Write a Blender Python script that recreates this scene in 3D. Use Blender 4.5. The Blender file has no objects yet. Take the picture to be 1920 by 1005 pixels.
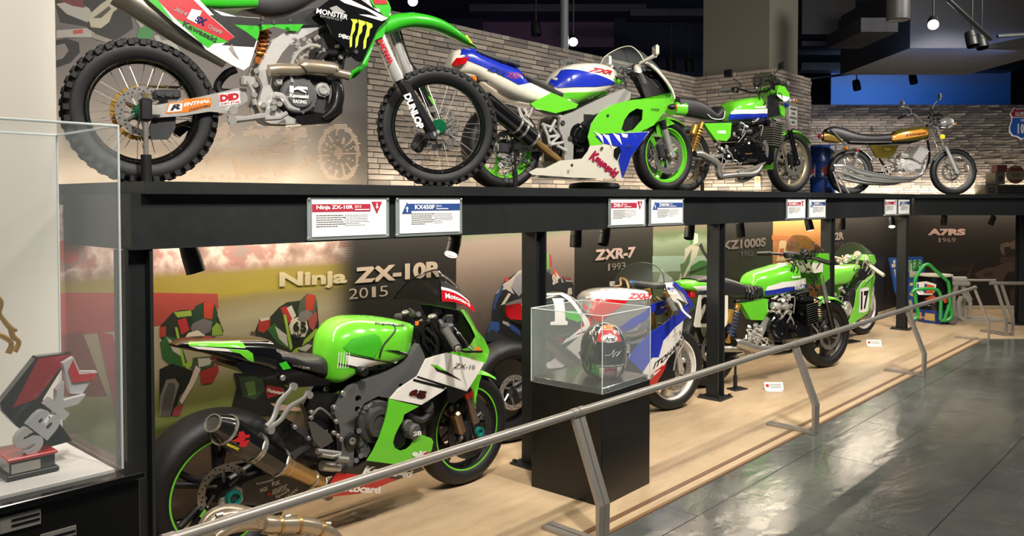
import bpy, bmesh, math, random
from mathutils import Vector, Matrix
random.seed(7)
PI = math.pi
sc = bpy.context.scene
COL = sc.collection

# ------------------------------------------------------------------ camera
FPX, CXP, CYP, EYE = 1520.0, 960.0, 416.0, 1.52
PITCH = math.atan((CYP - 375) / FPX)
YAW = math.atan(1390 / FPX)
cd = bpy.data.cameras.new('camera')
cam = bpy.data.objects.new('camera', cd)
COL.objects.link(cam)
cd.sensor_width = 36
cd.lens = FPX / 1920 * 36
cd.shift_y = -(502.5 - CYP) / 1920
cd.clip_start = 0.05
cam.location = (0, 0, EYE)
cam.rotation_euler = (PI / 2 - PITCH, 0, YAW - PI / 2)
sc.camera = cam
# ------------------------------------------------------------------ world and exposure
w = bpy.data.worlds.new('world')
sc.world = w
w.use_nodes = True
w.node_tree.nodes['Background'].inputs[0].default_value = (.50, .62, .95, 1)
w.node_tree.nodes['Background'].inputs[1].default_value = .05
sc.view_settings.view_transform = 'Standard'
sc.view_settings.look = 'None'
sc.view_settings.exposure = 0.0
sc.view_settings.gamma = 1


def area(name, loc, to, sx, sy, power, col=(1, .94, .86), spread=180):
    l = bpy.data.lights.new(name, 'AREA')
    l.shape = 'RECTANGLE'
    l.size, l.size_y, l.energy, l.color = sx, sy, power, col
    l.spread = math.radians(spread)
    o = bpy.data.objects.new(name, l)
    COL.objects.link(o)
    o.location = loc
    o.rotation_euler = (Vector(to) - Vector(loc)).to_track_quat('-Z', 'Y').to_euler()
    return o


def spot(name, loc, to, power, deg, blend=.4, col=(1, .94, .87), rad=.03):
    l = bpy.data.lights.new(name, 'SPOT')
    l.energy, l.spot_size, l.spot_blend, l.color = power, math.radians(deg), blend, col
    l.shadow_soft_size = rad
    o = bpy.data.objects.new(name, l)
    COL.objects.link(o)
    o.location = loc
    o.rotation_euler = (Vector(to) - Vector(loc)).to_track_quat('-Z', 'Y').to_euler()
    return o


# museum track lamps over the aisle (they hang above the top edge of the picture)
for _x in (1.6, 4.0, 6.4, 9.2):
    area('aisle_lamp', (_x - .3, .9, 4.3), (_x + .3, 3.2, 1.4), .4, .4, 90)
for _x, _t in ((1.2, (2.3, 3.6, 1.95)), (3.4, (4.9, 3.8, 1.95)), (5.8, (7.4, 3.75, 2.0)), (9.6, (12.1, 3.7, 2.0))):
    spot('shelf_spot', (_x, .9, 4.25), _t, 900 if _x > 9 else 430, 40, .5, rad=.06)
for _x, _t in ((1.2, (2.0, 2.9, .4)), (3.2, (4.3, 2.9, .4)), (5.4, (6.6, 2.8, .3)), (7.8, (9.2, 2.9, .3))):
    spot('floor_spot', (_x, .5, 4.25), _t, 560, 40, .5, rad=.06)
area('front_lamp', (-.6, 1.2, 3.6), (.6, 3.5, 1.8), .6, .6, 38)
# blue and plum wash lights of the dark hall
area('blue_wash', (14.4, 4.4, 3.1), (15.6, 5.5, 3.4), 2, .4, 30, (.6, .76, 1))
area('blue_wash', (11.5, 3.0, 3.3), (12.5, 4.5, 5.4), 2, 1.0, 15, (.3, .45, 1))
area('plum_wash', (6.5, 8.0, 3.0), (6.5, 9.0, 4.4), 2, .6, 30, (.6, .3, .9))
# ------------------------------------------------------------------ measuring helpers: photo pixel -> point on a chosen plane
FW0 = Vector((math.cos(YAW), math.sin(YAW), 0))
RT = Vector((math.sin(YAW), -math.cos(YAW), 0))
FW = FW0 * math.cos(PITCH) - Vector((0, 0, 1)) * math.sin(PITCH)
UP = Vector((0, 0, 1)) * math.cos(PITCH) + FW0 * math.sin(PITCH)
EYEP = Vector((0, 0, EYE))


def ray(px, py):
    return FW + RT * ((px - CXP) / FPX) - UP * ((py - CYP) / FPX)


def on(px, py, p0, n):
    d = ray(px, py)
    return EYEP + d * ((Vector(p0) - EYEP).dot(Vector(n)) / d.dot(Vector(n)))


def onY(px, py, y): return on(px, py, (0, y, 0), (0, 1, 0))
def onX(px, py, x): return on(px, py, (x, 0, 0), (1, 0, 0))
def onZ(px, py, z): return on(px, py, (0, 0, z), (0, 0, 1))
def onD(px, py, d): return EYEP + ray(px, py) * d


# ------------------------------------------------------------------ materials
def lin(c):
    if isinstance(c, str):
        c = tuple(int(c[i:i + 2], 16) / 255 for i in (0, 2, 4))
    return tuple(x / 12.92 if x <= .04045 else ((x + .055) / 1.055) ** 2.4 for x in c) + (1,)


MATS = {}


def mat(name, col, rough=.5, metal=0, coat=0, var=.06, scale=30, bump=0, bscale=200, **kw):
    if name in MATS: return MATS[name]
    m = bpy.data.materials.new(name)
    m.use_nodes = True
    nt = m.node_tree
    b = nt.nodes['Principled BSDF']
    c = lin(col)
    tc = nt.nodes.new('ShaderNodeTexCoord')
    n = nt.nodes.new('ShaderNodeTexNoise')
    n.inputs['Scale'].default_value = scale
    n.inputs['Detail'].default_value = 4
    nt.links.new(tc.outputs['Object'], n.inputs['Vector'])
    mx = nt.nodes.new('ShaderNodeMix')
    mx.data_type = 'RGBA'
    mx.inputs['A'].default_value = tuple(x * (1 - var) for x in c[:3]) + (1,)
    mx.inputs['B'].default_value = tuple(min(1, x * (1 + var)) for x in c[:3]) + (1,)
    nt.links.new(n.outputs['Fac'], mx.inputs['Factor'])
    nt.links.new(mx.outputs['Result'], b.inputs['Base Color'])
    mr = nt.nodes.new('ShaderNodeMapRange')
    mr.inputs['To Min'].default_value = max(0.02, rough * .85)
    mr.inputs['To Max'].default_value = min(1, rough * 1.15)
    nt.links.new(n.outputs['Fac'], mr.inputs['Value'])
    nt.links.new(mr.outputs['Result'], b.inputs['Roughness'])
    b.inputs['Metallic'].default_value = metal
    b.inputs['Coat Weight'].default_value = coat
    b.inputs['Coat Roughness'].default_value = .04
    if bump:
        n2 = nt.nodes.new('ShaderNodeTexNoise')
        n2.inputs['Scale'].default_value = bscale
        nt.links.new(tc.outputs['Object'], n2.inputs['Vector'])
        bp = nt.nodes.new('ShaderNodeBump')
        bp.inputs['Strength'].default_value = bump
        bp.inputs['Distance'].default_value = .002
        nt.links.new(n2.outputs['Fac'], bp.inputs['Height'])
        nt.links.new(bp.outputs['Normal'], b.inputs['Normal'])
    for k, v in kw.items():
        b.inputs[k].default_value = v
    MATS[name] = m
    return m


def glass(name, col=(.95, .98, .96), alpha=.12, rough=.02):
    m = bpy.data.materials.new(name)
    m.use_nodes = True
    nt = m.node_tree
    b = nt.nodes['Principled BSDF']
    tc = nt.nodes.new('ShaderNodeTexCoord')
    n = nt.nodes.new('ShaderNodeTexNoise')
    n.inputs['Scale'].default_value = 6
    nt.links.new(tc.outputs['Object'], n.inputs['Vector'])
    mr = nt.nodes.new('ShaderNodeMapRange')
    mr.inputs['To Min'].default_value = alpha * .8
    mr.inputs['To Max'].default_value = alpha * 1.2
    nt.links.new(n.outputs['Fac'], mr.inputs['Value'])
    nt.links.new(mr.outputs['Result'], b.inputs['Alpha'])
    b.inputs['Base Color'].default_value = lin(col)
    b.inputs['Roughness'].default_value = rough
    b.inputs['IOR'].default_value = 1.49
    b.inputs['Specular IOR Level'].default_value = .9
    MATS[name] = m
    return m


def emit(name, col, s):
    m = bpy.data.materials.new(name)
    m.use_nodes = True
    b = m.node_tree.nodes['Principled BSDF']
    b.inputs['Base Color'].default_value = lin(col)
    b.inputs['Emission Color'].default_value = lin(col)
    b.inputs['Emission Strength'].default_value = s
    MATS[name] = m
    return m


GREEN = mat('lime_green_paint', '63c32b', .22, 0, .6, .03)
GREEND = mat('grass_green_plastic', '2fa81e', .35, 0, .3, .04)
GREENL = mat('pale_lime_paint', '74c840', .3, 0, .4, .03)
WHITE = mat('white_paint', 'e4e0d8', .25, 0, .5, .03)
CREAM = mat('cream_white_paint', 'ddd8c6', .25, 0, .5, .03)
BLUE = mat('royal_blue_paint', '1c2fa8', .22, 0, .6, .03)
NAVY = mat('navy_paint', '14214f', .25, 0, .5, .03)
RED = mat('red_paint', 'b8141c', .25, 0, .5, .03)
REDP = mat('red_print', 'b01822', .4, 0, .2, .03)
BLACKG = mat('gloss_black', '0b0b0c', .18, 0, .5, .05)
BLACK = mat('satin_black', '121214', .42, 0, 0, .1)
BLACKP = mat('black_print', '0a0a0a', .45, 0, 0, .05)
RUBBER = mat('tyre_rubber', '0d0d0d', .58, 0, 0, .15, 60, .25, 300)
SEAT = mat('seat_vinyl', '232223', .45, 0, 0, .1, 40, .2, 500)
ALU = mat('cast_aluminium', 'bcb9b2', .32, .5, 0, .06, 40, .1, 300)
ALUB = mat('brushed_aluminium', 'dcdad4', .24, .5, 0, .05)
DARKM = mat('dark_cast_metal', '3d3d3e', .42, .35, 0, .12, 40, .15, 300)
GREYM = mat('grey_frame_metal', '646463', .36, .35, 0, .06, 50, .1, 400)
CHROME = mat('chrome', 'e4e2dc', .1, .85, 0, .03)
STEEL = mat('brushed_steel', 'b5b0a7', .28, .75, 0, .06, 80)
GOLD = mat('gold_anodised', 'bd923f', .3, .6, 0, .06)
TITAN = mat('titanium_tube', 'b3a48e', .28, .7, 0, .12, 14)
HEATT = mat('heat_tinted_titanium', 'b8935a', .27, .7, 0, .25, 9)
CARBON = mat('carbon_fibre', '1a1917', .25, .2, .6, .4, 90)
TEAL = mat('teal_anodised', '258c82', .25, .5, 0, .05)
REDANO = mat('red_anodised', 'b03024', .3, .6, 0, .05)
GREENANO = mat('green_anodised', '1d8a55', .28, .8, 0, .05)
BRONZE = mat('bronze_anodised', 'b06c30', .3, .6, 0, .05)
ORANGE = mat('amber_lens', 'd8761a', .2, 0, .5, .05)
REDLENS = mat('red_lens', 'b80f14', .15, 0, .6, .08)
YELLOW = mat('yellow_print', 'd9cf2a', .4, 0, .2, .04)
CLAW = mat('claw_print', 'b6d234', .4, 0, .2, .04)
BLUEP = mat('blue_print', '2345a8', .4, 0, .2, .04)
REDCART = mat('magenta_print', 'a01840', .4, 0, .1, .04)
WHITEP = mat('white_print', 'e8e6e0', .45, 0, .1, .02)
GREYP = mat('grey_print', '8a8884', .45, 0, .1, .03)
ORANGEP = mat('orange_print', 'd8741c', .4, 0, .1, .03)
CHAIN = mat('chain_steel', '8d7a4e', .4, .85, 0, .2, 60)
DISC = mat('brake_disc_steel', '9a968f', .32, .7, 0, .1, 90)
SCREEN = glass('clear_acrylic', 'dfe6e4', .10)
SMOKE = glass('smoked_acrylic', '15120f', .62, .05)
LENS = glass('lamp_glass', 'f4f4ee', .45, .05)
OLIVE = mat('olive_gold_paint', '6b5f22', .2, .5, .6, .06)
BLACKFRAME = mat('black_shelf_steel', '1e2121', .45, .1, 0, .08, 20, .05, 200)


# ------------------------------------------------------------------ mesh kit
def catmull(pts, n=6, closed=False):
    P = [Vector(p) for p in pts]
    if len(P) < 3: return P
    out = []
    m = len(P)
    rng = range(m) if closed else range(m - 1)
    for i in rng:
        p1, p2 = P[i], P[(i + 1) % m]
        p0 = P[(i - 1) % m] if closed or i else p1 * 2 - p2
        p3 = P[(i + 2) % m] if closed or i < m - 2 else p2 * 2 - p1
        for k in range(n):
            t = k / n
            out.append(.5 * ((2 * p1) + (p2 - p0) * t + (2 * p0 - 5 * p1 + 4 * p2 - p3) * t * t + (3 * p1 - p0 - 3 * p2 + p3) * t ** 3))
    if not closed: out.append(P[-1])
    return out


def interp(tab, x):
    """smooth monotone interpolation of [(x, y), ...]"""
    n = len(tab)
    if x <= tab[0][0]: return tab[0][1]
    if x >= tab[-1][0]: return tab[-1][1]
    for i in range(n - 1):
        x0, y0 = tab[i]
        x1, y1 = tab[i + 1]
        if x <= x1:
            h = x1 - x0
            if h < 1e-9: return y1
            t = (x - x0) / h
            m0 = (y1 - tab[i - 1][1]) / (x1 - tab[i - 1][0]) if i else (y1 - y0) / h
            m1 = (tab[i + 2][1] - y0) / (tab[i + 2][0] - x0) if i < n - 2 else (y1 - y0) / h
            return ((2 * t ** 3 - 3 * t * t + 1) * y0 + (t ** 3 - 2 * t * t + t) * h * m0 + (-2 * t ** 3 + 3 * t * t) * y1 + (t ** 3 - t * t) * h * m1)


class G:
    def __init__(s):
        s.v, s.f, s.m, s.T = [], [], [], None

    def add(s, vs, fs, mi=0):
        o = len(s.v)
        T = s.T
        s.v += [T @ Vector(p) if T else Vector(p) for p in vs]
        s.f += [tuple(i + o for i in f) for f in fs]
        s.m += [mi] * len(fs)
        return s

    def box(s, c, d, rot=None, bev=0, mi=0):
        c = Vector(c)
        hx, hy, hz = d[0] / 2, d[1] / 2, d[2] / 2
        R = rot if rot is not None else Matrix.Identity(3)
        if not bev:
            vs = [c + R @ Vector((x, y, z)) for x in (-hx, hx) for y in (-hy, hy) for z in (-hz, hz)]
            return s.add(vs, [(0, 1, 3, 2), (4, 6, 7, 5), (0, 4, 5, 1), (2, 3, 7, 6), (0, 2, 6, 4), (1, 5, 7, 3)], mi)
        pts = []
        for x in (-1, 1):
            for y in (-1, 1):
                for z in (-1, 1):
                    pts += [(x * hx, y * (hy - bev), z * (hz - bev)), (x * (hx - bev), y * hy, z * (hz - bev)), (x * (hx - bev), y * (hy - bev), z * hz)]
        return s.hull([c + R @ Vector(p) for p in pts], mi)

    def hull(s, pts, mi=0):
        bm = bmesh.new()
        for p in pts: bm.verts.new(p)
        bmesh.ops.convex_hull(bm, input=bm.verts)
        bmesh.ops.dissolve_limit(bm, angle_limit=.02, verts=bm.verts, edges=bm.edges)
        bm.verts.index_update()
        s.add([v.co.copy() for v in bm.verts], [[v.index for v in f.verts] for f in bm.faces], mi)
        bm.free()
        return s

    def tube(s, pts, r, seg=8, mi=0, sm=0, closed=False, flat=1, cap=True):
        P = [Vector(p) for p in pts]
        if isinstance(r, (int, float)): R = [r] * len(P)
        else: R = list(r)
        if sm:
            n0 = len(P)
            P = catmull(P, sm, closed)
            tab = [(i, R[i % n0]) for i in range(n0 + (1 if closed else 0))]
            R = [interp(tab, i / sm) for i in range(len(P))]
        n = len(P)
        up = None
        vs = []
        for i in range(n):
            if closed: t = P[(i + 1) % n] - P[i - 1]
            else: t = P[min(i + 1, n - 1)] - P[max(i - 1, 0)]
            if t.length < 1e-9: t = Vector((1, 0, 0))
            t.normalize()
            if up is None:
                a = Vector((0, 1, 0)) if abs(t.y) < .9 else Vector((1, 0, 0))
                up = (a - t * a.dot(t)).normalized()
            else:
                up = up - t * up.dot(t)
                up = up.normalized() if up.length > 1e-6 else t.orthogonal().normalized()
            sd = t.cross(up)
            for k in range(seg):
                a = 2 * PI * (k + .5) / seg
                vs.append(P[i] + (up * math.cos(a) * flat + sd * math.sin(a)) * R[i])
        fs = []
        for i in range(n if closed else n - 1):
            j = (i + 1) % n
            for k in range(seg):
                l = (k + 1) % seg
                fs.append((i * seg + k, i * seg + l, j * seg + l, j * seg + k))
        if cap and not closed:
            fs.append(tuple(range(seg))[::-1])
            fs.append(tuple((n - 1) * seg + k for k in range(seg)))
        return s.add(vs, fs, mi)

    def lathe(s, prof, o=(0, 0, 0), ax=(0, 1, 0), seg=32, mi=0, closed=False, sx=None, mod=None):
        """prof: [(distance along axis, radius), ...]"""
        o = Vector(o)
        ax = Vector(ax).normalized()
        if sx is None:
            a = Vector((1, 0, 0)) if abs(ax.x) < .9 else Vector((0, 0, 1))
        else: a = Vector(sx)
        e1 = (a - ax * a.dot(ax)).normalized()
        e2 = ax.cross(e1)
        vs = []
        for k in range(seg):
            t = 2 * PI * k / seg
            d = e1 * math.cos(t) + e2 * math.sin(t)
            for i, (h, r) in enumerate(prof):
                rr = r * (mod(t, i) if mod else 1)
                vs.append(o + ax * h + d * rr)
        n = len(prof)
        fs = []
        for k in range(seg):
            l = (k + 1) % seg
            for i in range(n if closed else n - 1):
                j = (i + 1) % n
                fs.append((k * n + i, k * n + j, l * n + j, l * n + i))
        if not closed:
            if prof[0][1] > 1e-6: fs.append(tuple(k * n for k in range(seg)))
            if prof[-1][1] > 1e-6: fs.append(tuple(k * n + n - 1 for k in range(seg))[::-1])
        return s.add(vs, fs, mi)

    def cyl(s, a, b, r, seg=16, mi=0, r2=None, bev=0):
        a, b = Vector(a), Vector(b)
        L = (b - a).length
        r2 = r if r2 is None else r2
        if bev: pr = [(0, r - bev), (bev, r), (L - bev, r2), (L, r2 - bev)]
        else: pr = [(0, r), (L, r2)]
        return s.lathe(pr, a, b - a, seg, mi)

    def loft(s, rings, mi=0, cap=True, closed=True):
        k = len(rings[0])
        vs = [p for r in rings for p in r]
        fs = []
        for i in range(len(rings) - 1):
            for j in range(k if closed else k - 1):
                l = (j + 1) % k
                fs.append((i * k + j, i * k + l, (i + 1) * k + l, (i + 1) * k + j))
        if cap and closed:
            fs.append(tuple(range(k))[::-1])
            fs.append(tuple((len(rings) - 1) * k + j for j in range(k)))
        return s.add(vs, fs, mi)

    def plate(s, out, yf, th=.004, mi=0, grid=.04, mirror=False, sm=0, holes=()):
        """polygon in (x, z), laid on the surface y = yf(x, z), given a thickness towards +y"""
        if not callable(yf):
            yc = yf
            yf = lambda x, z: yc
            grid = 0
        tris = flat_tris(out, sm, grid, holes)
        pts, faces = tris
        n = len(pts)
        cnt = {}
        for f in faces:
            for i in range(len(f)):
                e = (f[i], f[(i + 1) % len(f)])
                cnt[e] = 1
        for sg in ((1, -1) if mirror else (1,)):
            vs, fs = [], []
            for x, z in pts:
                vs.append((x, sg * yf(x, z), z))
            for x, z in pts:
                vs.append((x, sg * (yf(x, z) + th), z))
            for f in faces:
                fs.append(tuple(f))
                fs.append(tuple(i + n for i in f)[::-1])
            for (a, b) in cnt:
                if (b, a) not in cnt: fs.append((b, a, a + n, b + n))
            s.add(vs, fs, mi)
        return s

    def obj(s, name, m, parent=None, ang=35, label=None):
        me = bpy.data.meshes.new(name)
        me.from_pydata([tuple(p) for p in s.v], [], s.f)
        ms = m if isinstance(m, (list, tuple)) else [m]
        for x in ms: me.materials.append(x)
        if len(ms) > 1: me.polygons.foreach_set('material_index', s.m)
        bm = bmesh.new()
        bm.from_mesh(me)
        bmesh.ops.recalc_face_normals(bm, faces=bm.faces)
        bm.to_mesh(me)
        bm.free()
        me.polygons.foreach_set('use_smooth', [True] * len(me.polygons))
        me.set_sharp_from_angle(angle=math.radians(ang))
        me.update()
        o = bpy.data.objects.new(name, me)
        COL.objects.link(o)
        if parent is not None: o.parent = parent
        if label: o['label'] = label
        return o


def flat_tris(out, sm=0, grid=0, holes=()):
    P = [(Vector((p[0], 0, p[1]))) for p in out]
    if sm: P = catmull(P, sm, True)
    from mathutils.geometry import tessellate_polygon
    loops = [P] + [[Vector((h[0], 0, h[1])) for h in hh] for hh in holes]
    allp = [p for l in loops for p in l]
    tr = tessellate_polygon([[Vector((p.x, p.z, 0)) for p in l] for l in loops])
    bm = bmesh.new()
    bv = [bm.verts.new(p) for p in allp]
    for t in tr:
        if len(set(t)) == 3:
            try: bm.faces.new([bv[i] for i in t])
            except ValueError: pass
    bmesh.ops.remove_doubles(bm, verts=bm.verts, dist=1e-5)
    if grid:
        for ax, k in ((Vector((1, 0, 0)), 0), (Vector((0, 0, 1)), 2)):
            lo = min(p[k] for p in allp)
            hi = max(p[k] for p in allp)
            n = int((hi - lo) / grid) + 1
            for i in range(1, n):
                c = lo + (hi - lo) * i / n
                bmesh.ops.bisect_plane(bm, geom=bm.verts[:] + bm.edges[:] + bm.faces[:], plane_co=ax * c, plane_no=ax, dist=1e-6)
    bmesh.ops.recalc_face_normals(bm, faces=bm.faces)
    bm.normal_update()
    bm.verts.index_update()
    # face -y
    faces = []
    for f in bm.faces:
        ids = [v.index for v in f.verts]
        if f.normal.y > 0: ids.reverse()
        faces.append(ids)
    pts = [(v.co.x, v.co.z) for v in bm.verts]
    bm.free()
    return pts, faces


def text_tris(s, bold=0, shear=0, sx=1, font_sp=1):
    cu = bpy.data.curves.new('t', 'FONT')
    cu.body = s
    cu.size = 1
    cu.shear = shear
    cu.offset = bold
    cu.space_character = font_sp
    cu.resolution_u = 3
    ob = bpy.data.objects.new('t', cu)
    me = ob.to_mesh()
    vs = [(v.co.x * sx, v.co.y) for v in me.vertices]
    fs = [tuple(p.vertices) for p in me.polygons]
    ob.to_mesh_clear()
    bpy.data.objects.remove(ob)
    bpy.data.curves.remove(cu)
    x0 = min(v[0] for v in vs)
    x1 = max(v[0] for v in vs)
    y0 = min(v[1] for v in vs)
    y1 = max(v[1] for v in vs)
    return [((x - x0) / (x1 - x0), (y - y0) / (y1 - y0)) for x, y in vs], fs


def text_quad(g, s, quad, f3, bold=.02, shear=0, mi=0, th=.0):
    """lay the word in the quad bl, br, tr, tl given as (x, z); f3(x, z) -> 3D point"""
    uv, fs = text_tris(s, bold, shear)
    bl, br, tr, tl = [Vector((q[0], q[1])) for q in quad]
    vs = []
    for u, v in uv:
        p = (bl * (1 - u) + br * u) * (1 - v) + (tl * (1 - u) + tr * u) * v
        vs.append(f3(p.x, p.y))
    g.add(vs, fs, mi)
    return g


def empty(name, loc, rz=0):
    o = bpy.data.objects.new(name, None)
    COL.objects.link(o)
    o.location = loc
    o.rotation_euler = (0, 0, rz)
    o.empty_display_size = .1
    return o


def tag(o, label, cat, group=None, kind=None):
    if label: o['label'] = label
    if cat: o['category'] = cat
    if group: o['group'] = group
    if kind: o['kind'] = kind
    return o


def struct(o, label=None, cat=None):
    o['kind'] = 'structure'
    if label: o['label'] = label
    if cat: o['category'] = cat
    return o


class Frame:
    """a thing's own axes: x forward, y left, z up; turns photo pixels into its local metres on a plane y = const"""
    def __init__(s, o, heading):
        s.o = Vector(o)
        s.h = heading
        s.fx = Vector((math.cos(heading), math.sin(heading), 0))
        s.fy = Vector((-math.sin(heading), math.cos(heading), 0))

    def loc(s, p):
        q = p - s.o
        return Vector((q.dot(s.fx), q.dot(s.fy), q.z))

    def world(s, p):
        return s.o + s.fx * p[0] + s.fy * p[1] + Vector((0, 0, p[2]))

    def P(s, px, py, y=0):
        return s.loc(on(px, py, s.o + s.fy * y, s.fy))

    def zoom(s, x0, y0, k):
        return Zoom(s, x0, y0, k)


class Zoom:
    def __init__(s, fr, x0, y0, k): s.fr, s.x0, s.y0, s.k = fr, x0, y0, k

    def p(s, u, v, y=0):
        if callable(y):
            q = s.fr.P(s.x0 + u * s.k, s.y0 + v * s.k, y(0, .6))
            for _ in range(8): q = s.fr.P(s.x0 + u * s.k, s.y0 + v * s.k, .5 * q.y + .5 * y(q.x, q.z))
            return q
        return s.fr.P(s.x0 + u * s.k, s.y0 + v * s.k, y)

    def pts(s, st, y=0):
        out = []
        for t in st.split():
            a = [float(q) for q in t.split(',')]
            out.append(s.p(a[0], a[1], a[2] if len(a) > 2 else y))
        return out

    def o(s, st, y=0): return [(q.x, q.z) for q in s.pts(st, y)]


class Body:
    """lofted shell: top and bottom lines in (x, z), half width along x; superellipse cross-sections"""
    def __init__(s, top, bot, hw, p=2.6, pb=None):
        s.top = sorted(top)
        s.bot = sorted(bot)
        s.hw = hw
        s.p = p
        s.pb = pb or p
        s.x0 = max(s.top[0][0], s.bot[0][0])
        s.x1 = min(s.top[-1][0], s.bot[-1][0])

    def prm(s, x):
        t = (x - s.x0) / (s.x1 - s.x0)
        zt, zb = interp(s.top, x), interp(s.bot, x)
        return zt, zb, interp(s.hw, t)

    def y(s, x, z):
        x = min(max(x, s.x0), s.x1)
        zt, zb, w = s.prm(x)
        m, h = (zt + zb) / 2, max(1e-4, (zt - zb) / 2)
        q = min(.999, abs((z - m) / h))
        p = s.p if z > m else s.pb
        return w * (1 - q ** p) ** (1 / p)

    def mesh(s, g, n=26, k=28, mi=0):
        rings = []
        for i in range(n + 1):
            t = .5 - .5 * math.cos(PI * i / n)
            t = .5 * t + .5 * i / n
            x = s.x0 + (s.x1 - s.x0) * t
            zt, zb, w = s.prm(x)
            m, h = (zt + zb) / 2, (zt - zb) / 2
            r = []
            for j in range(k):
                a = 2 * PI * j / k
                c, d = math.cos(a), math.sin(a)
                p = s.p if d > 0 else s.pb
                r.append((x, w * math.copysign(abs(c) ** (2 / p), c), m + h * math.copysign(abs(d) ** (2 / p), d)))
            rings.append(r)
        g.loft(rings, mi)
        return g

    def side(s, off=.002):
        return lambda x, z: -(s.y(x, z) + off)


def circ(cx, cz, r, n=20, rz=None):
    return [(cx + r * math.cos(2 * PI * i / n), cz + (rz or r) * math.sin(2 * PI * i / n)) for i in range(n)]
# ================================================================== THE SETTING
SHZ = 1.588          # deck height of the display shelf
END = YAW - PI / 2   # heading of the cross section at the far end: its x axis runs along RT


def nd(nt, typ, **kw):
    n = nt.nodes.new(typ)
    for k, v in kw.items():
        if k in n.inputs: n.inputs[k].default_value = v
        else: setattr(n, k, v)
    return n


def ramp(nt, stops, interp_='LINEAR'):
    r = nt.nodes.new('ShaderNodeValToRGB')
    e = r.color_ramp.elements
    r.color_ramp.interpolation = interp_
    while len(e) < len(stops): e.new(.5)
    for i, (p, c) in enumerate(stops):
        e[i].position = p
        e[i].color = lin(c)
    return r


# ---- floors
def floor_mat():
    m = bpy.data.materials.new('polished_grey_stone_tile')
    m.use_nodes = True
    nt = m.node_tree
    b = nt.nodes['Principled BSDF']
    tc = nt.nodes.new('ShaderNodeTexCoord')
    geo = nt.nodes.new('ShaderNodeNewGeometry')
    n = nd(nt, 'ShaderNodeTexNoise', Scale=2.2, Detail=7.0, Roughness=.65)
    nt.links.new(geo.outputs['Position'], n.inputs['Vector'])
    r = ramp(nt, [(.3, '4a4d49'), (.55, '595c57'), (.75, '686a64')])
    nt.links.new(n.outputs['Fac'], r.inputs['Fac'])
    nt.links.new(r.outputs['Color'], b.inputs['Base Color'])
    mp = nt.nodes.new('ShaderNodeMapping')
    mp.inputs['Rotation'].default_value = (0, 0, -END)
    mp.inputs['Scale'].default_value = (2.6, 6.5, 1)
    nt.links.new(geo.outputs['Position'], mp.inputs['Vector'])
    n2 = nd(nt, 'ShaderNodeTexNoise', Scale=1.0, Detail=3.0, Distortion=.8)
    nt.links.new(mp.outputs['Vector'], n2.inputs['Vector'])
    bp = nd(nt, 'ShaderNodeBump', Strength=.35, Distance=.012)
    nt.links.new(n2.outputs['Fac'], bp.inputs['Height'])
    nt.links.new(bp.outputs['Normal'], b.inputs['Normal'])
    mr = nd(nt, 'ShaderNodeMapRange')
    mr.inputs['To Min'].default_value = .10
    mr.inputs['To Max'].default_value = .26
    nt.links.new(n.outputs['Fac'], mr.inputs['Value'])
    nt.links.new(mr.outputs['Result'], b.inputs['Roughness'])
    b.inputs['Specular IOR Level'].default_value = .8
    b.inputs['IOR'].default_value = 1.7
    return m


FLOORM = floor_mat()
GROUT = mat('dark_grout', '2c2d2b', .8)
FY = 2.135
g = G().box((6.5, -1.0, -.06), (17, 2 * (FY + 1.0), .108))
flo = struct(g.obj('floor', GROUT), 'polished grey stone tile floor of the aisle', 'floor')
tp = .885
tile_me = {}
ys = [FY, 1.945, 1.06, .175, -.71, -1.595, -2.48, -3.365]
for a in range(len(ys) - 1):
    for k in range(-2, 13):
        x0 = 3.0 + (k - 2) * .9 + (.45 if a % 2 else 0)
        key = a == 0
        if key not in tile_me:
            hy = (FY - 1.945 if key else tp) - .003
            gg = G().box((0, 0, -.005), (.897, hy, .010), bev=.0012)
            t = gg.obj('tile', FLOORM, flo)
            tile_me[key] = t.data
        else:
            t = bpy.data.objects.new('tile', tile_me[key])
            COL.objects.link(t)
            t.parent = flo
        t.location = (x0, (ys[a] + ys[a + 1]) / 2, .002)


def tan_mat():
    m = mat('beige_vinyl_flooring', 'b4926a', .42)
    nt = m.node_tree
    b = nt.nodes['Principled BSDF']
    geo = nt.nodes.new('ShaderNodeNewGeometry')
    mp = nt.nodes.new('ShaderNodeMapping')
    mp.inputs['Scale'].default_value = (.8, 2.6, 1)
    nt.links.new(geo.outputs['Position'], mp.inputs['Vector'])
    n = nd(nt, 'ShaderNodeTexNoise', Scale=3.0, Detail=8.0, Roughness=.7)
    nt.links.new(mp.outputs['Vector'], n.inputs['Vector'])
    r = ramp(nt, [(.3, 'a48c6c'), (.5, 'b59d7c'), (.72, 'c3ac8c')])
    nt.links.new(n.outputs['Fac'], r.inputs['Fac'])
    nt.links.new(r.outputs['Color'], b.inputs['Base Color'])
    return m


TANM = tan_mat()
g = G()
pts = [(-2, FY + .004), (10.0, FY + .004), (10.0 + RT.x * 4, FY + RT.y * 4 + .06), (10 + RT.x * 4 + FW0.x * 4, FY + RT.y * 4 + FW0.y * 4), (12.0, 4.2), (-2, 4.2)]
n = len(pts)
g.add([(x, y, .006) for x, y in pts] + [(x, y, -.05) for x, y in pts], [tuple(range(n)), tuple(range(n, 2 * n))[::-1]] + [(i, (i + 1) % n, n + (i + 1) % n, n + i) for i in range(n)])
dfl = struct(g.obj('floor_display', TANM), 'beige vinyl floor under the lower row of motorcycles', 'floor')
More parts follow.
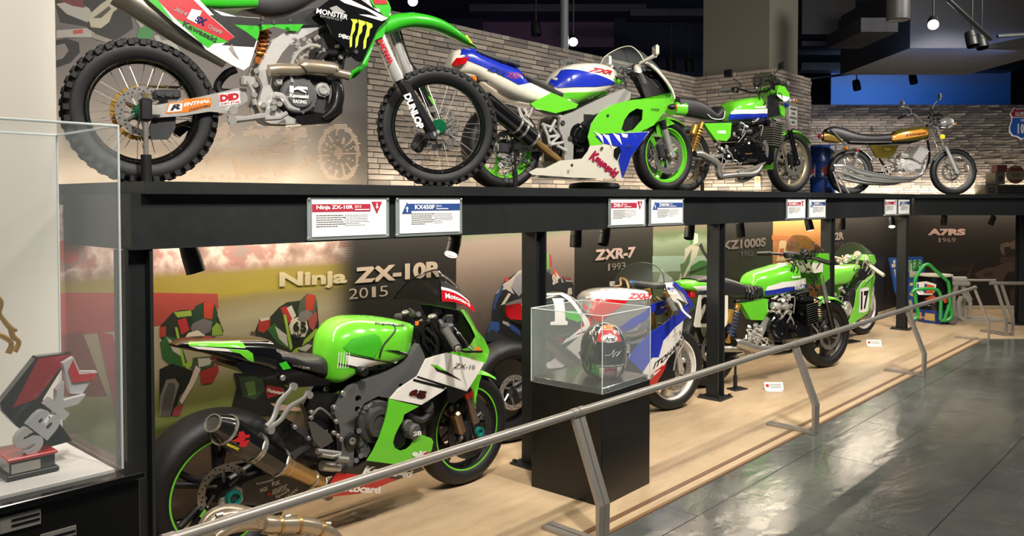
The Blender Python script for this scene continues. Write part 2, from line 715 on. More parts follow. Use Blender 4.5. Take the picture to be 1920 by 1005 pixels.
# brown edging strip
TRIMM = mat('bronze_edge_strip', '7a5c3c', .5)
g = G().box((4.0, FY + .006, .0045), (12.0, .02, .009), bev=.001)
struct(g.obj('trim_1', TRIMM), 'thin bronze edging strip between beige vinyl and grey tiles', 'trim')
g = G().box((4.0, 2.215, .007), (12.0, .030, .004))
struct(g.obj('trim_2', mat('brown_floor_line', '6e5238', .5)), 'narrow brown line inlaid along the beige floor', 'trim')

# ---- lower back walls
LY = 3.64
WALLD = mat('charcoal_wall', '2a2824', .6)
g = G().box((6.3, LY + .06, .77), (11.2, .12, 1.54))
struct(g.obj('wall_back', WALLD), 'charcoal wall behind the lower row of motorcycles', 'wall')
cx_ = Vector((11.87, LY, 0))
dE = cx_.dot(FW0)
uE = cx_.dot(RT)
FE = Frame((0, 0, 0), END)
g = G().box((0, 0, 0), (3.2, .12, 1.54))
o = g.obj('wall_end', WALLD)
o.location = FE.world((uE + 1.6, dE + .06, .77))
o.rotation_euler.z = END
struct(o, 'charcoal end wall under the far turn of the shelf', 'wall')
BASEM = mat('pale_baseboard', 'b0a48c', .5)
g = G().box((6.4, LY - .012, .022), (11.0, .02, .034), bev=.003)
struct(g.obj('baseboard_back', BASEM), 'pale perforated baseboard along the mural wall', 'baseboard')
g = G().box((0, 0, 0), (3.2, .02, .05), bev=.003)
o = g.obj('baseboard_end', BASEM)
o.location = FE.world((uE + 1.6, dE - .012, .032))
o.rotation_euler.z = END
struct(o, 'pale baseboard along the charcoal end wall', 'baseboard')

# ---- left white column
COLW = mat('white_plaster_column', 'ccc7bb', .7, 0, 0, .02, 8)
g = G().box((.66, 4.0, 2.1), (1.0, 1.0, 4.3), bev=.004)
struct(g.obj('wall_left', COLW), 'off-white plastered column behind the glass trophy case', 'column')

# ---- display shelf
shelf = tag(empty('display_shelf', (1.3, 2.97, 0)), 'long black steel display shelf carrying the upper row of motorcycles', 'shelf')
S0 = Vector((1.3, 2.97, 0))


def sp(g, name, m=BLACKFRAME, lab=None):
    g.v = [p - S0 for p in g.v]
    return g.obj(name, m, shelf, label=lab)


B = Vector((10.2, 2.93, 0))
Cc = B + RT * 3.4
D = Cc + FW0 * 3.0
dk = [(1.257, 2.93), (10.2, 2.93), (Cc.x, Cc.y), (D.x, D.y), (12.6, 4.96), (1.257, 4.96)]
n = len(dk)
g = G().add([(x, y, SHZ) for x, y in dk] + [(x, y, 1.542) for x, y in dk], [tuple(range(n)), tuple(range(n, 2 * n))[::-1]] + [(i, (i + 1) % n, n + (i + 1) % n, n + i) for i in range(n)])
sp(g, 'deck')
g = G().box((5.71, 3.015, 1.441), (8.98, .10, .202))
sp(g, 'fascia_beam')
g = G().box((1.27, 3.33, 1.441), (.1, .56, .202))
sp(g, 'end_beam')
g = G()
a_, b_ = B + FW0 * .035 + RT * .01, Cc + FW0 * .035
g.add([(p.x, p.y, z) for z in (1.34, 1.542) for p in (a_, b_, b_ + FW0 * .1, a_ + FW0 * .1)], [(0, 1, 2, 3), (4, 5, 6, 7), (0, 1, 5, 4), (1, 2, 6, 5), (2, 3, 7, 6), (3, 0, 4, 7)])
sp(g, 'fascia_beam')


def hpost(g, x, y, rz, z1=1.34, w=.1):
    R = Matrix.Rotation(rz, 3, 'Z')
    for s in (-1, 1):
        g.box(Vector((x, y, z1 / 2)) + R @ Vector((0, s * (w / 2 - .006), 0)), (w, .012, z1), R)
    g.box((x, y, z1 / 2), (.014, w - .02, z1), R)
    return g


for i, X in enumerate((1.25, 3.49, 5.61, 7.81, 10.08)):
    g = hpost(G(), X, 3.02, PI / 2)
    po = sp(g, 'post')
    g = G().box((X, 3.02, .012), (.2, .2, .012), bev=.002)
    for sx in (-1, 1):
        for sy in (-1, 1):
            g.cyl((X + sx * .08, 3.02 + sy * .08, .018), (X + sx * .08, 3.02 + sy * .08, .034), .012, 6)
    bp = sp(g, 'base_plate')
    bp.parent = po
q = FE.world(((1917 - 960) / FPX * 9.85, 9.85, 0))
g = hpost(G(), q.x, q.y, END)
po = sp(g, 'post')
g = G().box((q.x, q.y, .012), (.24, .2, .012), Matrix.Rotation(END, 3, 'Z'))
bp = sp(g, 'base_plate')
bp.parent = po

# LED strips: under the shelf washing the murals, and on the deck washing the stone wall
LEDM = emit('led_strip_glow', 'ffe3bd', 14)
def led(name, p0, p1, up, lab, power):
    p0, p1 = Vector(p0), Vector(p1)
    d = (p1 - p0)
    L = d.length
    c = (p0 + p1) / 2
    o = G().box((0, 0, 0), (L, .016, .008), bev=.001).obj(name, LEDM)
    o.location = c
    o.rotation_euler.z = math.atan2(d.y, d.x)
    tag(o, lab, 'light strip')
    l = bpy.data.lights.new(name + '_light', 'AREA')
    l.shape = 'RECTANGLE'
    l.size, l.size_y, l.energy, l.color = L, .03, power, (1, .87, .70)
    lo = bpy.data.objects.new(name + '_light', l)
    COL.objects.link(lo)
    lo.location = c + Vector((0, 0, .01 if up > 0 else -.01))
    # tilt slightly towards the wall
    nrm = Vector((-d.y, d.x, 0)).normalized()
    if nrm.dot(FW0) < 0: nrm = -nrm
    aim = Vector((0, 0, up)) + nrm * .28
    z = -aim.normalized()
    x = d.normalized()
    y = z.cross(x)
    lo.rotation_euler = Matrix((x, y, z)).transposed().to_euler()


# ---- stone walls
UY = 4.9
STONES = []
for i, c in enumerate(('7c736a', '857c71', '6d665f', '8c8378', '615c57', '80766b', '756e67')):
    STONES.append(mat('split_stone_%s' % 'abcdefg'[i], c, .8, 0, 0, .22, 26, .6, 60))
MORTAR = mat('stone_backing', '4a443d', .9)
brick_me = []
for m_ in STONES:
    gg = G()
    ff = [(-.5, -1, -.5), (.5, -1, -.5), (.5, -1, .5), (-.5, -1, .5)]
    vs = [(-.5, 0, -.5), (.5, 0, -.5), (.5, 0, .5), (-.5, 0, .5), (-.485, -1, -.44), (.485, -.86, -.44), (.485, -1, .44), (-.485, -.8, .44), (0, -1.12, 0)]
    gg.add(vs, [(0, 1, 5, 4), (1, 2, 6, 5), (2, 3, 7, 6), (3, 0, 4, 7), (4, 5, 8), (5, 6, 8), (6, 7, 8), (7, 4, 8)])
    o = gg.obj('brick', m_)
    brick_me.append(o.data)
    bpy.data.objects.remove(o)


def stone(root, org, rz, L, z0, z1, limit, seed, rowh=.042):
    """split-face stone strips on the face that starts at org and runs along heading rz, facing local -y"""
    rnd = random.Random(seed)
    fr = Frame(org, rz)
    nrow = int(round((z1 - z0) / rowh))
    rowh = (z1 - z0) / nrow
    items = []
    for r in range(nrow):
        x = -rnd.uniform(0, .15)
        while x < L:
            l = rnd.choice((.1, .14, .18, .2, .24, .3))
            a, b = max(0, x), min(L, x + l)
            if b - a > .02:
                ci = rnd.choice((0, 0, 1, 1, 3, 3, 5, 5, 6, 6, 2, 2, 4))
                items.append((a, b, z0 + (r + .5) * rowh, rnd.uniform(.010, .024), ci))
            x += l
    def key(t):
        p = fr.world(((t[0] + t[1]) / 2, 0, t[2]))
        return (p - EYEP).length / (t[1] - t[0]) ** .5
    items.sort(key=key)
    for a, b, z, d, ci in items[:limit]:
        o = bpy.data.objects.new('brick', brick_me[ci])
        COL.objects.link(o)
        o.parent = root
        o.location = fr.world(((a + b) / 2, 0, z)) - root.location
        o.rotation_euler.z = rz
        o.scale = (b - a - .003, d, rowh - .003)
    if items[limit:]:
        g = G()
        base = brick_me[0]
        bv = [v.co.copy() for v in base.vertices]
        bf = [tuple(p.vertices) for p in base.polygons]
        R = Matrix.Rotation(rz, 3, 'Z')
        for a, b, z, d, ci in items[limit:]:
            c = fr.world(((a + b) / 2, 0, z)) - root.location
            g.add([c + R @ Vector((v.x * (b - a - .003), v.y * d, v.z * (rowh - .003))) for v in bv], bf, ci)
        o = g.obj('bricks', STONES, root)
        o['kind'] = 'stuff'


TOPZ = 2.97
x0, x1 = onY(687, 200, UY).x, onY(1303, 145, UY).x
g = G().box(((x0 + x1) / 2 + .2, UY + .075, (TOPZ + SHZ) / 2), (x1 - x0 + .4, .15, TOPZ - SHZ))
wu = struct(g.obj('wall_upper', MORTAR), 'split-stone wall behind the upper sport motorcycle', 'wall')
stone(wu, (x0, UY, 0), 0, x1 - x0, SHZ, TOPZ, 300, 3)
# pillar clad in the same stone
pc = onX(1450, 127.5, x1)
px1 = onY(1519, 147.5, pc.y).x
g = G().box(((x1 + px1) / 2, (pc.y + UY + .3) / 2, (TOPZ + SHZ) / 2), (px1 - x1, UY + .3 - pc.y, TOPZ - SHZ))
wp = struct(g.obj('wall_pillar', MORTAR), 'stone-clad pillar foot behind the green naked motorcycle', 'wall')
stone(wp, (x1, UY, 0), -PI / 2, UY - pc.y, SHZ, TOPZ, 180, 5)
stone(wp, (x1, pc.y, 0), 0, px1 - x1, SHZ, TOPZ, 120, 6)
PILG = mat('grey_pillar_plaster', '575349', .8, 0, 0, .03, 6)
a_, b_ = onX(1318, 100, x1 + .04), onX(1443, 100, x1 + .04)
c_ = onY(1496, 100, b_.y)
g = G().box(((x1 + .04 + c_.x) / 2, (a_.y + b_.y) / 2, 3.75), (c_.x - x1 - .04, a_.y - b_.y, 1.6), bev=.004)
struct(g.obj('wall_column_top', PILG), 'plain grey plastered column rising above the stone pillar', 'column')
# far stone wall, square to the view
dF = 12.7
u0, u1 = (1500 - 960) / FPX * dF, (2010 - 960) / FPX * dF
zt = EYE + (375 - 197) / FPX * dF
o = G().box((0, 0, 0), (u1 - u0, .12, zt - SHZ)).obj('wall_far', MORTAR)
o.location = FE.world(((u0 + u1) / 2, dF + .06, (zt + SHZ) / 2))
struct(o, 'split-stone wall behind the gold roadster at the far end', 'wall')
o2 = o
# its mesh is turned in place so that brick children keep plain offsets
o.data.transform(Matrix.Rotation(END, 4, 'Z'))
stone(o2, FE.world((u0, dF, 0)), END, u1 - u0, SHZ, zt, 300, 9)

# ---- blue backdrop and dark hall behind
def grad_mat(name, stops, axis=2, z0=0, z1=1, rough=.6, noise=.15, nscale=4, stretch=(1, 1, 1)):
    m = bpy.data.materials.new(name)
    m.use_nodes = True
    nt = m.node_tree
    b = nt.nodes['Principled BSDF']
    tc = nt.nodes.new('ShaderNodeTexCoord')
    sx = nt.nodes.new('ShaderNodeSeparateXYZ')
    nt.links.new(tc.outputs['Object'], sx.inputs[0])
    mr = nd(nt, 'ShaderNodeMapRange')
    mr.inputs['From Min'].default_value = z0
    mr.inputs['From Max'].default_value = z1
    nt.links.new(sx.outputs[axis], mr.inputs['Value'])
    mp = nt.nodes.new('ShaderNodeMapping')
    mp.inputs['Scale'].default_value = stretch
    nt.links.new(tc.outputs['Object'], mp.inputs['Vector'])
    n = nd(nt, 'ShaderNodeTexNoise', Scale=nscale, Detail=5.0)
    nt.links.new(mp.outputs['Vector'], n.inputs['Vector'])
    ma = nd(nt, 'ShaderNodeMath', operation='MULTIPLY_ADD')
    ma.inputs[1].default_value = noise * 2
    nt.links.new(n.outputs['Fac'], ma.inputs[0])
    sb = nd(nt, 'ShaderNodeMath', operation='SUBTRACT')
    sb.inputs[1].default_value = noise
    nt.links.new(mr.outputs['Result'], sb.inputs[0])
    nt.links.new(sb.outputs[0], ma.inputs[2])
    r = ramp(nt, stops)
    nt.links.new(ma.outputs[0], r.inputs['Fac'])
    nt.links.new(r.outputs['Color'], b.inputs['Base Color'])
    b.inputs['Roughness'].default_value = rough
    MATS[name] = m
    return m


dB = 15.2
SKYM = grad_mat('blue_sea_print', [(0, '2a62b0'), (.35, '3a70ba'), (.7, '5a74a8'), (1, '66789c')], 2, -.45, .45, .6, .12, 3, (.5, 1, 4))
u0, u1 = (1555 - 960) / FPX * dB, (1890 - 960) / FPX * dB
z0, z1 = EYE + (375 - 205) / FPX * dB, EYE + (375 - 105) / FPX * dB
o = G().box((0, 0, 0), (u1 - u0, .04, z1 - z0)).obj('backdrop_panel', SKYM)
o.location = FE.world(((u0 + u1) / 2, dB, (z0 + z1) / 2))
o.rotation_euler.z = END
tag(o, 'wide blue seascape backdrop panel above the far stone wall', 'panel')
NAVYW = mat('dark_navy_hall', '0e1424', .85)
o = G().box((0, 0, 0), (34, .1, 6)).obj('wall_hall', NAVYW)
o.location = FE.world((0, 17.5, 2.5))
o.rotation_euler.z = END
struct(o, 'dark navy hall wall far behind the stone walls', 'wall')
CEILM = mat('dark_ceiling', '151a28', .85, 0, 0, .15, 3)
CZ = 5.4
g = G().box((8, 4, CZ + .05), (30, 26, .1))
struct(g.obj('ceiling', CEILM), 'dark navy open ceiling of the hall', 'ceiling')
# ================================================================== MOTORCYCLE KIT
def wheel(root, c, R, W, rr, style='cast', rim=BLACK, hub=ALU, steer=0, nsp=6, discs=(), dr=.15, discm=DISC, spk=None, stripe=None, knobs=0, tyrem=RUBBER, hubr=.04, spw=.028, sprocket=None, seg=56):
    """tyre + wheel_rim (> hub, spokes, brake_disc) in the root's axes, axle along y"""
    T = Matrix.Translation(Vector((c[0], 0, c[1]))) @ Matrix.Rotation(steer, 4, 'Z')
    h = R - rr
    half = [(-.5, .36), (-.49, .55), (-.43, .76), (-.31, .91), (-.16, .98), (0, 1)]
    if knobs: half = [(-.46, .36), (-.47, .55), (-.44, .74), (-.34, .84), (-.16, .88), (0, .89)]
    prof = [(-.34 * W, rr - .004), (-.42 * W, rr + .08 * h)] + [(a * W, rr + b * h) for a, b in half]
    prof += [(-a, r) for a, r in prof[-2::-1]]
    g = G()
    g.T = T
    g.lathe(prof, closed=True, seg=seg)
    ty = g.obj('tyre', tyrem, root, ang=50)
    if knobs:
        g = G()
        g.T = T
        n = knobs
        for k in range(n):
            for row, (yy, wy, off) in enumerate(((-.42, .24, 0), (-.14, .22, .5), (.14, .22, .5), (.42, .24, 0))):
                a = 2 * PI * (k + off) / n
                rad = rr + h * (.86 if abs(yy) < .3 else .76)
                Rm = Matrix.Rotation(-a, 3, 'Y')
                if abs(yy) > .3: Rm = Rm @ Matrix.Rotation(math.copysign(.5, -yy), 3, 'X').to_3x3()
                ctr = Matrix.Rotation(-a, 3, 'Y') @ Vector((rad + h * .07, 0, 0)) + Vector((0, yy * W, 0))
                g.box(ctr, (h * .34, wy * W, 2 * PI * R / n * .56), Matrix.Rotation(-a, 3, 'Y'), bev=.003)
        g.obj('tread_knobs', tyrem, ty)
    g = G()
    g.T = T
    q = rr
    rp = [(-.37 * W, q + .006), (-.37 * W, q - .010), (-.26 * W, q - .014), (-.16 * W, q - .026), (.16 * W, q - .026), (.26 * W, q - .014), (.37 * W, q - .010), (.37 * W, q + .006), (.3 * W, q - .004), (-.3 * W, q - .004)]
    g.lathe(rp, closed=True, seg=seg)
    ro = g.obj('wheel_rim', rim, root)
    if stripe:
        g = G()
        g.T = T
        for s in (-1, 1):
            g.lathe([(s * .372 * W, q + .005), (s * .378 * W, q - .001), (s * .372 * W, q - .007)], seg=seg, closed=True)
        g.obj('rim_stripe', stripe, ro)
    g = G()
    g.T = T
    hw_ = .055
    g.lathe([(-hw_, hubr * .6), (-hw_, hubr), (-hw_ * .7, hubr * 1.15), (-hw_ * .5, hubr * .75), (hw_ * .5, hubr * .75), (hw_ * .7, hubr * 1.15), (hw_, hubr), (hw_, hubr * .6)], seg=20)
    g.obj('hub', hub, ro)
    g = G()
    g.T = T
    if style == 'wire':
        for k in range(nsp):
            for s in (-1, 1):
                for dlt in (-1, 1):
                    a = 2 * PI * (k + (.25 if s > 0 else 0) + (.0 if dlt > 0 else .5)) / nsp
                    b = a + dlt * .42
                    p0 = (hubr * 1.1 * math.cos(a), s * hw_ * .7, hubr * 1.1 * math.sin(a))
                    p1 = ((rr - .02) * math.cos(b), s * .008, (rr - .02) * math.sin(b))
                    g.tube([p0, p1], .0021, 4)
        g.obj('spokes', spk or STEEL, ro)
    else:
        for k in range(nsp):
            a = 2 * PI * k / nsp + .2
            if style == 'twin':
                for s in (-1, 1):
                    p0 = Vector((hubr * math.cos(a), 0, hubr * math.sin(a)))
                    p1 = Vector(((rr - .016) * math.cos(a + s * .14), 0, (rr - .016) * math.sin(a + s * .14)))
                    g.tube([p0, p1], [spw * .62, spw * .5], 8, flat=1.1)
            else:
                p0 = Vector((hubr * math.cos(a), 0, hubr * math.sin(a)))
                pm = Vector((rr * .55 * math.cos(a + .10), 0, rr * .55 * math.sin(a + .10)))
                p1 = Vector(((rr - .014) * math.cos(a), 0, (rr - .014) * math.sin(a)))
                g.tube([p0, pm, p1], [spw, spw * .75, spw * .9], 8, sm=3, flat=.8)
        g.obj('spokes', spk or rim, ro)
    for y in discs:
        g = G()
        g.T = T
        N = 48
        md = (lambda t, i: 1 + (.03 * math.cos(12 * t) if i in (0, 1) else 0)) if knobs else None
        g.lathe([(y - .0025, dr), (y + .0025, dr), (y + .0025, dr * .72), (y - .0025, dr * .72)], closed=True, seg=N, mod=md)
        for k in range(6):
            a = 2 * PI * k / 6 + .3
            g.tube([(.035 * math.cos(a), y * .8, .035 * math.sin(a)), (dr * .76 * math.cos(a + .25), y, dr * .76 * math.sin(a + .25))], .007, 5)
        dob = g.obj('brake_disc', discm, ro)
        g = G()
        g.T = T
        for k in range(36):
            a = 2 * PI * k / 36
            r_ = dr * (.8 + .065 * (k % 3))
            g.cyl((r_ * math.cos(a), y - .0032, r_ * math.sin(a)), (r_ * math.cos(a), y + .0032, r_ * math.sin(a)), .0042, 6)
        g.obj('disc_holes', BLACK, ro)
    if sprocket:
        r_, y, m_ = sprocket
        g = G()
        g.T = T
        g.lathe([(y - .003, r_), (y + .003, r_), (y + .003, r_ * .84), (y - .003, r_ * .84)], closed=True, seg=96, mod=lambda t, i: 1 + (.02 * math.cos(48 * t) if i < 2 else 0))
        for k in range(5):
            a = 2 * PI * k / 5
            g.tube([(.03 * math.cos(a), y, .03 * math.sin(a)), (r_ * .86 * math.cos(a), y, r_ * .86 * math.sin(a))], .008, 5)
        g.obj('sprocket', m_, ro)
    return ro


def shock(root, a, b, r, spring, body, name='shock_absorber', turns=8, res=None):
    a, b = Vector(a), Vector(b)
    g = G().cyl(a, a + (b - a) * .38, r * .62, 12).cyl(a + (b - a) * .3, b, r * .35, 10)
    g.lathe([(-r * .4, 0), (-r * .4, r * .5), (r * .4, r * .5), (r * .4, 0)], a, (0, 1, 0), 12).lathe([(-r * .4, 0), (-r * .4, r * .5), (r * .4, r * .5), (r * .4, 0)], b, (0, 1, 0), 12)
    o = g.obj(name, body, root)
    d = (b - a).normalized()
    e1 = d.orthogonal().normalized()
    e2 = d.cross(e1)
    pts = []
    N = turns * 10
    for i in range(N + 1):
        t = i / N
        an = t * turns * 2 * PI
        pts.append(a + (b - a) * (.12 + .72 * t) + (e1 * math.cos(an) + e2 * math.sin(an)) * r * .86)
    G().tube(pts, r * .17, 6).obj('spring', spring, o)
    if res:
        g = G().cyl(Vector(res[0]), Vector(res[1]), res[2], 14, bev=res[2] * .2)
        g.obj('reservoir', res[3], o)
    return o


class BoltSet:
    def __init__(s): s.g = []

    def obj(s, name, m, root):
        for g in s.g: g.obj(name, m, root)


def bolts(g, pts, y0, r=.008, d=.006):
    b = BoltSet()
    for x, z in pts: b.g.append(G().cyl((x, y0 + .002, z), (x, y0 - d, z), r, 8, bev=r * .2))
    return b


def cover(root, name, c, r, y0, d, m, rings=(1, .82, .8, .45, .42), seg=32, par=None):
    """round engine cover on the right side (towards -y)"""
    pr = [(0, r), (d * .45, r), (d * .6, r * .93), (d * .62, r * .74), (d, r * .66), (d, r * .40), (d * .86, r * .37), (d * .86, 0)]
    g = G().lathe(pr, (c[0], y0, c[1]), (0, -1, 0), seg)
    for k in range(8):
        a = 2 * PI * k / 8 + .2
        g.cyl((c[0] + r * .96 * math.cos(a), y0, c[1] + r * .96 * math.sin(a)), (c[0] + r * .96 * math.cos(a), y0 - d * .6, c[1] + r * .96 * math.sin(a)), r * .07, 8)
    return g.obj(name, m, par if par is not None else root)


def fins(root, name, a, b, sx, sy, n, m, core=.86):
    """finned cylinder block from a (bottom) to b (top), sizes sx x sy"""
    a, b = Vector(a), Vector(b)
    d = b - a
    an = math.atan2(d.x, d.z)
    R = Matrix.Rotation(an, 3, 'Y')
    g = G().box((a + b) / 2, (sx * core, sy * core, d.length), R)
    for i in range(n):
        p = a + d * ((i + .5) / n)
        g.box(p, (sx, sy, d.length / n * .42), R, bev=d.length / n * .1)
    return g.obj(name, m, root)


def word(root, s, quad, surf, m, off=.003, bold=.03, shear=0, name='lettering'):
    """lettering on a side panel; quad = bl, br, tr, tl as Vectors or (x, z); surf = y(x, z) callable or number"""
    q = [(p.x, p.z) if isinstance(p, Vector) else p for p in quad]
    f = surf if callable(surf) else (lambda x, z: surf)
    g = G()
    text_quad(g, s, q, lambda x, z: (x, f(x, z) - off, z), bold, shear)
    return g.obj(name, m, root)


def lever_bar(g, pts, r, **k): return g.tube(pts, r, **k)
# ================================================================== MOTOCROSS BIKE on the shelf
def bike_root(name, rear, front, z, label, group):
    """rear/front: axle ground points in world xy; returns root, frame, wheelbase"""
    r, f = Vector((rear[0], rear[1], z)), Vector((front[0], front[1], z))
    d = f - r
    h = math.atan2(d.y, d.x)
    o = (r + f) / 2
    root = tag(empty(name, o, h), label, 'motorcycle', group)
    return root, Frame(o, h), d.length


GU, GL = 'motorcycles on the shelf', 'motorcycles on the floor'


def build_mx():
    R, FR, wb = bike_root('motocross_bike', (1.623, 3.808), (3.122, 3.421), SHZ + .004, 'green, black and white motocross bike with knobbly tyres, nearest on the shelf', GU)
    A, B = FR.zoom(0, 0, 500 / 1322), FR.zoom(400, 0, 550 / 1455)
    rc = A.p(703, 556)
    fc = B.p(1113, 640)
    wheel(R, (rc.x, max(rc.z, .334)), .328, .125, .245, 'wire', BLACKG, GREENANO, nsp=9, discs=(-.05,), dr=.115, knobs=40, sprocket=(.128, .05, GOLD), hubr=.036)
    st = -.34
    wheel(R, (fc.x, max(fc.z, .341)), .335, .095, .268, 'wire', BLACKG, GREENANO, st, nsp=9, discs=(.055,), dr=.128, knobs=44, hubr=.04)
    # swingarm
    SW = -.085
    for y in (.05, SW): sw = G().plate(A.o('735,528 790,518 1000,478 1180,436 1222,440 1228,500 1130,562 1040,553 900,575 765,584 735,565', SW), y, .04).obj('swingarm_leg', ALU, R)
    g = G().plate(A.o('822,562 835,510 905,505 912,490 1050,484 1046,528 930,556', SW), lambda x, z: SW - .002, .002, grid=0).obj('sticker', ORANGEP, sw)
    g = G().plate(A.o('828,556 840,516 905,512 900,550', SW), SW - .003, .001).obj('sticker', WHITEP, sw)
    word(R, 'R', A.pts('842,550 895,540 898,514 848,520', SW), SW, BLACKP, .0045, .05, .2).parent = sw
    word(R, 'ENTHAL', A.pts('908,530 1040,507 1043,489 912,511', SW), SW, WHITEP, .004, .04, .1).parent = sw
    word(R, 'CHAINWHEELS', A.pts('935,552 1040,526 1042,516 937,540', SW), SW, BLACKP, .004, .02).parent = sw
    G().plate(A.o('1085,466 1186,450 1192,512 1090,527', SW), SW - .002, .002).obj('sticker', WHITEP, sw)
    word(R, 'DID', A.pts('1090,506 1185,493 1183,459 1088,470', SW), SW, REDP, .004, .07).parent = sw
    word(R, 'DIRT STAR', A.pts('1095,522 1188,509 1187,499 1094,511', SW), SW, REDP, .004, .02).parent = sw
    g = G().cyl((rc.x, -.125, rc.z), (rc.x, .125, rc.z), .014, 12)
    g.box((rc.x + .02, SW + .005, rc.z), (.09, .05, .05), bev=.008)
    g.obj('rear_axle', ALU, R)
    g = G().plate(A.o('755,592 872,574 870,635 835,690 750,692 742,640', -.06), -.06, .03).obj('disc_guard', DARKM, R)
    g = G().plate(A.o('862,618 935,596 947,610 940,640 890,682 865,668', .05), .05, .03).obj('chain_guide', BLACK, R)
    p = A.p(825, 470, -.07)
    g = G().box((p.x, -.07, p.z), (.12, .05, .045), Matrix.Rotation(-.1, 3, 'Y'), bev=.01)
    for k in (-1, 0, 1): g.cyl((p.x + k * .035, -.095, p.z), (p.x + k * .035, -.105, p.z), .012, 10)
    g.obj('rear_caliper', DARKM, R)
    c0, c1 = A.p(690, 432, .05), A.p(1190, 470, .05)
    G().tube([(rc.x, .05, rc.z + .128), (c1.x, .05, c1.z + .02)], .007, 5).tube([(rc.x, .05, rc.z - .128), (c1.x, .05, c1.z - .05)], .007, 5).obj('drive_chain', CHAIN, R)
    # muffler
    a, b, c = A.p(650, 0, -.06), A.p(900, 160, -.06), A.p(1120, 300, -.04)
    G().tube([a - (b - a) * .25, a, b, c], [.066, .066, .062, .045], 12, sm=4, flat=.8).obj('muffler', mat('dull_titanium', '8f8a7e', .36, .9), R)
    # rear fender (runs up out of the picture)
    top = [A.p(590, -130), A.p(750, -75), A.p(1000, -40), A.p(1250, -20)]
    bot = [A.p(590, -85), A.p(740, 0), A.p(1000, 60), A.p(1250, 60)]
    bd = Body([(q.x, q.z) for q in top], [(q.x, q.z) for q in bot], [(0, .09), (1, .11)], 4)
    bd.mesh(G()).obj('rear_fender', GREEND, R)
    # side panel with prints
    SP = -.135
    def sy(x, z): return SP + .03 * max(0, (x - A.p(1000, 100, SP).x)) + .1 * max(0, A.p(1000, 250, SP).z - z)
    sd = G().plate(A.o('700,-40 960,-30 1062,75 1312,88 1290,150 1275,215 1240,325 1213,347 1150,320 1020,245 1000,215 860,110 735,0', SP), sy, .012).obj('side_panel', WHITE, R)
    G().plate(A.o('775,-10 950,-10 1035,75 1162,183 1135,206 1075,180 870,92 800,20', SP), lambda x, z: sy(x, z) - .0015, .001).obj('print', REDP, sd)
    G().plate(A.o('872,94 1075,182 1136,208 1060,214 1032,238 1003,218', SP), lambda x, z: sy(x, z) - .0018, .001).obj('print', GREEND, sd)
    G().plate(A.o('735,0 775,-10 850,92 862,108', SP), lambda x, z: sy(x, z) - .0018, .001).obj('print', GREEND, sd)
    G().plate(A.o('1040,75 1062,75 1310,90 1290,150 1262,232 1180,228 1100,222 1165,183 1100,125', SP), lambda x, z: sy(x, z) - .0015, .001).obj('print', BLACKP, sd)
    G().plate(A.o('1162,122 1292,128 1278,200 1225,160', SP), lambda x, z: sy(x, z) - .003, .001).obj('print', GREEND, sd)
    G().plate(A.o('1135,240 1150,218 1165,255 1188,295 1160,272', SP), lambda x, z: sy(x, z) - .003, .001).obj('print', GREYP, sd)
    for s, q, m_, b_, sh in (('Kawasaki', '903,128 1068,213 1078,187 913,102', BLACKP, .03, 0), ('2014', '858,52 922,82 930,62 866,34', GREYP, .02, .2), ('1', '925,92 975,118 1000,55 950,45', WHITEP, .12, 0), ('SX', '962,105 1018,135 1030,97 975,76', NAVY, .06, .2), ('CHAMP', '1030,140 1098,175 1103,155 1036,118', GREYP, .02, .1)):
        word(R, s, A.pts(q, SP), sy, m_, .004, b_, sh).parent = sd
    # seat and black side cover
    tp = B.pts('-330,-55 -150,-50 100,-40 300,-45 480,-90 560,-130')
    bt = B.pts('-330,-15 -100,15 120,62 265,95 380,74 500,10 560,-40')
    Body([(q.x, q.z) for q in tp], [(q.x, q.z) for q in bt], [(0, .09), (.4, .085), (1, .07)], 3.2).mesh(G()).obj('seat', SEAT, R)
    g = G()
    for i in range(9):
        q = B.p(-60 + 45 * i, -20 - 2 * i, -.088)
        G().box(q, (.02, .004, .008)).obj('seat_stripe', GREEND, R)
    pass
    CV = -.12
    cv = G().plate(B.o('-20,35 60,62 170,88 268,100 380,78 470,45 560,30 590,120 440,128 300,128 215,135 170,250 120,245 60,140', CV), CV, .02).obj('side_cover', BLACKP, R)
    G().plate(B.o('105,124 447,120 420,156 360,150 300,132 215,160 205,205 150,155', CV), CV - .0018, .001).obj('print', GREEND, cv)
    G().plate(B.o('0,48 135,88 128,92 40,75', CV), CV - .002, .001).obj('print', WHITEP, cv)
    # radiator shroud
    SH = -.17
    def shy(x, z): return SH + .10 * max(0, B.p(560, 90, SH).x - x) + .05 * max(0, x - B.p(780, 90, SH).x)
    sh = G().plate(B.o('500,55 600,-20 720,-10 868,92 815,142 737,306 712,305 650,236 590,170 560,105', SH), shy, .012).obj('radiator_shroud', BLACKG, R)
    G().plate(B.o('598,-18 640,-20 868,90 845,100 760,50 650,15', SH), lambda x, z: shy(x, z) - .002, .001).obj('print', WHITEP, sh)
    G().plate(B.o('722,72 770,74 858,96 836,104', SH), lambda x, z: shy(x, z) - .002, .001).obj('print', WHITEP, sh)
    G().plate(B.o('575,40 610,28 655,60 640,68 600,62', SH), lambda x, z: shy(x, z) - .002, .001).obj('print', GREYP, sh)
    for st_ in ('680,94 712,97 716,110 704,118 702,150 689,172 686,230 676,236 675,200 682,162 691,112', '717,97 752,107 754,120 739,130 736,160 722,176 715,226 703,241 705,192 714,170 722,125', '755,107 787,119 789,134 775,146 772,176 760,191 755,237 743,246 744,206 752,181 762,136'):
        G().plate(B.o(st_, SH), lambda x, z: shy(x, z) - .003, .001).obj('claw_print', CLAW, sh)
    word(R, 'MONSTER', B.pts('510,66 663,98 668,74 515,40', SH), shy, WHITEP, .004, .02).parent = sh
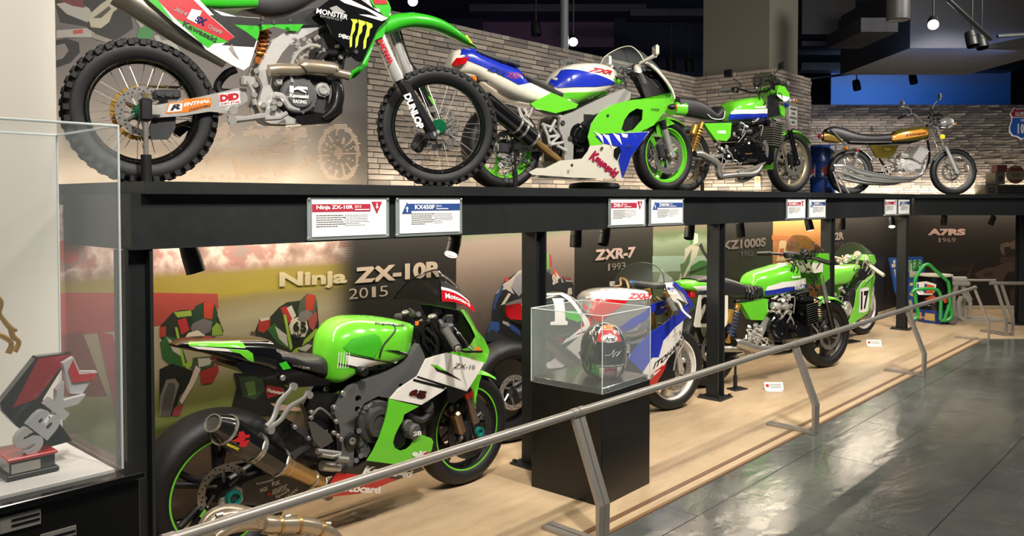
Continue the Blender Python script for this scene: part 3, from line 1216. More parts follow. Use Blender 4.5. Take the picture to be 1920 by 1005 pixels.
    word(R, 'ENERGY', B.pts('530,84 640,107 642,97 532,73', SH), shy, GREYP, .004, .0).parent = sh
    for u, v in ((620, 172), (640, 180)): word(R, 'DID', B.pts('%d,%d %d,%d %d,%d %d,%d' % (u, v + 12, u + 36, v + 16, u + 38, v, u + 2, v - 4), SH), shy, WHITEP, .004, .03).parent = sh
    bolts(G(), [(q.x, q.z) for q in B.pts('708,258 380,102 300,112 245,92', -.175)], -.17, .012, .01).obj('bolt', DARKM, R)
    G().plate(B.o('866,94 815,144 737,310 700,388 670,392 690,350 720,330 735,306 760,330 800,200 845,180', -.14), -.14, .02).obj('lower_shroud', GREEND, R)
    # frame
    FRY = -.105
    fo = '578,92 515,78 430,128 345,166 292,202 250,290 222,340 216,372 234,395 246,430 236,470 222,512 238,545 268,600 300,611 412,613 406,590 352,562 322,532 332,490 300,462 282,420 290,370 302,330 342,262 382,216 432,190 502,152 575,118'
    for y in (FRY, .065): G().plate(B.o(fo, FRY), y, .04).obj('frame_spar', ALUB, R, label='polished aluminium frame spar')
    G().tube(B.pts('300,470 340,480 380,530 425,543', -.125), .016, 8, sm=4).obj('frame_cradle', ALUB, R)
    G().tube(B.pts('575,105 640,60 720,30', -.03), .04, 10).obj('frame_headstock', ALUB, R)
    shock(R, B.p(258, 120, -.02), B.p(222, 300, -.02), .038, BRONZE, BRONZE, turns=6)
    # engine
    g = G().box(B.p(430, 470, 0), (.26, .2, .24), Matrix.Rotation(.1, 3, 'Y'), bev=.03)
    g.box(B.p(560, 300, 0), (.16, .15, .26), Matrix.Rotation(.15, 3, 'Y'), bev=.02)
    g.box(B.p(600, 180, 0), (.2, .12, .12), bev=.02)
    g.box(B.p(660, 180, 0), (.06, .22, .26), Matrix.Rotation(.35, 3, 'Y'), bev=.01)
    en = g.obj('engine', DARKM, R)
    cc = B.p(425, 472, -.12)
    ec = cover(R, 'clutch_cover', (cc.x, cc.z), .092, -.10, .05, GREYM, par=en)
    cc = B.p(545, 444, -.12)
    cover(R, 'oil_cover', (cc.x, cc.z), .038, -.10, .03, ALU, par=en)
    cc = B.p(325, 405, -.12)
    cover(R, 'water_pump', (cc.x, cc.z), .022, -.09, .04, ALU, par=en)
    y_ = -.151
    G().plate(B.o('378,425 398,427 398,438 420,428 466,432 468,446 440,442 462,456 460,462 418,444 398,448 398,460 378,458', y_), y_ - .001, .001).obj('print', WHITEP, ec)
    word(R, 'Kawasaki', B.pts('378,482 472,489 473,470 380,462', y_), y_, WHITEP, .001, .04).parent = ec
    word(R, 'RACING', B.pts('395,510 462,515 462,498 396,493', y_), y_, WHITEP, .001, .03).parent = ec
    g = G()
    for i in range(26):
        q = B.p(random.uniform(380, 640), random.uniform(190, 330), -.09)
        g.cyl(q, q + Vector((random.uniform(-.03, .03), -.02, random.uniform(-.02, .02))), random.uniform(.006, .016), 8)
    g.tube(B.pts('390,410 385,330 420,260 480,225 530,232', -.13), .009, 8, sm=4)
    g.tube(B.pts('330,410 370,340 395,330 395,280', -.12), .008, 8, sm=4)
    g.obj('engine_fittings', ALU, R)['kind'] = 'stuff'
    G().tube(B.pts('520,300 560,262 600,262 640,240', -.1), .018, 8, sm=4).obj('coolant_hose', BLACK, R)
    g = G().tube(B.pts('275,350 330,345 430,345 450,330', -.14), [.03, .031, .031, .034], 12, sm=4)
    g.tube(B.pts('440,342 460,332 590,345 605,360 672,376', -.145), [.036, .039, .037, .026, .025], 14, sm=4)
    g.obj('exhaust_pipe', TITAN, R)
    G().tube(B.pts('600,395 618,440 615,500 585,560 540,590', -.11), [.024, .03, .034, .034, .02], 12, sm=4).obj('header_guard', CARBON, R)
    G().plate(B.o('412,572 480,568 590,560 645,500 640,560 575,612 440,622 410,606', -.12), lambda x, z: -.12, .2).obj('skid_plate', CARBON, R)
    # linkage and brake pedal
    g = G().tube(B.pts('75,595 160,590 255,575', -.10), [.022, .014, .02], 8)
    g.tube(B.pts('255,590 330,585 365,560', -.15), .012, 8)
    g.cyl(B.p(95, 595, -.08), B.p(95, 595, -.13), .022, 10).cyl(B.p(100, 545, -.08), B.p(100, 545, -.12), .022, 10)
    g.box(B.p(170, 405, -.1), (.07, .05, .05), bev=.01).tube(B.pts('170,400 195,450 205,520', -.12), .012, 8)
    for u, v in ((210, 420), (205, 470), (215, 350), (250, 520), (300, 505), (330, 515), (300, 535)): g.cyl(B.p(u, v, -.09), B.p(u, v, -.14), .014, 8)
    g.obj('linkage_fittings', ALU, R)['kind'] = 'stuff'
    G().tube(B.pts('60,480 20,430 60,370 110,345', 0), .02, 8, sm=4).obj('chain_slider', BLACK, R)
    # fork
    Rz = Matrix.Rotation(st, 3, 'Z')
    fa = []
    for s, top, mid, bot in ((-1, (800, 130), (918, 398), (1080, 668)), (1, (868, 110), (966, 360), (1148, 640))):
        y = .095 * s
        a, m_, b = B.p(*top, y), B.p(*mid, y), B.p(*bot, y)
        e = a + (a - m_) * .55
        fk = G().tube([e, a, a + (m_ - a) * .55, m_ - (m_ - a) * .1, m_], [.030, .033, .033, .036, .031], 16).obj('fork_tube', ALUB, R)
        G().tube([m_, b], .022, 12).obj('fork_slider', BLACK, fk)
        q = (b - m_)
        n_ = Vector((0, -1, 0))
        if s < 0:
            G().box((m_ + b) / 2 + Vector((.012, -.02, 0)), (.055, .03, q.length * .92), Matrix.Rotation(math.atan2(q.x, q.z) + PI, 3, 'Y'), bev=.012).obj('fork_guard', BLACK, fk)
            yy = -.095 - .036
            word(R, 'DUNLOP', B.pts('942,472 1012,644 1046,630 976,460', yy), yy, WHITEP, .002, .05).parent = fk
            word(R, 'SHOWA', B.pts('806,190 870,322 896,314 832,180', -.127), -.127, REDP, .002, .06).parent = fk
        else:
            G().box(m_ + q * .45 + Vector((.02, -.0, 0)), (.05, .03, q.length * .5), Matrix.Rotation(math.atan2(q.x, q.z) + PI, 3, 'Y'), bev=.012).obj('fork_guard', GREENL, fk)
        g = G().box(b, (.06, .05, .07), bev=.012).cyl(b + Vector((0, -.03, 0)), b + Vector((0, .03, 0)), .026, 12)
        g.obj('axle_lug', DARKM if s < 0 else ALU, fk)
        fa.append(b)
    G().cyl(fa[0] + Vector((0, -.03, 0)), fa[1], .013, 10).obj('front_axle', ALUB, R)
    ca = B.p(1060, 700, .06)
    G().box(ca + Vector((-.05, 0, -.01)), (.07, .05, .11), Matrix.Rotation(.5, 3, 'Y'), bev=.012).obj('front_caliper', DARKM, R)
    G().tube(B.pts('925,150 975,300 1020,360 1050,430', .05), .006, 6, sm=4).obj('brake_hose', BLACK, R)
    # front fender, number plate, bars
    tp = B.pts('838,95 868,78 920,67 1000,66 1110,94 1200,148 1260,196 1298,236')
    bt = B.pts('838,180 868,172 920,152 1000,143 1100,158 1190,194 1250,222 1298,240')
    fb = Body([(q.x, q.z) for q in tp], [(q.x, q.z) for q in bt], [(0, .05), (.3, .065), (.7, .06), (1, .02)], 2.2)
    ff = fb.mesh(G()).obj('front_fender', GREEND, R)
    G().plate(B.o('1240,185 1256,172 1290,222 1262,206', -.03), -.034, .004).obj('sticker', YELLOW, ff)
    G().plate(B.o('740,-60 800,-80 870,10 882,42 868,92 838,70 790,20', -.09), lambda x, z: -.09, .18).obj('number_plate', GREEND, R)
    G().plate(B.o('775,-30 850,-10 866,20 800,22', -.09), -.093, .002).obj('print', REDP, R)
    h = B.p(760, -60)
    Rs = Matrix.Rotation(st, 3, 'Z')
    g = G().tube([h + Rs @ Vector(q) for q in ((-.12, -.4, .10), (-.09, -.22, .09), (0, -.09, .02), (0, .09, .02), (-.09, .22, .09), (-.12, .4, .10))], .014, 10, sm=4)
    g.obj('handlebar', BLACK, R)
    g = G().box(h + Vector((0, 0, 0)), (.07, .22, .03), Rs, bev=.008).box(h + Vector((.03, 0, -.14)), (.07, .22, .03), Rs, bev=.008)
    g.obj('fork_clamp', ALU, R)
    # display stand under the axle
    S = A.p(722, 580, -.165)
    w_ = FR.world((S.x, -.165, 0))
    st_ = tag(empty('display_stand', w_, FR.h), 'black and silver stand rod holding the rear axle of the motocross bike', 'stand')
    ax = rc.z
    G().cyl((0, 0, .002), (0, 0, .13), .023, 14).obj('foot_tube', BLACK, st_)
    G().cyl((0, 0, .13), (0, 0, ax - .03), .011, 12).obj('inner_rod', STEEL, st_)
    G().box((0, 0, ax - .005), (.05, .05, .1), bev=.008).cyl((0, 0, ax + .01), (0, .03, ax + .01), .014, 10).obj('top_block', BLACK, st_)
    G().box((0, -.01, .006), (.12, .1, .008), bev=.002).obj('foot_plate', BLACK, st_)


build_mx()
# ================================================================== GREEN SUPERBIKE on the floor, nearest
def build_ninja():
    R, FR, wb = bike_root('superbike', (1.625, 3.15), (3.0, 3.105), .006, 'green and black race superbike number 65, nearest on the floor', GL)
    N1, N2, N3, N4, N5 = FR.zoom(320, 560, 400 / 1914), FR.zoom(580, 500, 360 / 1904), FR.zoom(580, 690, 360 / 1508), FR.zoom(300, 760, 340 / 1395), FR.zoom(480, 720, 260 / 1188)
    rx, fx = -wb / 2, wb / 2
    wheel(R, (rx, .326), .326, .20, .222, 'twin', BLACK, DARKM, nsp=5, discs=(-.075,), dr=.112, stripe=GREEN, hubr=.05)
    wheel(R, (fx, .30), .30, .12, .22, 'twin', BLACK, DARKM, nsp=5, discs=(-.062, .062), dr=.155, stripe=GREEN, hubr=.04, discm=mat('dark_disc', '3a3836', .35, .5))
    # swingarm
    SW = -.125
    so = '470,742 492,690 625,622 640,598 760,545 960,505 1150,560 1165,630 1050,722 950,790 800,778 640,762 505,785'
    for y in (SW, .09): G().plate(N4.o(so, SW), y, .035).obj('swingarm', mat('dark_swingarm', '4a4743', .4, .3), R)
    for s, q, m_ in (('RK', '862,622 930,606 925,572 858,590', WHITEP), ('NGK', '770,672 832,650 828,618 766,640', WHITEP), ('AKRAPOVIC', '862,692 985,652 975,602 858,648', WHITEP), ('Kawasaki', '742,612 870,580 868,560 740,594', WHITEP), ('Speed', '890,725 1000,668 990,640 885,695', WHITEP), ('J.JUAN', '968,728 1060,668 1050,630 960,700', WHITEP)):
        word(R, s, N4.pts(q, SW), SW, m_, .002, .02)
    G().plate(N4.o('812,700 830,668 856,672 850,700 832,690', SW), SW - .002, .001).obj('print', REDP, R)
    nt_ = N4.p(570, 715, -.15)
    g = G().lathe([(0, .032), (.022, .034), (.03, .030), (.03, .021), (.012, .018), (.012, 0)], (nt_.x, -.13, nt_.z), (0, -1, 0), 28)
    g.obj('axle_nut', TEAL, R)
    G().cyl((nt_.x, -.15, nt_.z), (nt_.x, .14, nt_.z), .013, 10).obj('rear_axle', DARKM, R)
    G().plate(N4.o('455,770 470,720 600,628 625,640 632,720 600,770 520,785', SW), SW - .008, .02).obj('axle_carrier', ALU, R)
    G().box(N4.p(400, 850, -.09), (.1, .05, .06), bev=.012).obj('rear_caliper', BLACK, R)
    G().plate(N4.o('305,858 345,800 358,812 318,866', -.12), -.12, .004).obj('print', GREEN, R)
    # muffler
    A_, B_ = N4.p(500, 188, -.235), N4.p(902, 440, -.185)
    d = (B_ - A_).normalized()
    g = G()
    pr = [(0, .058), (.004, .061), (.006, .061), ((B_ - A_).length - .004, .060), ((B_ - A_).length, .057)]
    mu = G().lathe([(h, r) for h, r in pr], A_, B_ - A_, 10).obj('muffler', BLACKG, R, ang=12)
    for t, rr_ in ((0, .063), (.52, .0625), (.56, .0625), (1, .062)):
        p = A_ + (B_ - A_) * t
        G().lathe([(-.004, rr_ - .006), (-.004, rr_), (.006, rr_), (.006, rr_ - .006)], p, B_ - A_, 24, closed=True).obj('clamp_band', STEEL, mu)
    o_ = N4.p(408, 138, -.262)
    G().tube([A_, A_ + (o_ - A_) * .45, o_], [.060, .050, .034], 20, cap=False).obj('muffler_tip', CARBON, mu)
    ax = (o_ - A_).normalized()
    G().lathe([(0, .030), (0, .036), (.008, .036), (.008, .031)], o_ - ax * .002, ax, 28, closed=True).obj('muffler_ring', STEEL, mu)
    G().lathe([(0, .030), (-.05, .028), (-.05, 0)], o_, ax, 24).obj('muffler_bore', mat('sooty_bore', '5a554c', .5, .5), mu)
    ys_ = -.30
    def mus(x, z): return -.215 - .06 + 1.2 * 0
    yl = lambda x, z: (A_.y + (B_.y - A_.y) * ((x - A_.x) / (B_.x - A_.x))) - .0625 - .0
    G().plate(N4.o('552,275 600,245 605,205 640,198 655,225 690,225 688,248 655,252 640,275 690,262 660,318 612,320 610,285', yl), lambda x, z: yl(x, z) - .001, .001, grid=0).obj('print', REDP, mu)
    word(R, 'AKRAPOVIC', N4.pts('505,305 600,350 610,330 520,288', yl), yl, YELLOW, .001, .03).parent = mu
    C_ = N4.p(1235, 592, -.13)
    G().tube([B_, B_ + (C_ - B_) * .14, B_ + (C_ - B_) * .22, B_ + (C_ - B_) * .85, C_], [.055, .046, .036, .032, .030], 18).obj('link_pipe', HEATT, R)
    g = G()
    for t in (.22, .8): G().lathe([(-.004, .03), (-.004, .037), (.004, .037), (.004, .03)], B_ + (C_ - B_) * t, C_ - B_, 18, closed=True).obj('pipe_clamp', STEEL, R)
    g.tube([C_, C_ + (C_ - B_) * .25 + Vector((0, .05, -.02)), C_ + (C_ - B_) * .5 + Vector((0, .1, -.04))], .03, 12, sm=3)
    g.obj('header_outlet', STEEL, R)
    p0 = N5.p(560, 700, -.15)
    G().cyl(p0, p0 + Vector((.09, -.0, -.03)), .022, 12).obj('exhaust_valve_box', ALU, R)
    # muffler hanger
    g = G()
    for st_, w in (('358,32 320,70 215,160 160,255 110,310 48,355', .017), ('492,105 430,140 300,205 220,290 150,330 60,365', .015)):
        P_ = N5.pts(st_, -.17)
        for i, q in enumerate(P_): q.y = -.12 - .09 * i / 5
        g.tube(P_, [w * .8, w * .55, w * .8, w * .8, w * .7, w], 8, sm=4, flat=.5)
    for u, v in ((358, 32), (492, 105), (65, 372)):
        q = N5.p(u, v, -.16)
        yb_ = -.12 if u > 300 else -.21
        g.cyl((q.x, yb_ + .015, q.z), (q.x, yb_ - .015, q.z), .016, 12)
    g.obj('muffler_hanger', mat('grey_hanger', '8e8c86', .4, .4), R)
    # tail
    tp = N1.o('18,408 70,382 150,362 330,347 570,342 800,345 895,372')
    bt = N1.o('18,432 70,448 160,466 400,520 620,600 820,650 895,690', -.08)
    tb = Body(tp, bt, [(0, .035), (.15, .085), (.5, .12), (1, .135)], 3.2)
    tl = tb.mesh(G()).obj('tail_cowl', BLACKG, R)
    ts = tb.side(.002)
    def dec(st_, m_, z=N1, s_=ts, par=tl, n='print', gr=.02): return G().plate(z.o(st_, s_), lambda x, z: s_(x, z) - .001, .0015, grid=gr).obj(n, m_, par)
    dec('155,402 170,385 330,384 625,375 672,443 450,434 250,426 165,418', GREEN)
    dec('160,424 300,432 690,462 735,492 745,572 690,548 620,492 520,474 380,464 250,452', WHITE)
    ts2 = tb.side(.0035)
    dec('520,452 690,463 735,492 745,572 690,548 620,492 560,478', GREEN, s_=ts2)
    tp = N1.o('650,380 690,372 880,372 900,395 905,470')
    G().hull([Vector(p) for p in N1.pts('655,385,-.1 880,378,-.1 900,480,-.1 715,462,-.1 655,380,.1 880,374,.1 900,470,.1 715,455,.1')]).obj('bum_pad', SEAT, R)
    tp = N1.o('905,463 960,452 1080,492 1290,498 1370,528 1412,590')
    bt = N1.o('905,490 960,545 1080,612 1180,650 1310,700 1412,735', -.1)
    sb = Body(tp, bt, [(0, .09), (.3, .12), (.8, .12), (1, .10)], 3)
    se = sb.mesh(G()).obj('seat', SEAT, R)
    word(R, 'RACE SEATS', N1.pts('1090,608 1240,640 1245,617 1094,588', sb.side()), sb.side(.003), WHITEP, 0, .04).parent = se
    G().plate(N1.o('740,500 930,500 1080,625 1310,695 1425,735 1425,775 1300,785 1130,795 900,745 650,665 590,615 640,560 740,572', -.12), -.12, .24).obj('subframe', BLACKG, R)
    G().plate(N1.o('975,585 1040,565 1080,625 1010,640', -.125), -.125, .005).obj('subframe_print', GREEND, R)
    bolts(G(), [(q.x, q.z) for q in N1.pts('1540,848 1455,975 1000,710', -.13)], -.13, .013, .01).obj('bolt', STEEL, R)
    # tank and airbox cover
    tp = N2.o('84,868 112,735 160,628 238,548 335,503 450,488 640,490 800,513 950,553 1060,598 1112,632')
    bt = N2.o('84,872 130,1000 205,1113 371,1188 470,1120 560,1030 880,965 1040,872 1095,720 1112,650', -.15)
    kb = Body(tp, bt, [(0, .05), (.1, .115), (.35, .18), (.6, .185), (.8, .16), (1, .09)], 2.8, 4.5)
    tk = kb.mesh(G(), 60, 44).obj('fuel_tank', GREEN, R)
    ks = kb.side(.002)
    ks2 = kb.side(.0032)
    dec('375,872 700,937 885,972 830,1000 700,1022 560,1030 380,985', WHITE, N2, ks, tk)
    for st_ in ('360,862 700,928 890,966 885,976 700,940 375,876', '290,958 400,975 540,1005 530,1016 380,990 285,968', '745,822 880,832 1010,890 1000,900 880,858'):
        dec(st_, BLACKP, N2, ks2, tk)
    dec('880,836 1005,862 1030,880 1008,892', WHITE, N2, ks2, tk)
    dec('335,800 420,712 560,680 640,664 690,690 722,760 640,905 390,852', mat('textured_green_pad', '37a515', .5, 0, 0, .25, 260, .6, 260), N2, ks2, tk, 'knee_pad')
    for i in range(5):
        u = 290 + i * 26
        dec('%d,850 %d,850 %d,1010 %d,1010' % (u, u + 7, u - 8, u - 15), WHITE, N2, ks2, tk)
    for st_ in ('1030,640 1057,680 1050,708 1034,682', '1003,668 1038,722 1030,738 1006,702', '980,700 1018,766 1010,782 984,742'): dec(st_, BLACKP, N2, ks2, tk, 'vent')
    G().tube(N2.pts('830,570 852,630 800,700 735,780 695,900 690,1000', kb.side(.001)), .0045, 6, sm=4).obj('tank_seam', BLACKP, tk)
    G().tube(N2.pts('235,745 250,655 295,590 400,556 530,540', kb.side(.0005)), .0028, 6, sm=4).obj('tank_highlight_line', WHITE, tk)  # thin white line painted as a highlight along the tank's rear curve
    word(R, 'Kawasaki', N2.pts('648,572 935,592 940,562 652,542', kb.side()), kb.side(.004), BLACKP, 0, .03).parent = tk
    q = N2.p(530, 498)
    g = G().lathe([(0, .06), (.006, .055), (.010, .045), (.006, .03), (.012, .02), (.012, 0)], (q.x, 0, q.z - .01), (0, 0, 1), 24)
    g.obj('fuel_cap', BLACK, tk)
    q = N3.p(425, 28, -.19)
    G().cyl((q.x, -.15, q.z), (q.x, -.205, q.z), .02, 14, bev=.003).obj('tank_bolt', BLACK, R)
    # frame spars
    FY_ = -.15
    fo = '200,368 298,190 335,150 560,52 720,-28 800,-100 862,-190 905,-100 915,-20 862,62 700,170 635,240 540,222 430,280 385,342 362,420 350,520 350,782 258,786 255,600 236,450'
    hol = [[(a.x, a.z) for a in [N3.p(u + r * math.cos(t * PI / 6), v + r * 1.05 * math.sin(t * PI / 6), FY_) for t in range(12)]] for u, v, r in ((385, 240, 25), (380, 325, 23), (718, 135, 14))]
    for y in (FY_, .11): G().plate(N3.o(fo, FY_), y, .04, holes=hol).obj('frame_spar', GREYM, R, label='dark grey alloy frame spar')
    q = N3.p(332, 572, -.16)
    g = G().lathe([(0, .036), (.012, .036), (.016, .03), (.016, .02), (.006, .018), (.006, 0)], (q.x, -.15, q.z), (0, -1, 0), 24).obj('pivot_bolt', BLACK, R)
    G().lathe([(0, .017), (.018, .017), (.018, .010), (.008, .01), (.008, 0)], (q.x, -.15, q.z), (0, -1, 0), 20).obj('pivot_bolt', STEEL, R)
    # engine
    en = G().box(N3.p(560, 450, 0), (.42, .27, .34), bev=.04).box(N3.p(700, 250, 0), (.3, .24, .26), Matrix.Rotation(.3, 3, 'Y'), bev=.04).obj('engine', DARKM, R)
    q = N3.p(540, 425, -.17)
    cover(R, 'clutch_cover', (q.x, q.z), .098, -.13, .06, mat('satin_grey_cover', '474645', .38, .3), par=en, seg=40)
    q = N3.p(420, 600, -.16)
    cover(R, 'generator_cover', (q.x, q.z), .03, -.12, .03, DARKM, par=en)
    g = G()
    for u, v in ((390, 495), (405, 690), (370, 725), (480, 330), (445, 310)): g.cyl(N3.p(u, v, -.12), N3.p(u, v, -.17), .012, 10)
    g.plate(N3.o('380,520 440,560 470,640 440,700 400,690 385,600', -.14), -.15, .03)
    g.obj('engine_fittings', GREYM, R)['kind'] = 'stuff'
    # lower fairing
    FA = lambda x, z: -.205 + .55 * max(0, x - .42) ** 1.6 + .10 * max(0, .42 - z) ** 1
    fo = '628,240 700,262 862,300 800,335 745,365 735,410 700,470 672,530 658,585 672,628 720,652 765,640 800,610 822,560 832,505 870,520 960,552 975,580 960,650 908,700 882,762 700,760 455,728 500,660 555,540 595,420 618,320'
    lf = G().plate(N3.o(fo, FA), FA, .008, mirror=False).obj('lower_fairing', GREEN, R)
    mirror_part(lf, R)
    word(R, 'elf', N3.pts('800,690 905,715 920,655 815,640', FA), lambda x, z: FA(x, z) - .003, WHITEP, 0, .05).parent = lf
    G().plate(N3.o('892,668 935,655 930,700 905,718', FA), lambda x, z: FA(x, z) - .004, .001).obj('print', REDP, lf)
    q = N3.p(780, 490, -.17)
    g = G().box((q.x - .02, -.13, q.z - .05), (.2, .08, .24), Matrix.Rotation(-.15, 3, 'Y'), bev=.03)
    g.obj('engine_case_guard', BLACKG, R)
    G().cyl((q.x, -.15, q.z), (q.x + .01, -.215, q.z), .038, 18, bev=.008).cyl((q.x - .02, -.15, q.z + .03), (q.x - .02, -.2, q.z + .03), .03, 16, bev=.006).obj('crash_protector', mat('grey_nylon', '4c4b49', .55), R)
    word(R, 'GB', [(q.x - .02, q.z - .015), (q.x + .04, q.z - .02), (q.x + .04, q.z), (q.x - .02, q.z + .005)], -.217, WHITEP, .001, .03)
    G().plate(N3.o('832,505 960,430 1050,300 1090,165 1060,180 880,292 870,330 930,400 900,440 850,470', -.12), -.12, .05).obj('inner_duct', BLACKG, R)
    G().cyl(N3.p(930, 305, -.12), N3.p(930, 305, -.17), .03, 16, bev=.005).obj('duct_plug', DARKM, R)
    G().tube(N3.pts('760,360 840,400 900,400 960,330', -.16), .016, 10, sm=4).obj('coolant_hose', DARKM, R)
    # upper fairing: white flank, green nose
    wo = '635,240 700,165 850,65 919,-71 1000,-98 1085,-119 1200,-90 1378,-40 1335,30 1230,195 1080,150 1045,185 880,290'
    uf = G().plate(N3.o(wo, FA), FA, .008).obj('upper_fairing', WHITE, R)
    mirror_part(uf, R)
    FA2 = lambda x, z: FA(x, z) - .002
    def d3(st_, m_, z=N3, n='print'): return G().plate(z.o(st_, FA2), FA2, .0015).obj(n, m_, uf)
    d3('820,84 1070,148 1060,165 900,125 815,100', BLACKP)
    d3('850,62 1240,185 1236,197 1075,150 845,72', BLACKP)
    d3('980,-10 1085,30 1195,98 1110,62 1000,22', BLACKP)
    d3('955,-30 1010,-20 1085,30 1000,10', GREEN)
    d3('1080,155 1235,200 1130,280 1090,270', BLACKP)
    word(R, '65', N3.pts('775,225 905,243 925,180 790,158', FA), lambda x, z: FA(x, z) - .004, BLACKP, 0, .09).parent = uf
    word(R, '65', N3.pts('783,217 898,234 916,187 797,166', FA), lambda x, z: FA(x, z) - .0055, mat('dark_red_print', '5a0f14', .4), 0, .01).parent = uf
    word(R, 'ZX-10', N2.pts('1420,1005 1640,1015 1640,975 1450,955', FA), lambda x, z: FA(x, z) - .004, BLACKP, 0, .0).parent = uf
    bolts(G(), [(q.x, q.z) for q in N3.pts('935,140 ', FA)], FA(.6, .6) - .01, .014, .01).obj('bolt', BLACK, R)
    # nose: two shells per side meeting at the centre
    def lines(st, y): return [N2.p(u, v, yy) for (u, v), yy in zip(st, y)]
    rows = [lines([(1370, 856), (1440, 900), (1560, 925), (1745, 958)], (-.19, -.185, -.165, -.10)),
            lines([(1420, 842), (1500, 870), (1620, 890), (1770, 900)], (-.19, -.185, -.165, -.07)),
            lines([(1580, 800), (1640, 810), (1700, 830), (1788, 832)], (-.19, -.17, -.12, -.03)),
            lines([(1645, 690), (1680, 690), (1710, 700), (1735, 715)], (-.18, -.15, -.10, .0)),
            lines([(1600, 590), (1625, 590), (1640, 600), (1660, 625)], (-.17, -.14, -.09, .0)),
            lines([(1500, 425), (1530, 425), (1550, 432), (1570, 450)], (-.16, -.13, -.08, .0))]
    for sg in (1, -1):
        rr_ = [catmull([Vector((q.x, q.y * sg, q.z)) for q in r_], 4) for r_ in rows]
        n_ = len(rr_[0])
        g = G().loft([r_ for r_ in rr_] , closed=False, cap=False)
        inn = [[q + Vector((-.010, .010 * sg, 0)) for q in r_] for r_ in rr_]
        G().loft(inn, closed=False, cap=False).obj('nose_liner', BLACK, R, ang=60)
        g.obj('nose_cowl', GREEN, R, ang=60)
    G().plate(N2.o('1660,790 1690,800 1715,840 1640,850', -.19), -.19, .003).obj('sticker', ORANGEP, R)
    # windscreen
    arch = catmull(N2.pts('1305,348,-.165 1298,200,-.15 1290,60,-.10 1225,36,0 1040,110,.10 900,225,.15 838,322,.165'), 5)
    nose = catmull([Vector((N2.p(1560, 440).x, y, N2.p(1560, 440).z + dz)) for y, dz in ((-.12, -.03), (-.10, .0), (-.06, .02), (0, .03), (.06, .02), (.10, 0), (.12, -.03))], 5)
    def ring(t, off=0):
        r_ = []
        for a, b in zip(arch, nose):
            p = a * (1 - t) + b * t
            c = Vector((p.x, 0, p.z - .12))
            p = p + Vector((0, 0, .03 * math.sin(PI * t)))
            if off: p = p + (p - c).normalized() * off
            r_.append(p)
        return r_
    g = G().loft([ring(t / 8) for t in range(9)], closed=False, cap=False)
    ws = g.obj('windscreen', SMOKE_LIGHT, R, ang=60)
    G().tube(arch, .004, 6).obj('screen_edge', BLACKG, ws)
    g = G().loft([ring(t / 8 * .8 + .02, .002)[0:5] for t in range(9)], closed=False, cap=False).obj('screen_sticker', RED, ws)
    G().loft([ring(t / 8 * .7 + .02, .002)[4:6] for t in range(9)], closed=False, cap=False).obj('screen_sticker', WHITEP, ws)
    g = G().loft([ring(t / 8 * .6 + .02, .002)[5:8] for t in range(9)], closed=False, cap=False).obj('screen_sticker', BLACKP, ws)
    q = ring(.3, .004)
    q2 = ring(.78, .004)
    ga = G()
    text_quad(ga, 'Motocard', [(0, 0), (1, 0), (1, 1), (0, 1)], lambda u, v: ring(.10 + .6 * u, .004)[1] * (1 - v) + ring(.10 + .6 * u, .004)[3] * v, .03)
    ga.obj('lettering', WHITEP, ws)
    # cockpit
    G().hull([Vector(p) for p in N2.pts('1200,560,-.12 1480,560,-.12 1420,790,-.1 1200,860,-.1 1200,560,.12 1480,560,.12 1420,790,.1 1200,860,.1')]).obj('cockpit_tray', BLACK, R)
    G().hull([Vector(p) for p in N2.pts('1110,620,-.08 1190,540,-.09 1330,520,-.09 1340,640,-.09 1200,870,-.09 1120,760,-.08 1110,620,.08 1190,540,.09 1330,520,.09 1340,640,.09 1200,870,.09 1120,760,.08')]).obj('steering_head', BLACK, R)
    G().hull([Vector(p) for p in N2.pts('1230,420,-.08 1340,420,-.08 1340,470,-.08 1240,470,-.08 1230,420,.08 1340,420,.08 1340,470,.08 1240,470,.08')]).obj('dashboard', BLACKG, R)
    top = N2.p(1225, 470, -.11)
    for sg in (-1, 1):
        g = G().tube([Vector((top.x, sg * .105, top.z - .02)), Vector((fx - .06, sg * .105, .52))], .027, 14).obj('fork_tube', BLACK, R)
        G().cyl(Vector((top.x, sg * .105, top.z - .02)), Vector((top.x - .004, sg * .105, top.z - .005)), .022, 14, bev=.004).obj('fork_cap', STEEL, g)
        a = Vector((fx - .06, sg * .105, .52))
        b = Vector((fx + .01, sg * .105, .30))
        G().tube([a, b + (a - b) * .2], .021, 12).obj('fork_slider', mat('smoky_bronze', '6e5f4e', .3, .5), g)
        G().lathe([(0, .022), (.0, .03), (.03, .03), (.03, .022)], a, b - a, 16, closed=True).obj('fork_ring', REDANO, g)
        G().box(b, (.05, .035, .12), Matrix.Rotation(-.3, 3, 'Y'), bev=.01).obj('axle_lug', BLACK, g)
        c = Vector((fx - .105, sg * .085, .36))
        G().box(c, (.045, .055, .13), Matrix.Rotation(-.35, 3, 'Y'), bev=.012).obj('brake_caliper', mat('nickel_caliper', '80694f', .3, .6), g)
    q = N3.p(1300, 497, -.13)
    G().lathe([(0, .026), (.02, .026), (.02, .017), (.006, .015), (.006, 0)], (fx, -.125, .30), (0, -1, 0), 24).obj('axle_nut', TEAL, R)
    # near clip-on
    a, b = N2.p(1360, 640, -.22), N2.p(1468, 808, -.345)
    hb = G().tube([a + (a - b) * .6, a], .014, 10).obj('handlebar', BLACK, R)
    G().tube([a, a + (b - a) * .06, b - (b - a) * .06, b], [.026, .021, .021, .024], 14).obj('grip', mat('grip_rubber', '4a4a48', .7, 0, 0, .2, 200), hb)
    G().cyl(b, b + (b - a).normalized() * .012, .014, 12).obj('bar_end', ALU, hb)
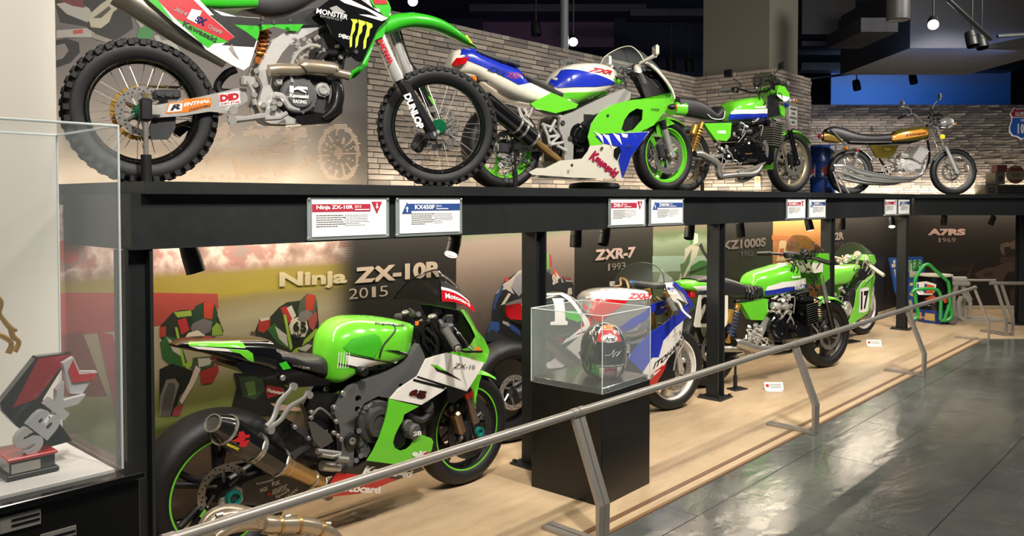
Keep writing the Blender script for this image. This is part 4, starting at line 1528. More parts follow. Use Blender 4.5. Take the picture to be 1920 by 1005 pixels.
    G().tube(N2.pts('1430,610,-.2 1490,680,-.23 1560,770,-.30 1620,822,-.33'), [.01, .009, .007, .008], 8, sm=3, flat=.7).obj('brake_lever', BLACKG, hb)
    G().tube(N2.pts('1470,825,-.35 1540,845,-.35 1710,842,-.33'), .006, 8).obj('lever_guard', BLACKG, hb)
    G().box(a + Vector((.02, .02, .01)), (.06, .06, .05), Matrix.Rotation(.5, 3, 'Z'), bev=.012).cyl(N2.p(1390, 560, -.18), N2.p(1390, 560, -.18) + Vector((0, 0, .04)), .018, 12).obj('switch_pod', DARKM, hb)
    a, b = N2.p(1000, 500, .22), N2.p(870, 500, .34)
    hb = G().tube([a + (a - b) * .6, a], .014, 10).obj('handlebar', BLACK, R)
    G().tube([a, b], .021, 12).obj('grip', MATS['grip_rubber'], hb)
    G().tube([a + Vector((.06, 0, 0)), b + Vector((.05, 0, -.01))], .008, 8).obj('clutch_lever', BLACKG, hb)
    g = G()
    for i in range(26):
        u, v = random.uniform(1010, 1400), random.uniform(450, 620)
        p = N2.p(u, v, random.uniform(-.12, .1))
        g.cyl(p, p + Vector((random.uniform(-.03, .03), random.uniform(-.03, .03), random.uniform(-.02, .02))), random.uniform(.005, .014), 8)
    for i in range(10):
        p = N2.p(random.uniform(1150, 1300), random.uniform(560, 700), -.1)
        g.tube([p, p + Vector((.05, -.03, -.08)), p + Vector((.02, .0, -.2))], .005, 6, sm=3)
    o = g.obj('cables_and_fittings', mat('mixed_black_fittings', '2b2b2c', .35, .4, 0, .5, 40), R)
    o['kind'] = 'stuff'
    G().box(N2.p(1068, 560, -.1), (.02, .004, .02)).obj('tag', ORANGEP, R)
    # front fender
    FS = -.075
    fo = '1296,62 1348,42 1350,70 1335,115 1310,240 1304,388 1290,386 1262,300 1243,240 1236,190 1285,110'
    ff = G().plate(N3.o(fo, FS), FS, .006).obj('front_fender', GREEN, R)
    mirror_part(ff, R)
    rings = []
    for i in range(9):
        a = math.radians(55 + i * 11)
        rr_ = .318
        rings.append([Vector((fx + rr_ * math.cos(a), .075 * math.cos(t * PI / 8) * -1, .30 + (rr_ - .03 + .03 * math.sin(t * PI / 8)) * math.sin(a))) for t in range(9)])
    G().loft(rings, closed=False, cap=False).obj('fender_top', GREEN, ff)
    word(R, 'PIRU', N3.pts('1288,300 1308,300 1290,170 1268,178', FS), FS, BLACKP, .002, .0).parent = ff
    # belly pan
    BY = lambda x, z: -.165 + .25 * max(0, .25 - z)
    bo = '255,790 352,785 455,729 880,766 905,800 680,882 440,968 160,1012 40,1015 140,930 205,830'
    bp = G().plate(N3.o(bo, BY), BY, .01).obj('belly_pan', mat('brown_black_pan', '2a2622', .35, 0, .3), R)
    mirror_part(bp, R)
    G().plate(N3.o('212,822 470,843 690,873 560,928 400,985 160,1012 45,1013 150,920', BY), lambda x, z: BY(x, z) - .002, .001).obj('print', RED, bp)
    word(R, 'Kawasaki', N3.pts('410,832 800,860 815,800 435,765', BY), lambda x, z: BY(x, z) - .004, WHITEP, 0, .06, .1).parent = bp
    word(R, 'Motocard', N3.pts('165,965 560,985 560,930 200,890', BY), lambda x, z: BY(x, z) - .004, WHITEP, 0, .05, .1).parent = bp
    # rear set, linkage clutter
    G().plate(N5.o('450,335 470,318 500,325 640,432 662,492 560,556 540,540 490,480', -.19), -.19, .006).obj('heel_plate', mat('brushed_heel_plate', '5a5854', .42, .5), R)
    G().plate(N5.o('305,350 335,338 390,375 440,380 470,400 465,470 430,490 400,440 340,400', -.17), -.17, .012).obj('footrest_bracket', DARKM, R)
    g = G()
    for u, v in ((320, 365), (440, 460), (495, 505), (525, 515), (535, 575), (530, 605), (625, 600), (720, 640), (770, 650), (675, 318), (655, 415), (690, 440), (715, 470), (465, 240), (460, 285), (660, 200)):
        q = N5.p(u, v, -.16)
        g.cyl(q, q + Vector((0, -.018, 0)), .0105, 10, bev=.002)
    g.tube(N5.pts('520,575 640,590 720,600', -.19), .013, 8).tube(N5.pts('560,610 650,625 720,610', -.2), .009, 8)
    g.tube(N5.pts('690,640 780,650', -.2), .016, 10)
    g.tube(N5.pts('480,270 540,210 600,240 660,300', -.12), .006, 6, sm=4)
    o = g.obj('rear_set_fittings', mat('worn_grey_alloy', '84817b', .35, .5), R)
    o['kind'] = 'stuff'
    G().plate(N5.o('300,605 480,500 500,520 380,600 330,640', -.16), -.16, .02).obj('swingarm_brace', DARKM, R)
    G().hull([Vector(p) for p in N5.pts('100,200,-.07 350,350,-.07 700,600,-.07 600,700,-.07 250,600,-.07 100,200,.1 350,350,.1 700,600,.1 600,700,.1')]).obj('hugger', CARBON, R)
    G().hull([Vector(p) for p in N5.pts('500,60,-.09 740,90,-.09 740,480,-.09 620,560,-.09 420,200,-.09 500,60,.1 740,90,.1 740,480,.1 620,560,.1 420,200,.1')]).obj('shock_tower', BLACK, R)
    shock(R, N5.p(560, 330, -.06), N5.p(640, 640, -.06), .035, BLACK, DARKM)
    # rear paddock stand
    return FR


def mirror_part(o, parent):
    """the same panel on the far side of the machine"""
    me = o.data.copy()
    me.transform(Matrix.Scale(-1, 4, (0, 1, 0)))
    me.flip_normals()
    c = bpy.data.objects.new(o.name.split('.')[0], me)
    COL.objects.link(c)
    c.parent = parent
    return c


SMOKE_LIGHT = glass('light_smoked_acrylic', '2a2824', .32, .04)
build_ninja()
# ================================================================== OTHER MOTORCYCLES
def screen(root, rear, front, m, up=.03, name='windscreen', edge=None):
    """curved windscreen: rear arch (right base .. top .. left base) narrowing to the front arc"""
    a = catmull(rear, 5)
    b = catmull(front, 5)
    n = min(len(a), len(b))
    rows = []
    for t in range(9):
        t /= 8
        rows.append([a[i] * (1 - t) + b[i] * t + Vector((0, 0, up * math.sin(PI * t))) for i in range(n)])
    o = G().loft(rows, closed=False, cap=False).obj(name, m, root, ang=70)
    if edge: G().tube(a, .0035, 6).obj('screen_edge', edge, o)
    return o


def arch_front(x, z, w, h):
    return [Vector((x - abs(y) * .3, y * w, z + dz * h)) for y, dz in ((-1, -1), (-.85, -.4), (-.5, .2), (0, .5), (.5, .2), (.85, -.4), (1, -1))]


def forks(R, top, axle, sep, r1, r2, split, m1, m2, lug=ALU):
    """top, axle: (x, z)"""
    out = []
    for s in (-1, 1):
        a, b = Vector((top[0], s * sep, top[1])), Vector((axle[0], s * sep, axle[1]))
        c = a + (b - a) * split
        o = G().tube([a, c], r1, 12).obj('fork_tube', m1, R)
        G().tube([c, c + (b - c) * .04, b], [r2 * 1.12, r2, r2 * .9], 12).obj('fork_slider', m2, o)
        G().cyl(b + Vector((0, -.022 * 1, 0)), b + Vector((0, .022, 0)), .028, 12, bev=.004).obj('axle_lug', lug, o)
        out.append(o)
    return out


def lamp(R, p, r, m, ax=(-1, 0, 0), name='turn_signal', body=BLACK, d=.05, stalk=None):
    p = Vector(p)
    ax = Vector(ax).normalized()
    o = G().lathe([(0, r * .9), (d * .2, r), (d * .7, r * .8), (d, r * .3)], p - ax * d * .2, ax * -1, 16).obj(name, body, R)
    G().lathe([(0, r * .95), (r * .5, r * .8), (r * .8, r * .4), (r * .9, 0)], p, ax, 16).obj('lens', m, o)
    if stalk is not None: G().tube([p - ax * d * .4, Vector(stalk)], .008, 8).obj('stalk', body, o)
    return o


def clutter(R, Z, n, box, y, m, name='engine_fittings', r=(.006, .016), seed=1):
    rnd = random.Random(seed)
    g = G()
    for i in range(n):
        p = Z.p(rnd.uniform(box[0], box[2]), rnd.uniform(box[1], box[3]), rnd.uniform(*y))
        g.cyl(p, p + Vector((rnd.uniform(-.04, .04), rnd.uniform(-.03, .0), rnd.uniform(-.03, .03))), rnd.uniform(*r), 8)
    for i in range(n // 4):
        p = Z.p(rnd.uniform(box[0], box[2]), rnd.uniform(box[1], box[3]), y[0])
        g.tube([p, p + Vector((rnd.uniform(.02, .08), -.02, rnd.uniform(-.08, .02))), p + Vector((rnd.uniform(-.02, .1), 0, -.12))], .005, 6, sm=3)
    o = g.obj(name, m, R)
    o['kind'] = 'stuff'
    return o


def body(R, Z, name, top, bot, hw, m, p=2.8, pb=None, yb=-.1, n=48, par=None, yt=0):
    b = Body(Z.o(top, yt), Z.o(bot, yb), hw, p, pb)
    o = b.mesh(G(), n).obj(name, m, par if par is not None else R)
    return b, o


def deco(Z, st, surf, m, par, name='print', grid=.014):
    return G().plate(Z.o(st, surf), lambda x, z: surf(x, z) - .0015, .0015, grid=grid).obj(name, m, par)


def off(s, d): return lambda x, z: s(x, z) - d - .002


# ------------------------------------------------------------------ white, blue and green sport bike (shelf)
def build_zxr():
    R, FR, wb = bike_root('sport_bike', (4.27, 4.009), (5.752, 3.582), SHZ, 'white, blue and green sport motorcycle with green wheels, on the shelf', GU)
    C = FR.zoom(680, 60, 620 / 1920)
    rx, fx = -wb / 2, wb / 2
    wheel(R, (rx, .313), .312, .17, .225, 'cast', GREEN, DARKM, nsp=3, discs=(-.08,), dr=.115, hubr=.05, spw=.03, stripe=None)
    wheel(R, (fx, .299), .298, .12, .225, 'cast', GREEN, DARKM, nsp=3, discs=(-.062, .062), dr=.155, hubr=.045, spw=.03)
    tb, tl = body(R, C, 'tail_cowl', '536,176 552,112 577,92 640,88 690,115 800,165 910,212 940,262 1010,302 1090,345 1160,378', '536,200 552,222 600,238 660,250 720,290 810,348 900,392 980,418 1090,425 1160,440', [(0, .05), (.12, .10), (.5, .15), (1, .16)], CREAM, 3, 3, yt=-.11)
    s = tb.side(.002)
    deco(C, '566,100 640,92 700,132 800,172 905,214 938,250 978,296 905,306 830,266 700,202 600,162 566,134', s, BLUE, tl)
    word(R, 'ZXR', C.pts('720,222 820,262 830,232 735,196', s), off(s, .002), NAVY, 0, .01, .2).parent = tl
    word(R, '750', C.pts('830,262 890,276 895,252 838,236', s), off(s, .002), REDCART, 0, .02, .2).parent = tl
    deco(C, '975,414 1060,372 1098,352 1160,382 1160,436 1090,430 1010,425', s, GREEN, tl)
    G().hull([Vector(q) for q in C.pts('518,184,-.07 545,150,-.10 618,146,-.135 602,178,-.138 545,197,-.11 522,196,-.08 518,184,.07 545,150,.10 618,140,.13 602,178,.13 545,197,.11')]).obj('tail_light', REDLENS, R)
    body(R, C, 'pillion_seat', '680,106 760,132 850,152 905,172', '680,122 760,162 850,190 905,210', [(0, .08), (.1, .10), (1, .125)], SEAT, 4, yb=-.1, yt=-.10)
    body(R, C, 'seat', '930,238 1000,272 1080,312 1165,348', '930,262 1010,312 1100,368 1165,384', [(0, .13), (.6, .155), (1, .12)], SEAT, 3.5, yb=-.12, yt=-.11)
    G().plate(C.o('975,416 1098,352 1252,420 1240,440 1120,472 1000,442', -.17), -.17, .02).obj('side_cover', GREEN, R)
    lamp(R, C.p(648, 275, -.2), .026, ORANGE, (-1, -.3, 0), stalk=C.p(720, 285, -.1))
    kb, tk = body(R, C, 'fuel_tank', '1082,300 1095,262 1130,222 1180,196 1250,185 1330,186 1420,210 1480,245 1515,285', '1082,306 1160,378 1240,424 1330,392 1430,352 1515,305', [(0, .08), (.2, .16), (.55, .18), (.85, .14), (1, .08)], CREAM, 2.7, 3, -.16, 60)
    s = kb.side(.003)
    deco(C, '1088,300 1100,268 1130,234 1155,219 1250,220 1370,250 1465,307 1350,318 1130,326', s, BLUE, tk)
    deco(C, '1160,354 1300,350 1445,344 1385,375 1240,423 1170,380', s, GREEN, tk)
    deco(C, '1462,300 1455,270 1500,268 1512,290 1500,306', s, GREEN, tk)
    word(R, 'ZXR', C.pts('1308,228 1440,248 1446,226 1322,205', s), off(s, .003), REDP, 0, .05, .3).parent = tk
    fo = '1558,350 1520,328 1440,360 1330,410 1230,460 1150,490 1140,560 1170,640 1172,742 1222,742 1228,560 1300,502 1450,432 1552,392'
    for y in (-.15, .12): G().plate(C.o(fo, -.15), y, .03).obj('frame_spar', ALU, R)
    bolts(G(), [(q.x, q.z) for q in C.pts('1160,528 1202,618', -.15)], -.15, .02, .012).obj('bolt', DARKM, R)
    for st in ('985,440 1060,470 1150,490', '985,440 940,490 985,552'): G().tube(C.pts(st, -.12), .016, 8).obj('subframe_tube', ALU, R)
    # engine, swingarm, foot bracket
    en = G().box(C.p(1330, 600, 0), (.46, .3, .36), bev=.04).box(C.p(1150, 640, 0), (.25, .2, .2), bev=.03).obj('engine', BLACK, R)
    q = C.p(1265, 600, -.16)
    cover(R, 'clutch_cover', (q.x, q.z), .09, -.13, .05, BLACKG, par=en)
    for y in (-.11, .09): G().plate(C.o('780,655 880,640 1040,645 1100,655 1095,690 880,697 790,695', -.11), y, .03).obj('swingarm_leg', ALU, R)
    G().box(C.p(825, 675, -.1), (.11, .05, .07), bev=.01).obj('rear_caliper', DARKM, R)
    g = G()
    for st in ('1040,535 1100,555 1140,605 1090,650', '1045,530 1075,600 1085,650', '1075,610 1140,600', '1120,510 1085,580', '905,440 930,500 980,545', '940,440 965,490 985,440', '1090,655 1165,640', '1130,660 1185,690'):
        g.tube(C.pts(st, -.17), .011, 8)
    g.obj('footrest_bracket', ALUB, R)
    clutter(R, C, 30, (780, 580, 1150, 760), (-.12, -.06), DARKM, seed=4)
    clutter(R, C, 14, (780, 700, 870, 780), (-.1, -.06), ALU, 'caliper_fittings', seed=5)
    # silencer
    a, b, c = C.p(700, 385, -.2), C.p(985, 622, -.17), C.p(1140, 748, -.13)
    mu = G().tube([a, a + (b - a) * .02, b], [.05, .064, .066], 18).obj('muffler', BLACKG, R)
    for t in (.66, .78, 1.0):
        p = a + (b - a) * t
        G().lathe([(-.008, .06), (-.008, .0685), (.008, .0685), (.008, .06)], p, b - a, 20, closed=True).obj('clamp_band', STEEL, mu)
    G().tube([b, b + (c - b) * .1, c], [.05, .03, .027], 14).obj('link_pipe', HEATT, R)
    # fairing
    FA = lambda x, z: -.23 + .5 * max(0, x - .45) ** 1.5 + .25 * max(0, .34 - z)
    fo = '1308,610 1330,530 1380,462 1450,422 1550,396 1680,388 1812,386 1772,442 1730,492 1690,542 1610,580 1500,585 1370,592 1352,605 1395,655 1320,662'
    hole = [C.o('1502,565 1520,510 1548,470 1590,444 1628,452 1625,508 1572,568 1522,580', FA)]
    uf = G().plate(C.o(fo, FA), FA, .008, holes=hole).obj('upper_fairing', GREEN, R)
    mirror_part(uf, R)
    G().plate(C.o('1490,575 1550,460 1600,435 1640,450 1630,520 1575,580', -.19), -.165, .01).obj('side_duct', BLACK, R)
    lo = '1320,662 1395,652 1352,602 1500,586 1610,580 1665,578 1605,660 1562,722 1526,822 1508,852 1400,852 1180,842 985,828 965,815 1010,790 1060,790 1150,746 1230,740 1275,735 1310,690'
    lf = G().plate(C.o(lo, FA), FA, .008).obj('lower_fairing', CREAM, R)
    mirror_part(lf, R)
    s = off(FA, .002)
    deco(C, '1352,604 1420,592 1500,588 1660,580 1604,660 1560,722 1524,822 1509,848 1485,745 1498,700 1478,662 1395,645', s, BLUE, lf)
    s3 = off(FA, .0035)
    for st in ('1340,575 1390,600 1400,650 1375,612', '1390,590 1430,600 1450,680 1420,625', '1450,585 1490,600 1505,655 1475,620', '1500,588 1540,595 1535,615 1510,610', '1565,588 1600,615 1580,600'): deco(C, st, s3, WHITE, lf)
    deco(C, '1460,680 1490,662 1500,690 1478,745 1458,720', s3, BLACKP, lf)
    word(R, 'Kawasaki', C.pts('1312,735 1462,852 1492,808 1345,684', s), off(FA, .004), REDCART, 0, .06, .1).parent = lf
    bolts(G(), [(q.x, q.z) for q in C.pts('1422,485 1385,675 1195,775 1540,665 1490,820', FA)], -.232, .012, .006).obj('bolt', DARKM, R)
    word(R, 'KAKER', C.pts('1672,455 1720,462 1722,445 1676,440', FA), s3, BLACKP, 0, .0).parent = uf
    # nose, screen, cockpit
    def ln(st, ys): return [C.p(u, v, y) for (u, v), y in zip(st, ys)]
    rows = [ln([(1550, 396), (1650, 400), (1740, 430), (1790, 440)], (-.22, -.2, -.14, -.03)), ln([(1640, 384), (1720, 384), (1780, 392), (1815, 388)], (-.21, -.18, -.11, 0)), ln([(1790, 350), (1800, 352), (1805, 352), (1806, 350)], (-.18, -.14, -.08, 0)), ln([(1735, 260), (1745, 262), (1755, 268), (1765, 285)], (-.17, -.13, -.07, 0)), ln([(1640, 180), (1660, 180), (1690, 190), (1715, 215)], (-.15, -.11, -.06, 0))]
    for sg in (1, -1):
        g = G().loft([catmull([Vector((q.x, q.y * sg, q.z)) for q in r_], 4) for r_ in rows], closed=False, cap=False)
        g.obj('nose_cowl', GREEN, R, ang=60)
        G().loft([[q + Vector((-.012, .012 * sg, 0)) for q in catmull([Vector((q.x, q.y * sg, q.z)) for q in r_], 4)] for r_ in rows], closed=False, cap=False).obj('nose_liner', BLACK, R, ang=60)
    g = G().tube(C.pts('1812,386,-.19 1792,330,-.19 1740,258,-.18 1690,205,-.165 1640,176,-.155'), [.008, .011, .013, .014, .012], 8, sm=4).obj('nose_edge', CREAM, R)
    f_ = C.p(1735, 235)
    screen(R, C.pts('1640,180,-.155 1612,130,-.12 1575,92,-.06 1540,82,.0 1480,98,.07 1410,140,.12 1378,192,.155'), arch_front(f_.x, f_.z, .12, .03), SCREEN, .03, edge=CREAM)
    G().hull([Vector(q) for q in C.pts('1600,260,-.13 1740,280,-.13 1790,370,-.13 1640,378,-.15 1600,260,.13 1740,280,.13 1790,370,.13 1640,378,.15')]).obj('cockpit_tray', BLACK, R)
    a, b = C.p(1615, 250, -.2), C.p(1640, 312, -.33)
    hb = G().tube([C.p(1560, 240, -.1), a], .014, 10).obj('handlebar', BLACK, R)
    G().tube([a, b], .021, 12).obj('grip', mat('grip_rubber', '4a4a48', .7), hb)
    G().tube(C.pts('1640,258,-.2 1680,290,-.28 1718,326,-.33'), .008, 8).obj('brake_lever', DARKM, hb)
    a, b = C.p(1490, 205, .2), C.p(1420, 200, .33)
    G().tube([a, b], .02, 10).obj('grip', MATS['grip_rubber'], hb)
    G().tube([C.p(1590, 190, -.11), C.p(1600, 240, -.11)], .03, 12).obj('fork_cap', CREAM, R)
    clutter(R, C, 24, (1440, 195, 1700, 270), (-.12, .12), DARKM, 'cockpit_fittings', (.005, .012), 6)
    # mirrors
    for sg, u, v, st in ((-1, 1702, 108, (1610, 182)), (1, 1420, 168, (1450, 200))):
        c = C.p(u, v, .3 * sg)
        o = G().box(c, (.03, .085, .085), Matrix.Rotation(.3 * sg, 3, 'Z'), bev=.014).obj('mirror', CREAM, R)
        G().box(c + Vector((-.017, 0, 0)), (.003, .068, .068), Matrix.Rotation(.3 * sg, 3, 'Z'), bev=.001).obj('mirror_glass', CHROME, o)
        G().tube([c + Vector((0, 0, -.035)), C.p(st[0], st[1], .16 * sg)], [.018, .012], 8).obj('mirror_stalk', CREAM, o)
    lamp(R, C.p(1815, 435, -.22), .024, ORANGE, (1, -.5, 0), stalk=C.p(1770, 430, -.12))
    # front end
    for o in forks(R, ((C.p(1690, 520, 0)).x, C.p(1690, 520, 0).z), (fx, .298), .1, .026, .027, .25, BLACK, ALU): pass
    FS = -.075
    ff = G().plate(C.o('1700,530 1740,500 1765,496 1812,532 1775,545 1742,570 1738,612 1712,602', FS), FS, .006).obj('front_fender', GREEN, R)
    mirror_part(ff, R)
    rings = []
    for i in range(11):
        a = math.radians(50 + i * 10)
        rings.append([Vector((fx + .315 * math.cos(a), -.075 * math.cos(t * PI / 8), .298 + (.29 + .025 * math.sin(t * PI / 8)) * math.sin(a))) for t in range(9)])
    G().loft(rings, closed=False, cap=False).obj('fender_top', GREEN, ff)
    for sg in (-1, 1): G().box((fx - .1, sg * .085, .33), (.05, .05, .12), Matrix.Rotation(-.3, 3, 'Y'), bev=.012).obj('brake_caliper', DARKM, R)
    stand(FR, C.p(886, 690, -.17).x, -.17, .30, 'black stand rod holding the rear of the white and blue sport motorcycle')
    q = FR.world((C.p(1345, 900, .12).x, .12, .0))
    o = G().lathe([(-.036, .0), (-.036, .11), (-.026, .19), (0, .205), (.026, .19), (.036, .11), (.036, 0)], (0, 0, .037), (0, 0, 1), 36).obj('rubber_pad', RUBBER)
    o.location = q + Vector((0, 0, .0))
    tag(o, 'round black rubber pad on the deck under the white and blue sport motorcycle', 'pad')


def stand(FR, x, y, h, label):
    w_ = FR.world((x, y, 0))
    w_.z = FR.o.z + .001
    s = tag(empty('display_stand', w_, FR.h), label, 'stand')
    G().cyl((0, 0, .0), (0, 0, h * .45), .017, 12).obj('foot_tube', BLACK, s)
    G().cyl((0, 0, h * .45), (0, 0, h), .010, 10).obj('inner_rod', BLACK, s)
    G().box((0, 0, h), (.05, .05, .05), bev=.008).obj('top_block', BLACK, s)
    G().box((0, -.02, .005), (.14, .1, .008), bev=.002).obj('foot_plate', BLACK, s)
    return s


build_zxr()


# ------------------------------------------------------------------ green naked bike (shelf) and its racing sister (floor)
def build_z1000():
    R, FR, wb = bike_root('naked_bike', (6.698, 3.957), (8.148, 3.557), SHZ, 'green naked motorcycle with white and blue tank stripe, before the stone pillar', GU)
    D = FR.zoom(1280, 120, 260 / 1089)
    rx, fx = -wb / 2, wb / 2
    RIMG = mat('bronze_gold_rim', '9a9178', .35, .6)
    wheel(R, (rx, .313), .312, .14, .235, 'cast', RIMG, DARKM, nsp=7, discs=(-.07,), dr=.13, hubr=.05)
    wheel(R, (fx, .316), .315, .11, .245, 'cast', RIMG, DARKM, nsp=7, discs=(-.06, .06), dr=.135, hubr=.045)
    kb, tk = body(R, D, 'fuel_tank', '330,372 345,318 400,286 500,266 580,264 630,284 655,316 664,345', '330,440 360,446 500,447 640,442 664,428', [(0, .10), (.2, .15), (.6, .16), (.9, .13), (1, .10)], GREEN, 3, 4, -.13)
    s = kb.side(.002)
    deco(D, '372,392 388,362 560,358 664,350 664,388 560,391', s, WHITE, tk)
    deco(D, '352,436 370,396 560,394 664,390 662,430 540,438', s, BLUE, tk)
    word(R, 'Kawasaki', D.pts('565,350 652,346 652,325 565,330', s), off(s, .002), WHITEP, 0, .04).parent = tk
    body(R, D, 'seat', '-70,255 0,265 60,277 120,312 165,358 195,385 230,345 270,332 325,338', '-70,360 0,392 100,420 200,442 325,456', [(0, .09), (.4, .13), (.8, .14), (1, .12)], SEAT, 3.2, yb=-.11)
    G().tube(D.pts('195,395 230,425 280,435 322,425 332,370', -.14), .004, 6, sm=4).obj('seat_piping', WHITEP, R)
    sc_ = G().plate(D.o('170,466 385,461 376,570 345,606 262,596 200,512', -.16), -.16, .04).obj('side_cover', GREEN, R)
    word(R, '1000R', D.pts('272,546 340,548 342,522 274,520', -.16), -.16, WHITEP, .002, .03).parent = sc_
    body(R, D, 'tail_cowl', '-90,300 -40,300 30,320', '-90,380 -40,395 30,410', [(0, .08), (1, .12)], GREEN, 3)
    shock(R, D.p(150, 465, -.15), D.p(70, 700, -.15), .035, GOLD, GOLD, res=(D.p(100, 480, -.17), D.p(75, 555, -.17), .03, GOLD))
    # engine
    en = G().box(D.p(450, 700, 0), (.36, .34, .2), bev=.05).box(D.p(560, 740, 0), (.24, .36, .14), bev=.04).obj('engine', BLACKG, R)
    q = D.p(470, 690, -.2)
    cc = cover(R, 'clutch_cover', (q.x, q.z), .10, -.165, .06, BLACKG, par=en)
    word(R, 'Kawasaki', D.pts('492,710 545,708 545,696 492,698', -.226), -.226, GOLD, .001, .03).parent = cc
    a, b = D.p(610, 660, 0), D.p(625, 470, 0)
    fins(R, 'cylinder_fins', a, b, .17, .44, 11, mat('silver_edged_fins', '77736b', .35, .5))
    G().box(D.p(600, 470, 0), (.14, .36, .06), bev=.02).obj('cylinder_head', BLACKG, R)
    for y in (-.2, -.07, .07, .2):
        g = G().tube([D.p(640, 610, y), D.p(660, 680, y * .9), D.p(620, 790, y * .7), D.p(430, 855, -.12 + .05 * y)], .021, 10, sm=5).obj('header_pipe', BLACKG if y > -.1 else STEEL, R)
    q = D.p(400, 540, -.1)
    G().box(D.p(390, 545, 0), (.1, .26, .16), bev=.02).obj('airbox', BLACK, R)
    for y in (-.15, -.05, .05): G().cyl(D.p(430, 545, y), D.p(530, 535, y), .028, 12).obj('carburettor', DARKM, R)
    clutter(R, D, 12, (400, 450, 600, 620), (-.18, -.1), ALU, seed=11)
    clutter(R, D, 30, (400, 450, 600, 640), (-.18, -.1), BLACKG, 'engine_black_fittings', seed=14)
    clutter(R, D, 26, (150, 620, 450, 780), (-.17, -.1), ALU, 'rear_set_fittings', seed=12)
    G().tube(D.pts('120,712 90,705', -.19), .03, 14).obj('muffler_bore', BLACKP, R)
    G().tube(D.pts('95,706 150,712 270,785 285,860 300,885', -.19), [.032, .035, .033, .03, .028], 16, sm=4).obj('muffler', STEEL, R)
    G().tube(D.pts('285,885 420,870 560,860 620,800', -.14), [.028, .03, .03, .022], 12, sm=4).obj('collector_pipe', STEEL, R)
    G().tube(D.pts('420,910 500,905 600,840', -.1), .022, 12, sm=4).obj('collector_pipe', STEEL, R)
    g = G().tube(D.pts('660,440 560,455 330,460 160,470', -.1), .016, 8).tube(D.pts('330,460 200,520 300,690', -.12), .016, 8).tube(D.pts('665,450 680,600 640,790 420,870', -.09), .016, 8, sm=4)
    g.obj('frame_tubes', BLACK, R)
    G().tube([D.p(300, 720, -.09), Vector((rx, -.09, .31))], .022, 8).tube([D.p(300, 720, .09), Vector((rx, .09, .31))], .022, 8).obj('swingarm', ALU, R)
    # front end
    ht = D.p(735, 330, 0)
    forks(R, (ht.x, ht.z), (fx + .005, .31), .095, .021, .027, .42, STEEL, BLACKG, BLACK)
    rings = []
    for i in range(15):
        an = math.radians(38 + i * 11)
        rings.append([Vector((fx + .335 * math.cos(an), -.07 * math.cos(t * PI / 8), .312 + (.312 + .023 * math.sin(t * PI / 8)) * math.sin(an) * 1.03)) for t in range(9)])
    G().loft(rings, closed=False, cap=False).obj('front_fender', GREEN, R)
    for sg in (-1, 1): G().box((fx - .09, sg * .085, .36), (.05, .05, .11), Matrix.Rotation(-.3, 3, 'Y'), bev=.012).obj('brake_caliper', BLACK, R)
    # headlamp cowl
    q = [Vector(p) for p in D.pts('738,220,-.13 758,166,-.12 800,174,-.10 838,232,-.09 842,272,-.09 806,292,-.11 745,245,-.13')]
    up = G().hull(q + [Vector((p.x, -p.y, p.z)) for p in q]).obj('headlamp_cowl', GREEN, R)
    q = [Vector(p) for p in D.pts('762,328,-.12 832,338,-.10 826,372,-.10 800,418,-.09 772,392,-.11')]
    G().hull(q + [Vector((p.x, -p.y, p.z)) for p in q]).obj('lower_cowl', GREEN, R)
    G().plate(D.o('742,238 840,262 842,282 800,296 745,252', -.135), -.136, .002).obj('print', WHITEP, up)
    G().plate(D.o('790,305 832,312 830,338 800,330', -.12), -.125, .01).obj('print', BLUEP, up)
    G().hull([Vector(p) for p in D.pts('665,250,-.1 740,230,-.11 770,400,-.1 665,430,-.08 665,250,.1 740,230,.11 770,400,.1 665,430,.08')]).obj('headlamp_shell', BLACK, R)
    f_ = D.p(800, 180)
    screen(R, D.pts('700,205,-.15 690,130,-.13 685,72,-.06 650,66,.0 600,72,.06 555,100,.13 560,200,.15'), arch_front(f_.x, f_.z, .12, .03), SMOKE, .02)
    hb = G().tube(D.pts('300,208,.38 385,196,.30 470,205,.16 540,225,.05 660,210,-.05 720,160,-.16 790,158,-.28 830,150,-.36'), .012, 10, sm=4).obj('handlebar', BLACK, R)
    G().tube(D.pts('296,209,.39 380,197,.3'), .02, 12).obj('grip', MATS['grip_rubber'], hb)
    G().tube(D.pts('780,158,-.28 830,150,-.37'), .02, 12).obj('grip', MATS['grip_rubber'], hb)
    G().box(D.p(415, 205, .26), (.06, .06, .06), bev=.012).obj('switch_pod', BLACK, hb)
    G().tube(D.pts('400,215,.28 350,225,.33 300,222,.38'), .006, 6).obj('clutch_lever', DARKM, hb)
    for sg, u, v, st in ((1, 358, 76, '400,115 445,150 455,195'), (-1, 775, 15, '760,30 730,70 705,110')):
        c = D.p(u, v, .38 * sg)
        o = G().box(c, (.03, .10, .085) if sg > 0 else (.03, .09, .07), Matrix.Rotation(.35 * sg, 3, 'Z'), bev=.013).obj('mirror', BLACKG, R)
        G().tube(D.pts(st, .34 * sg), .006, 8, sm=3).obj('mirror_stalk', BLACK, o)
    clutter(R, D, 26, (560, 120, 740, 250), (-.12, .1), BLACK, 'cockpit_fittings', seed=13)
    lamp(R, D.p(880, 290, -.2), .026, ORANGE, (1, -.25, 0), d=.07, body=CHROME, stalk=D.p(800, 290, -.1))
    G().cyl(D.p(700, 480, -.15), D.p(715, 480, -.2), .03, 14, bev=.004).obj('horn', CHROME, R)
    stand(FR, D.p(155, 900, -.13).x, -.13, .22, 'black stand rod under the rear of the green naked motorcycle')


build_z1000()


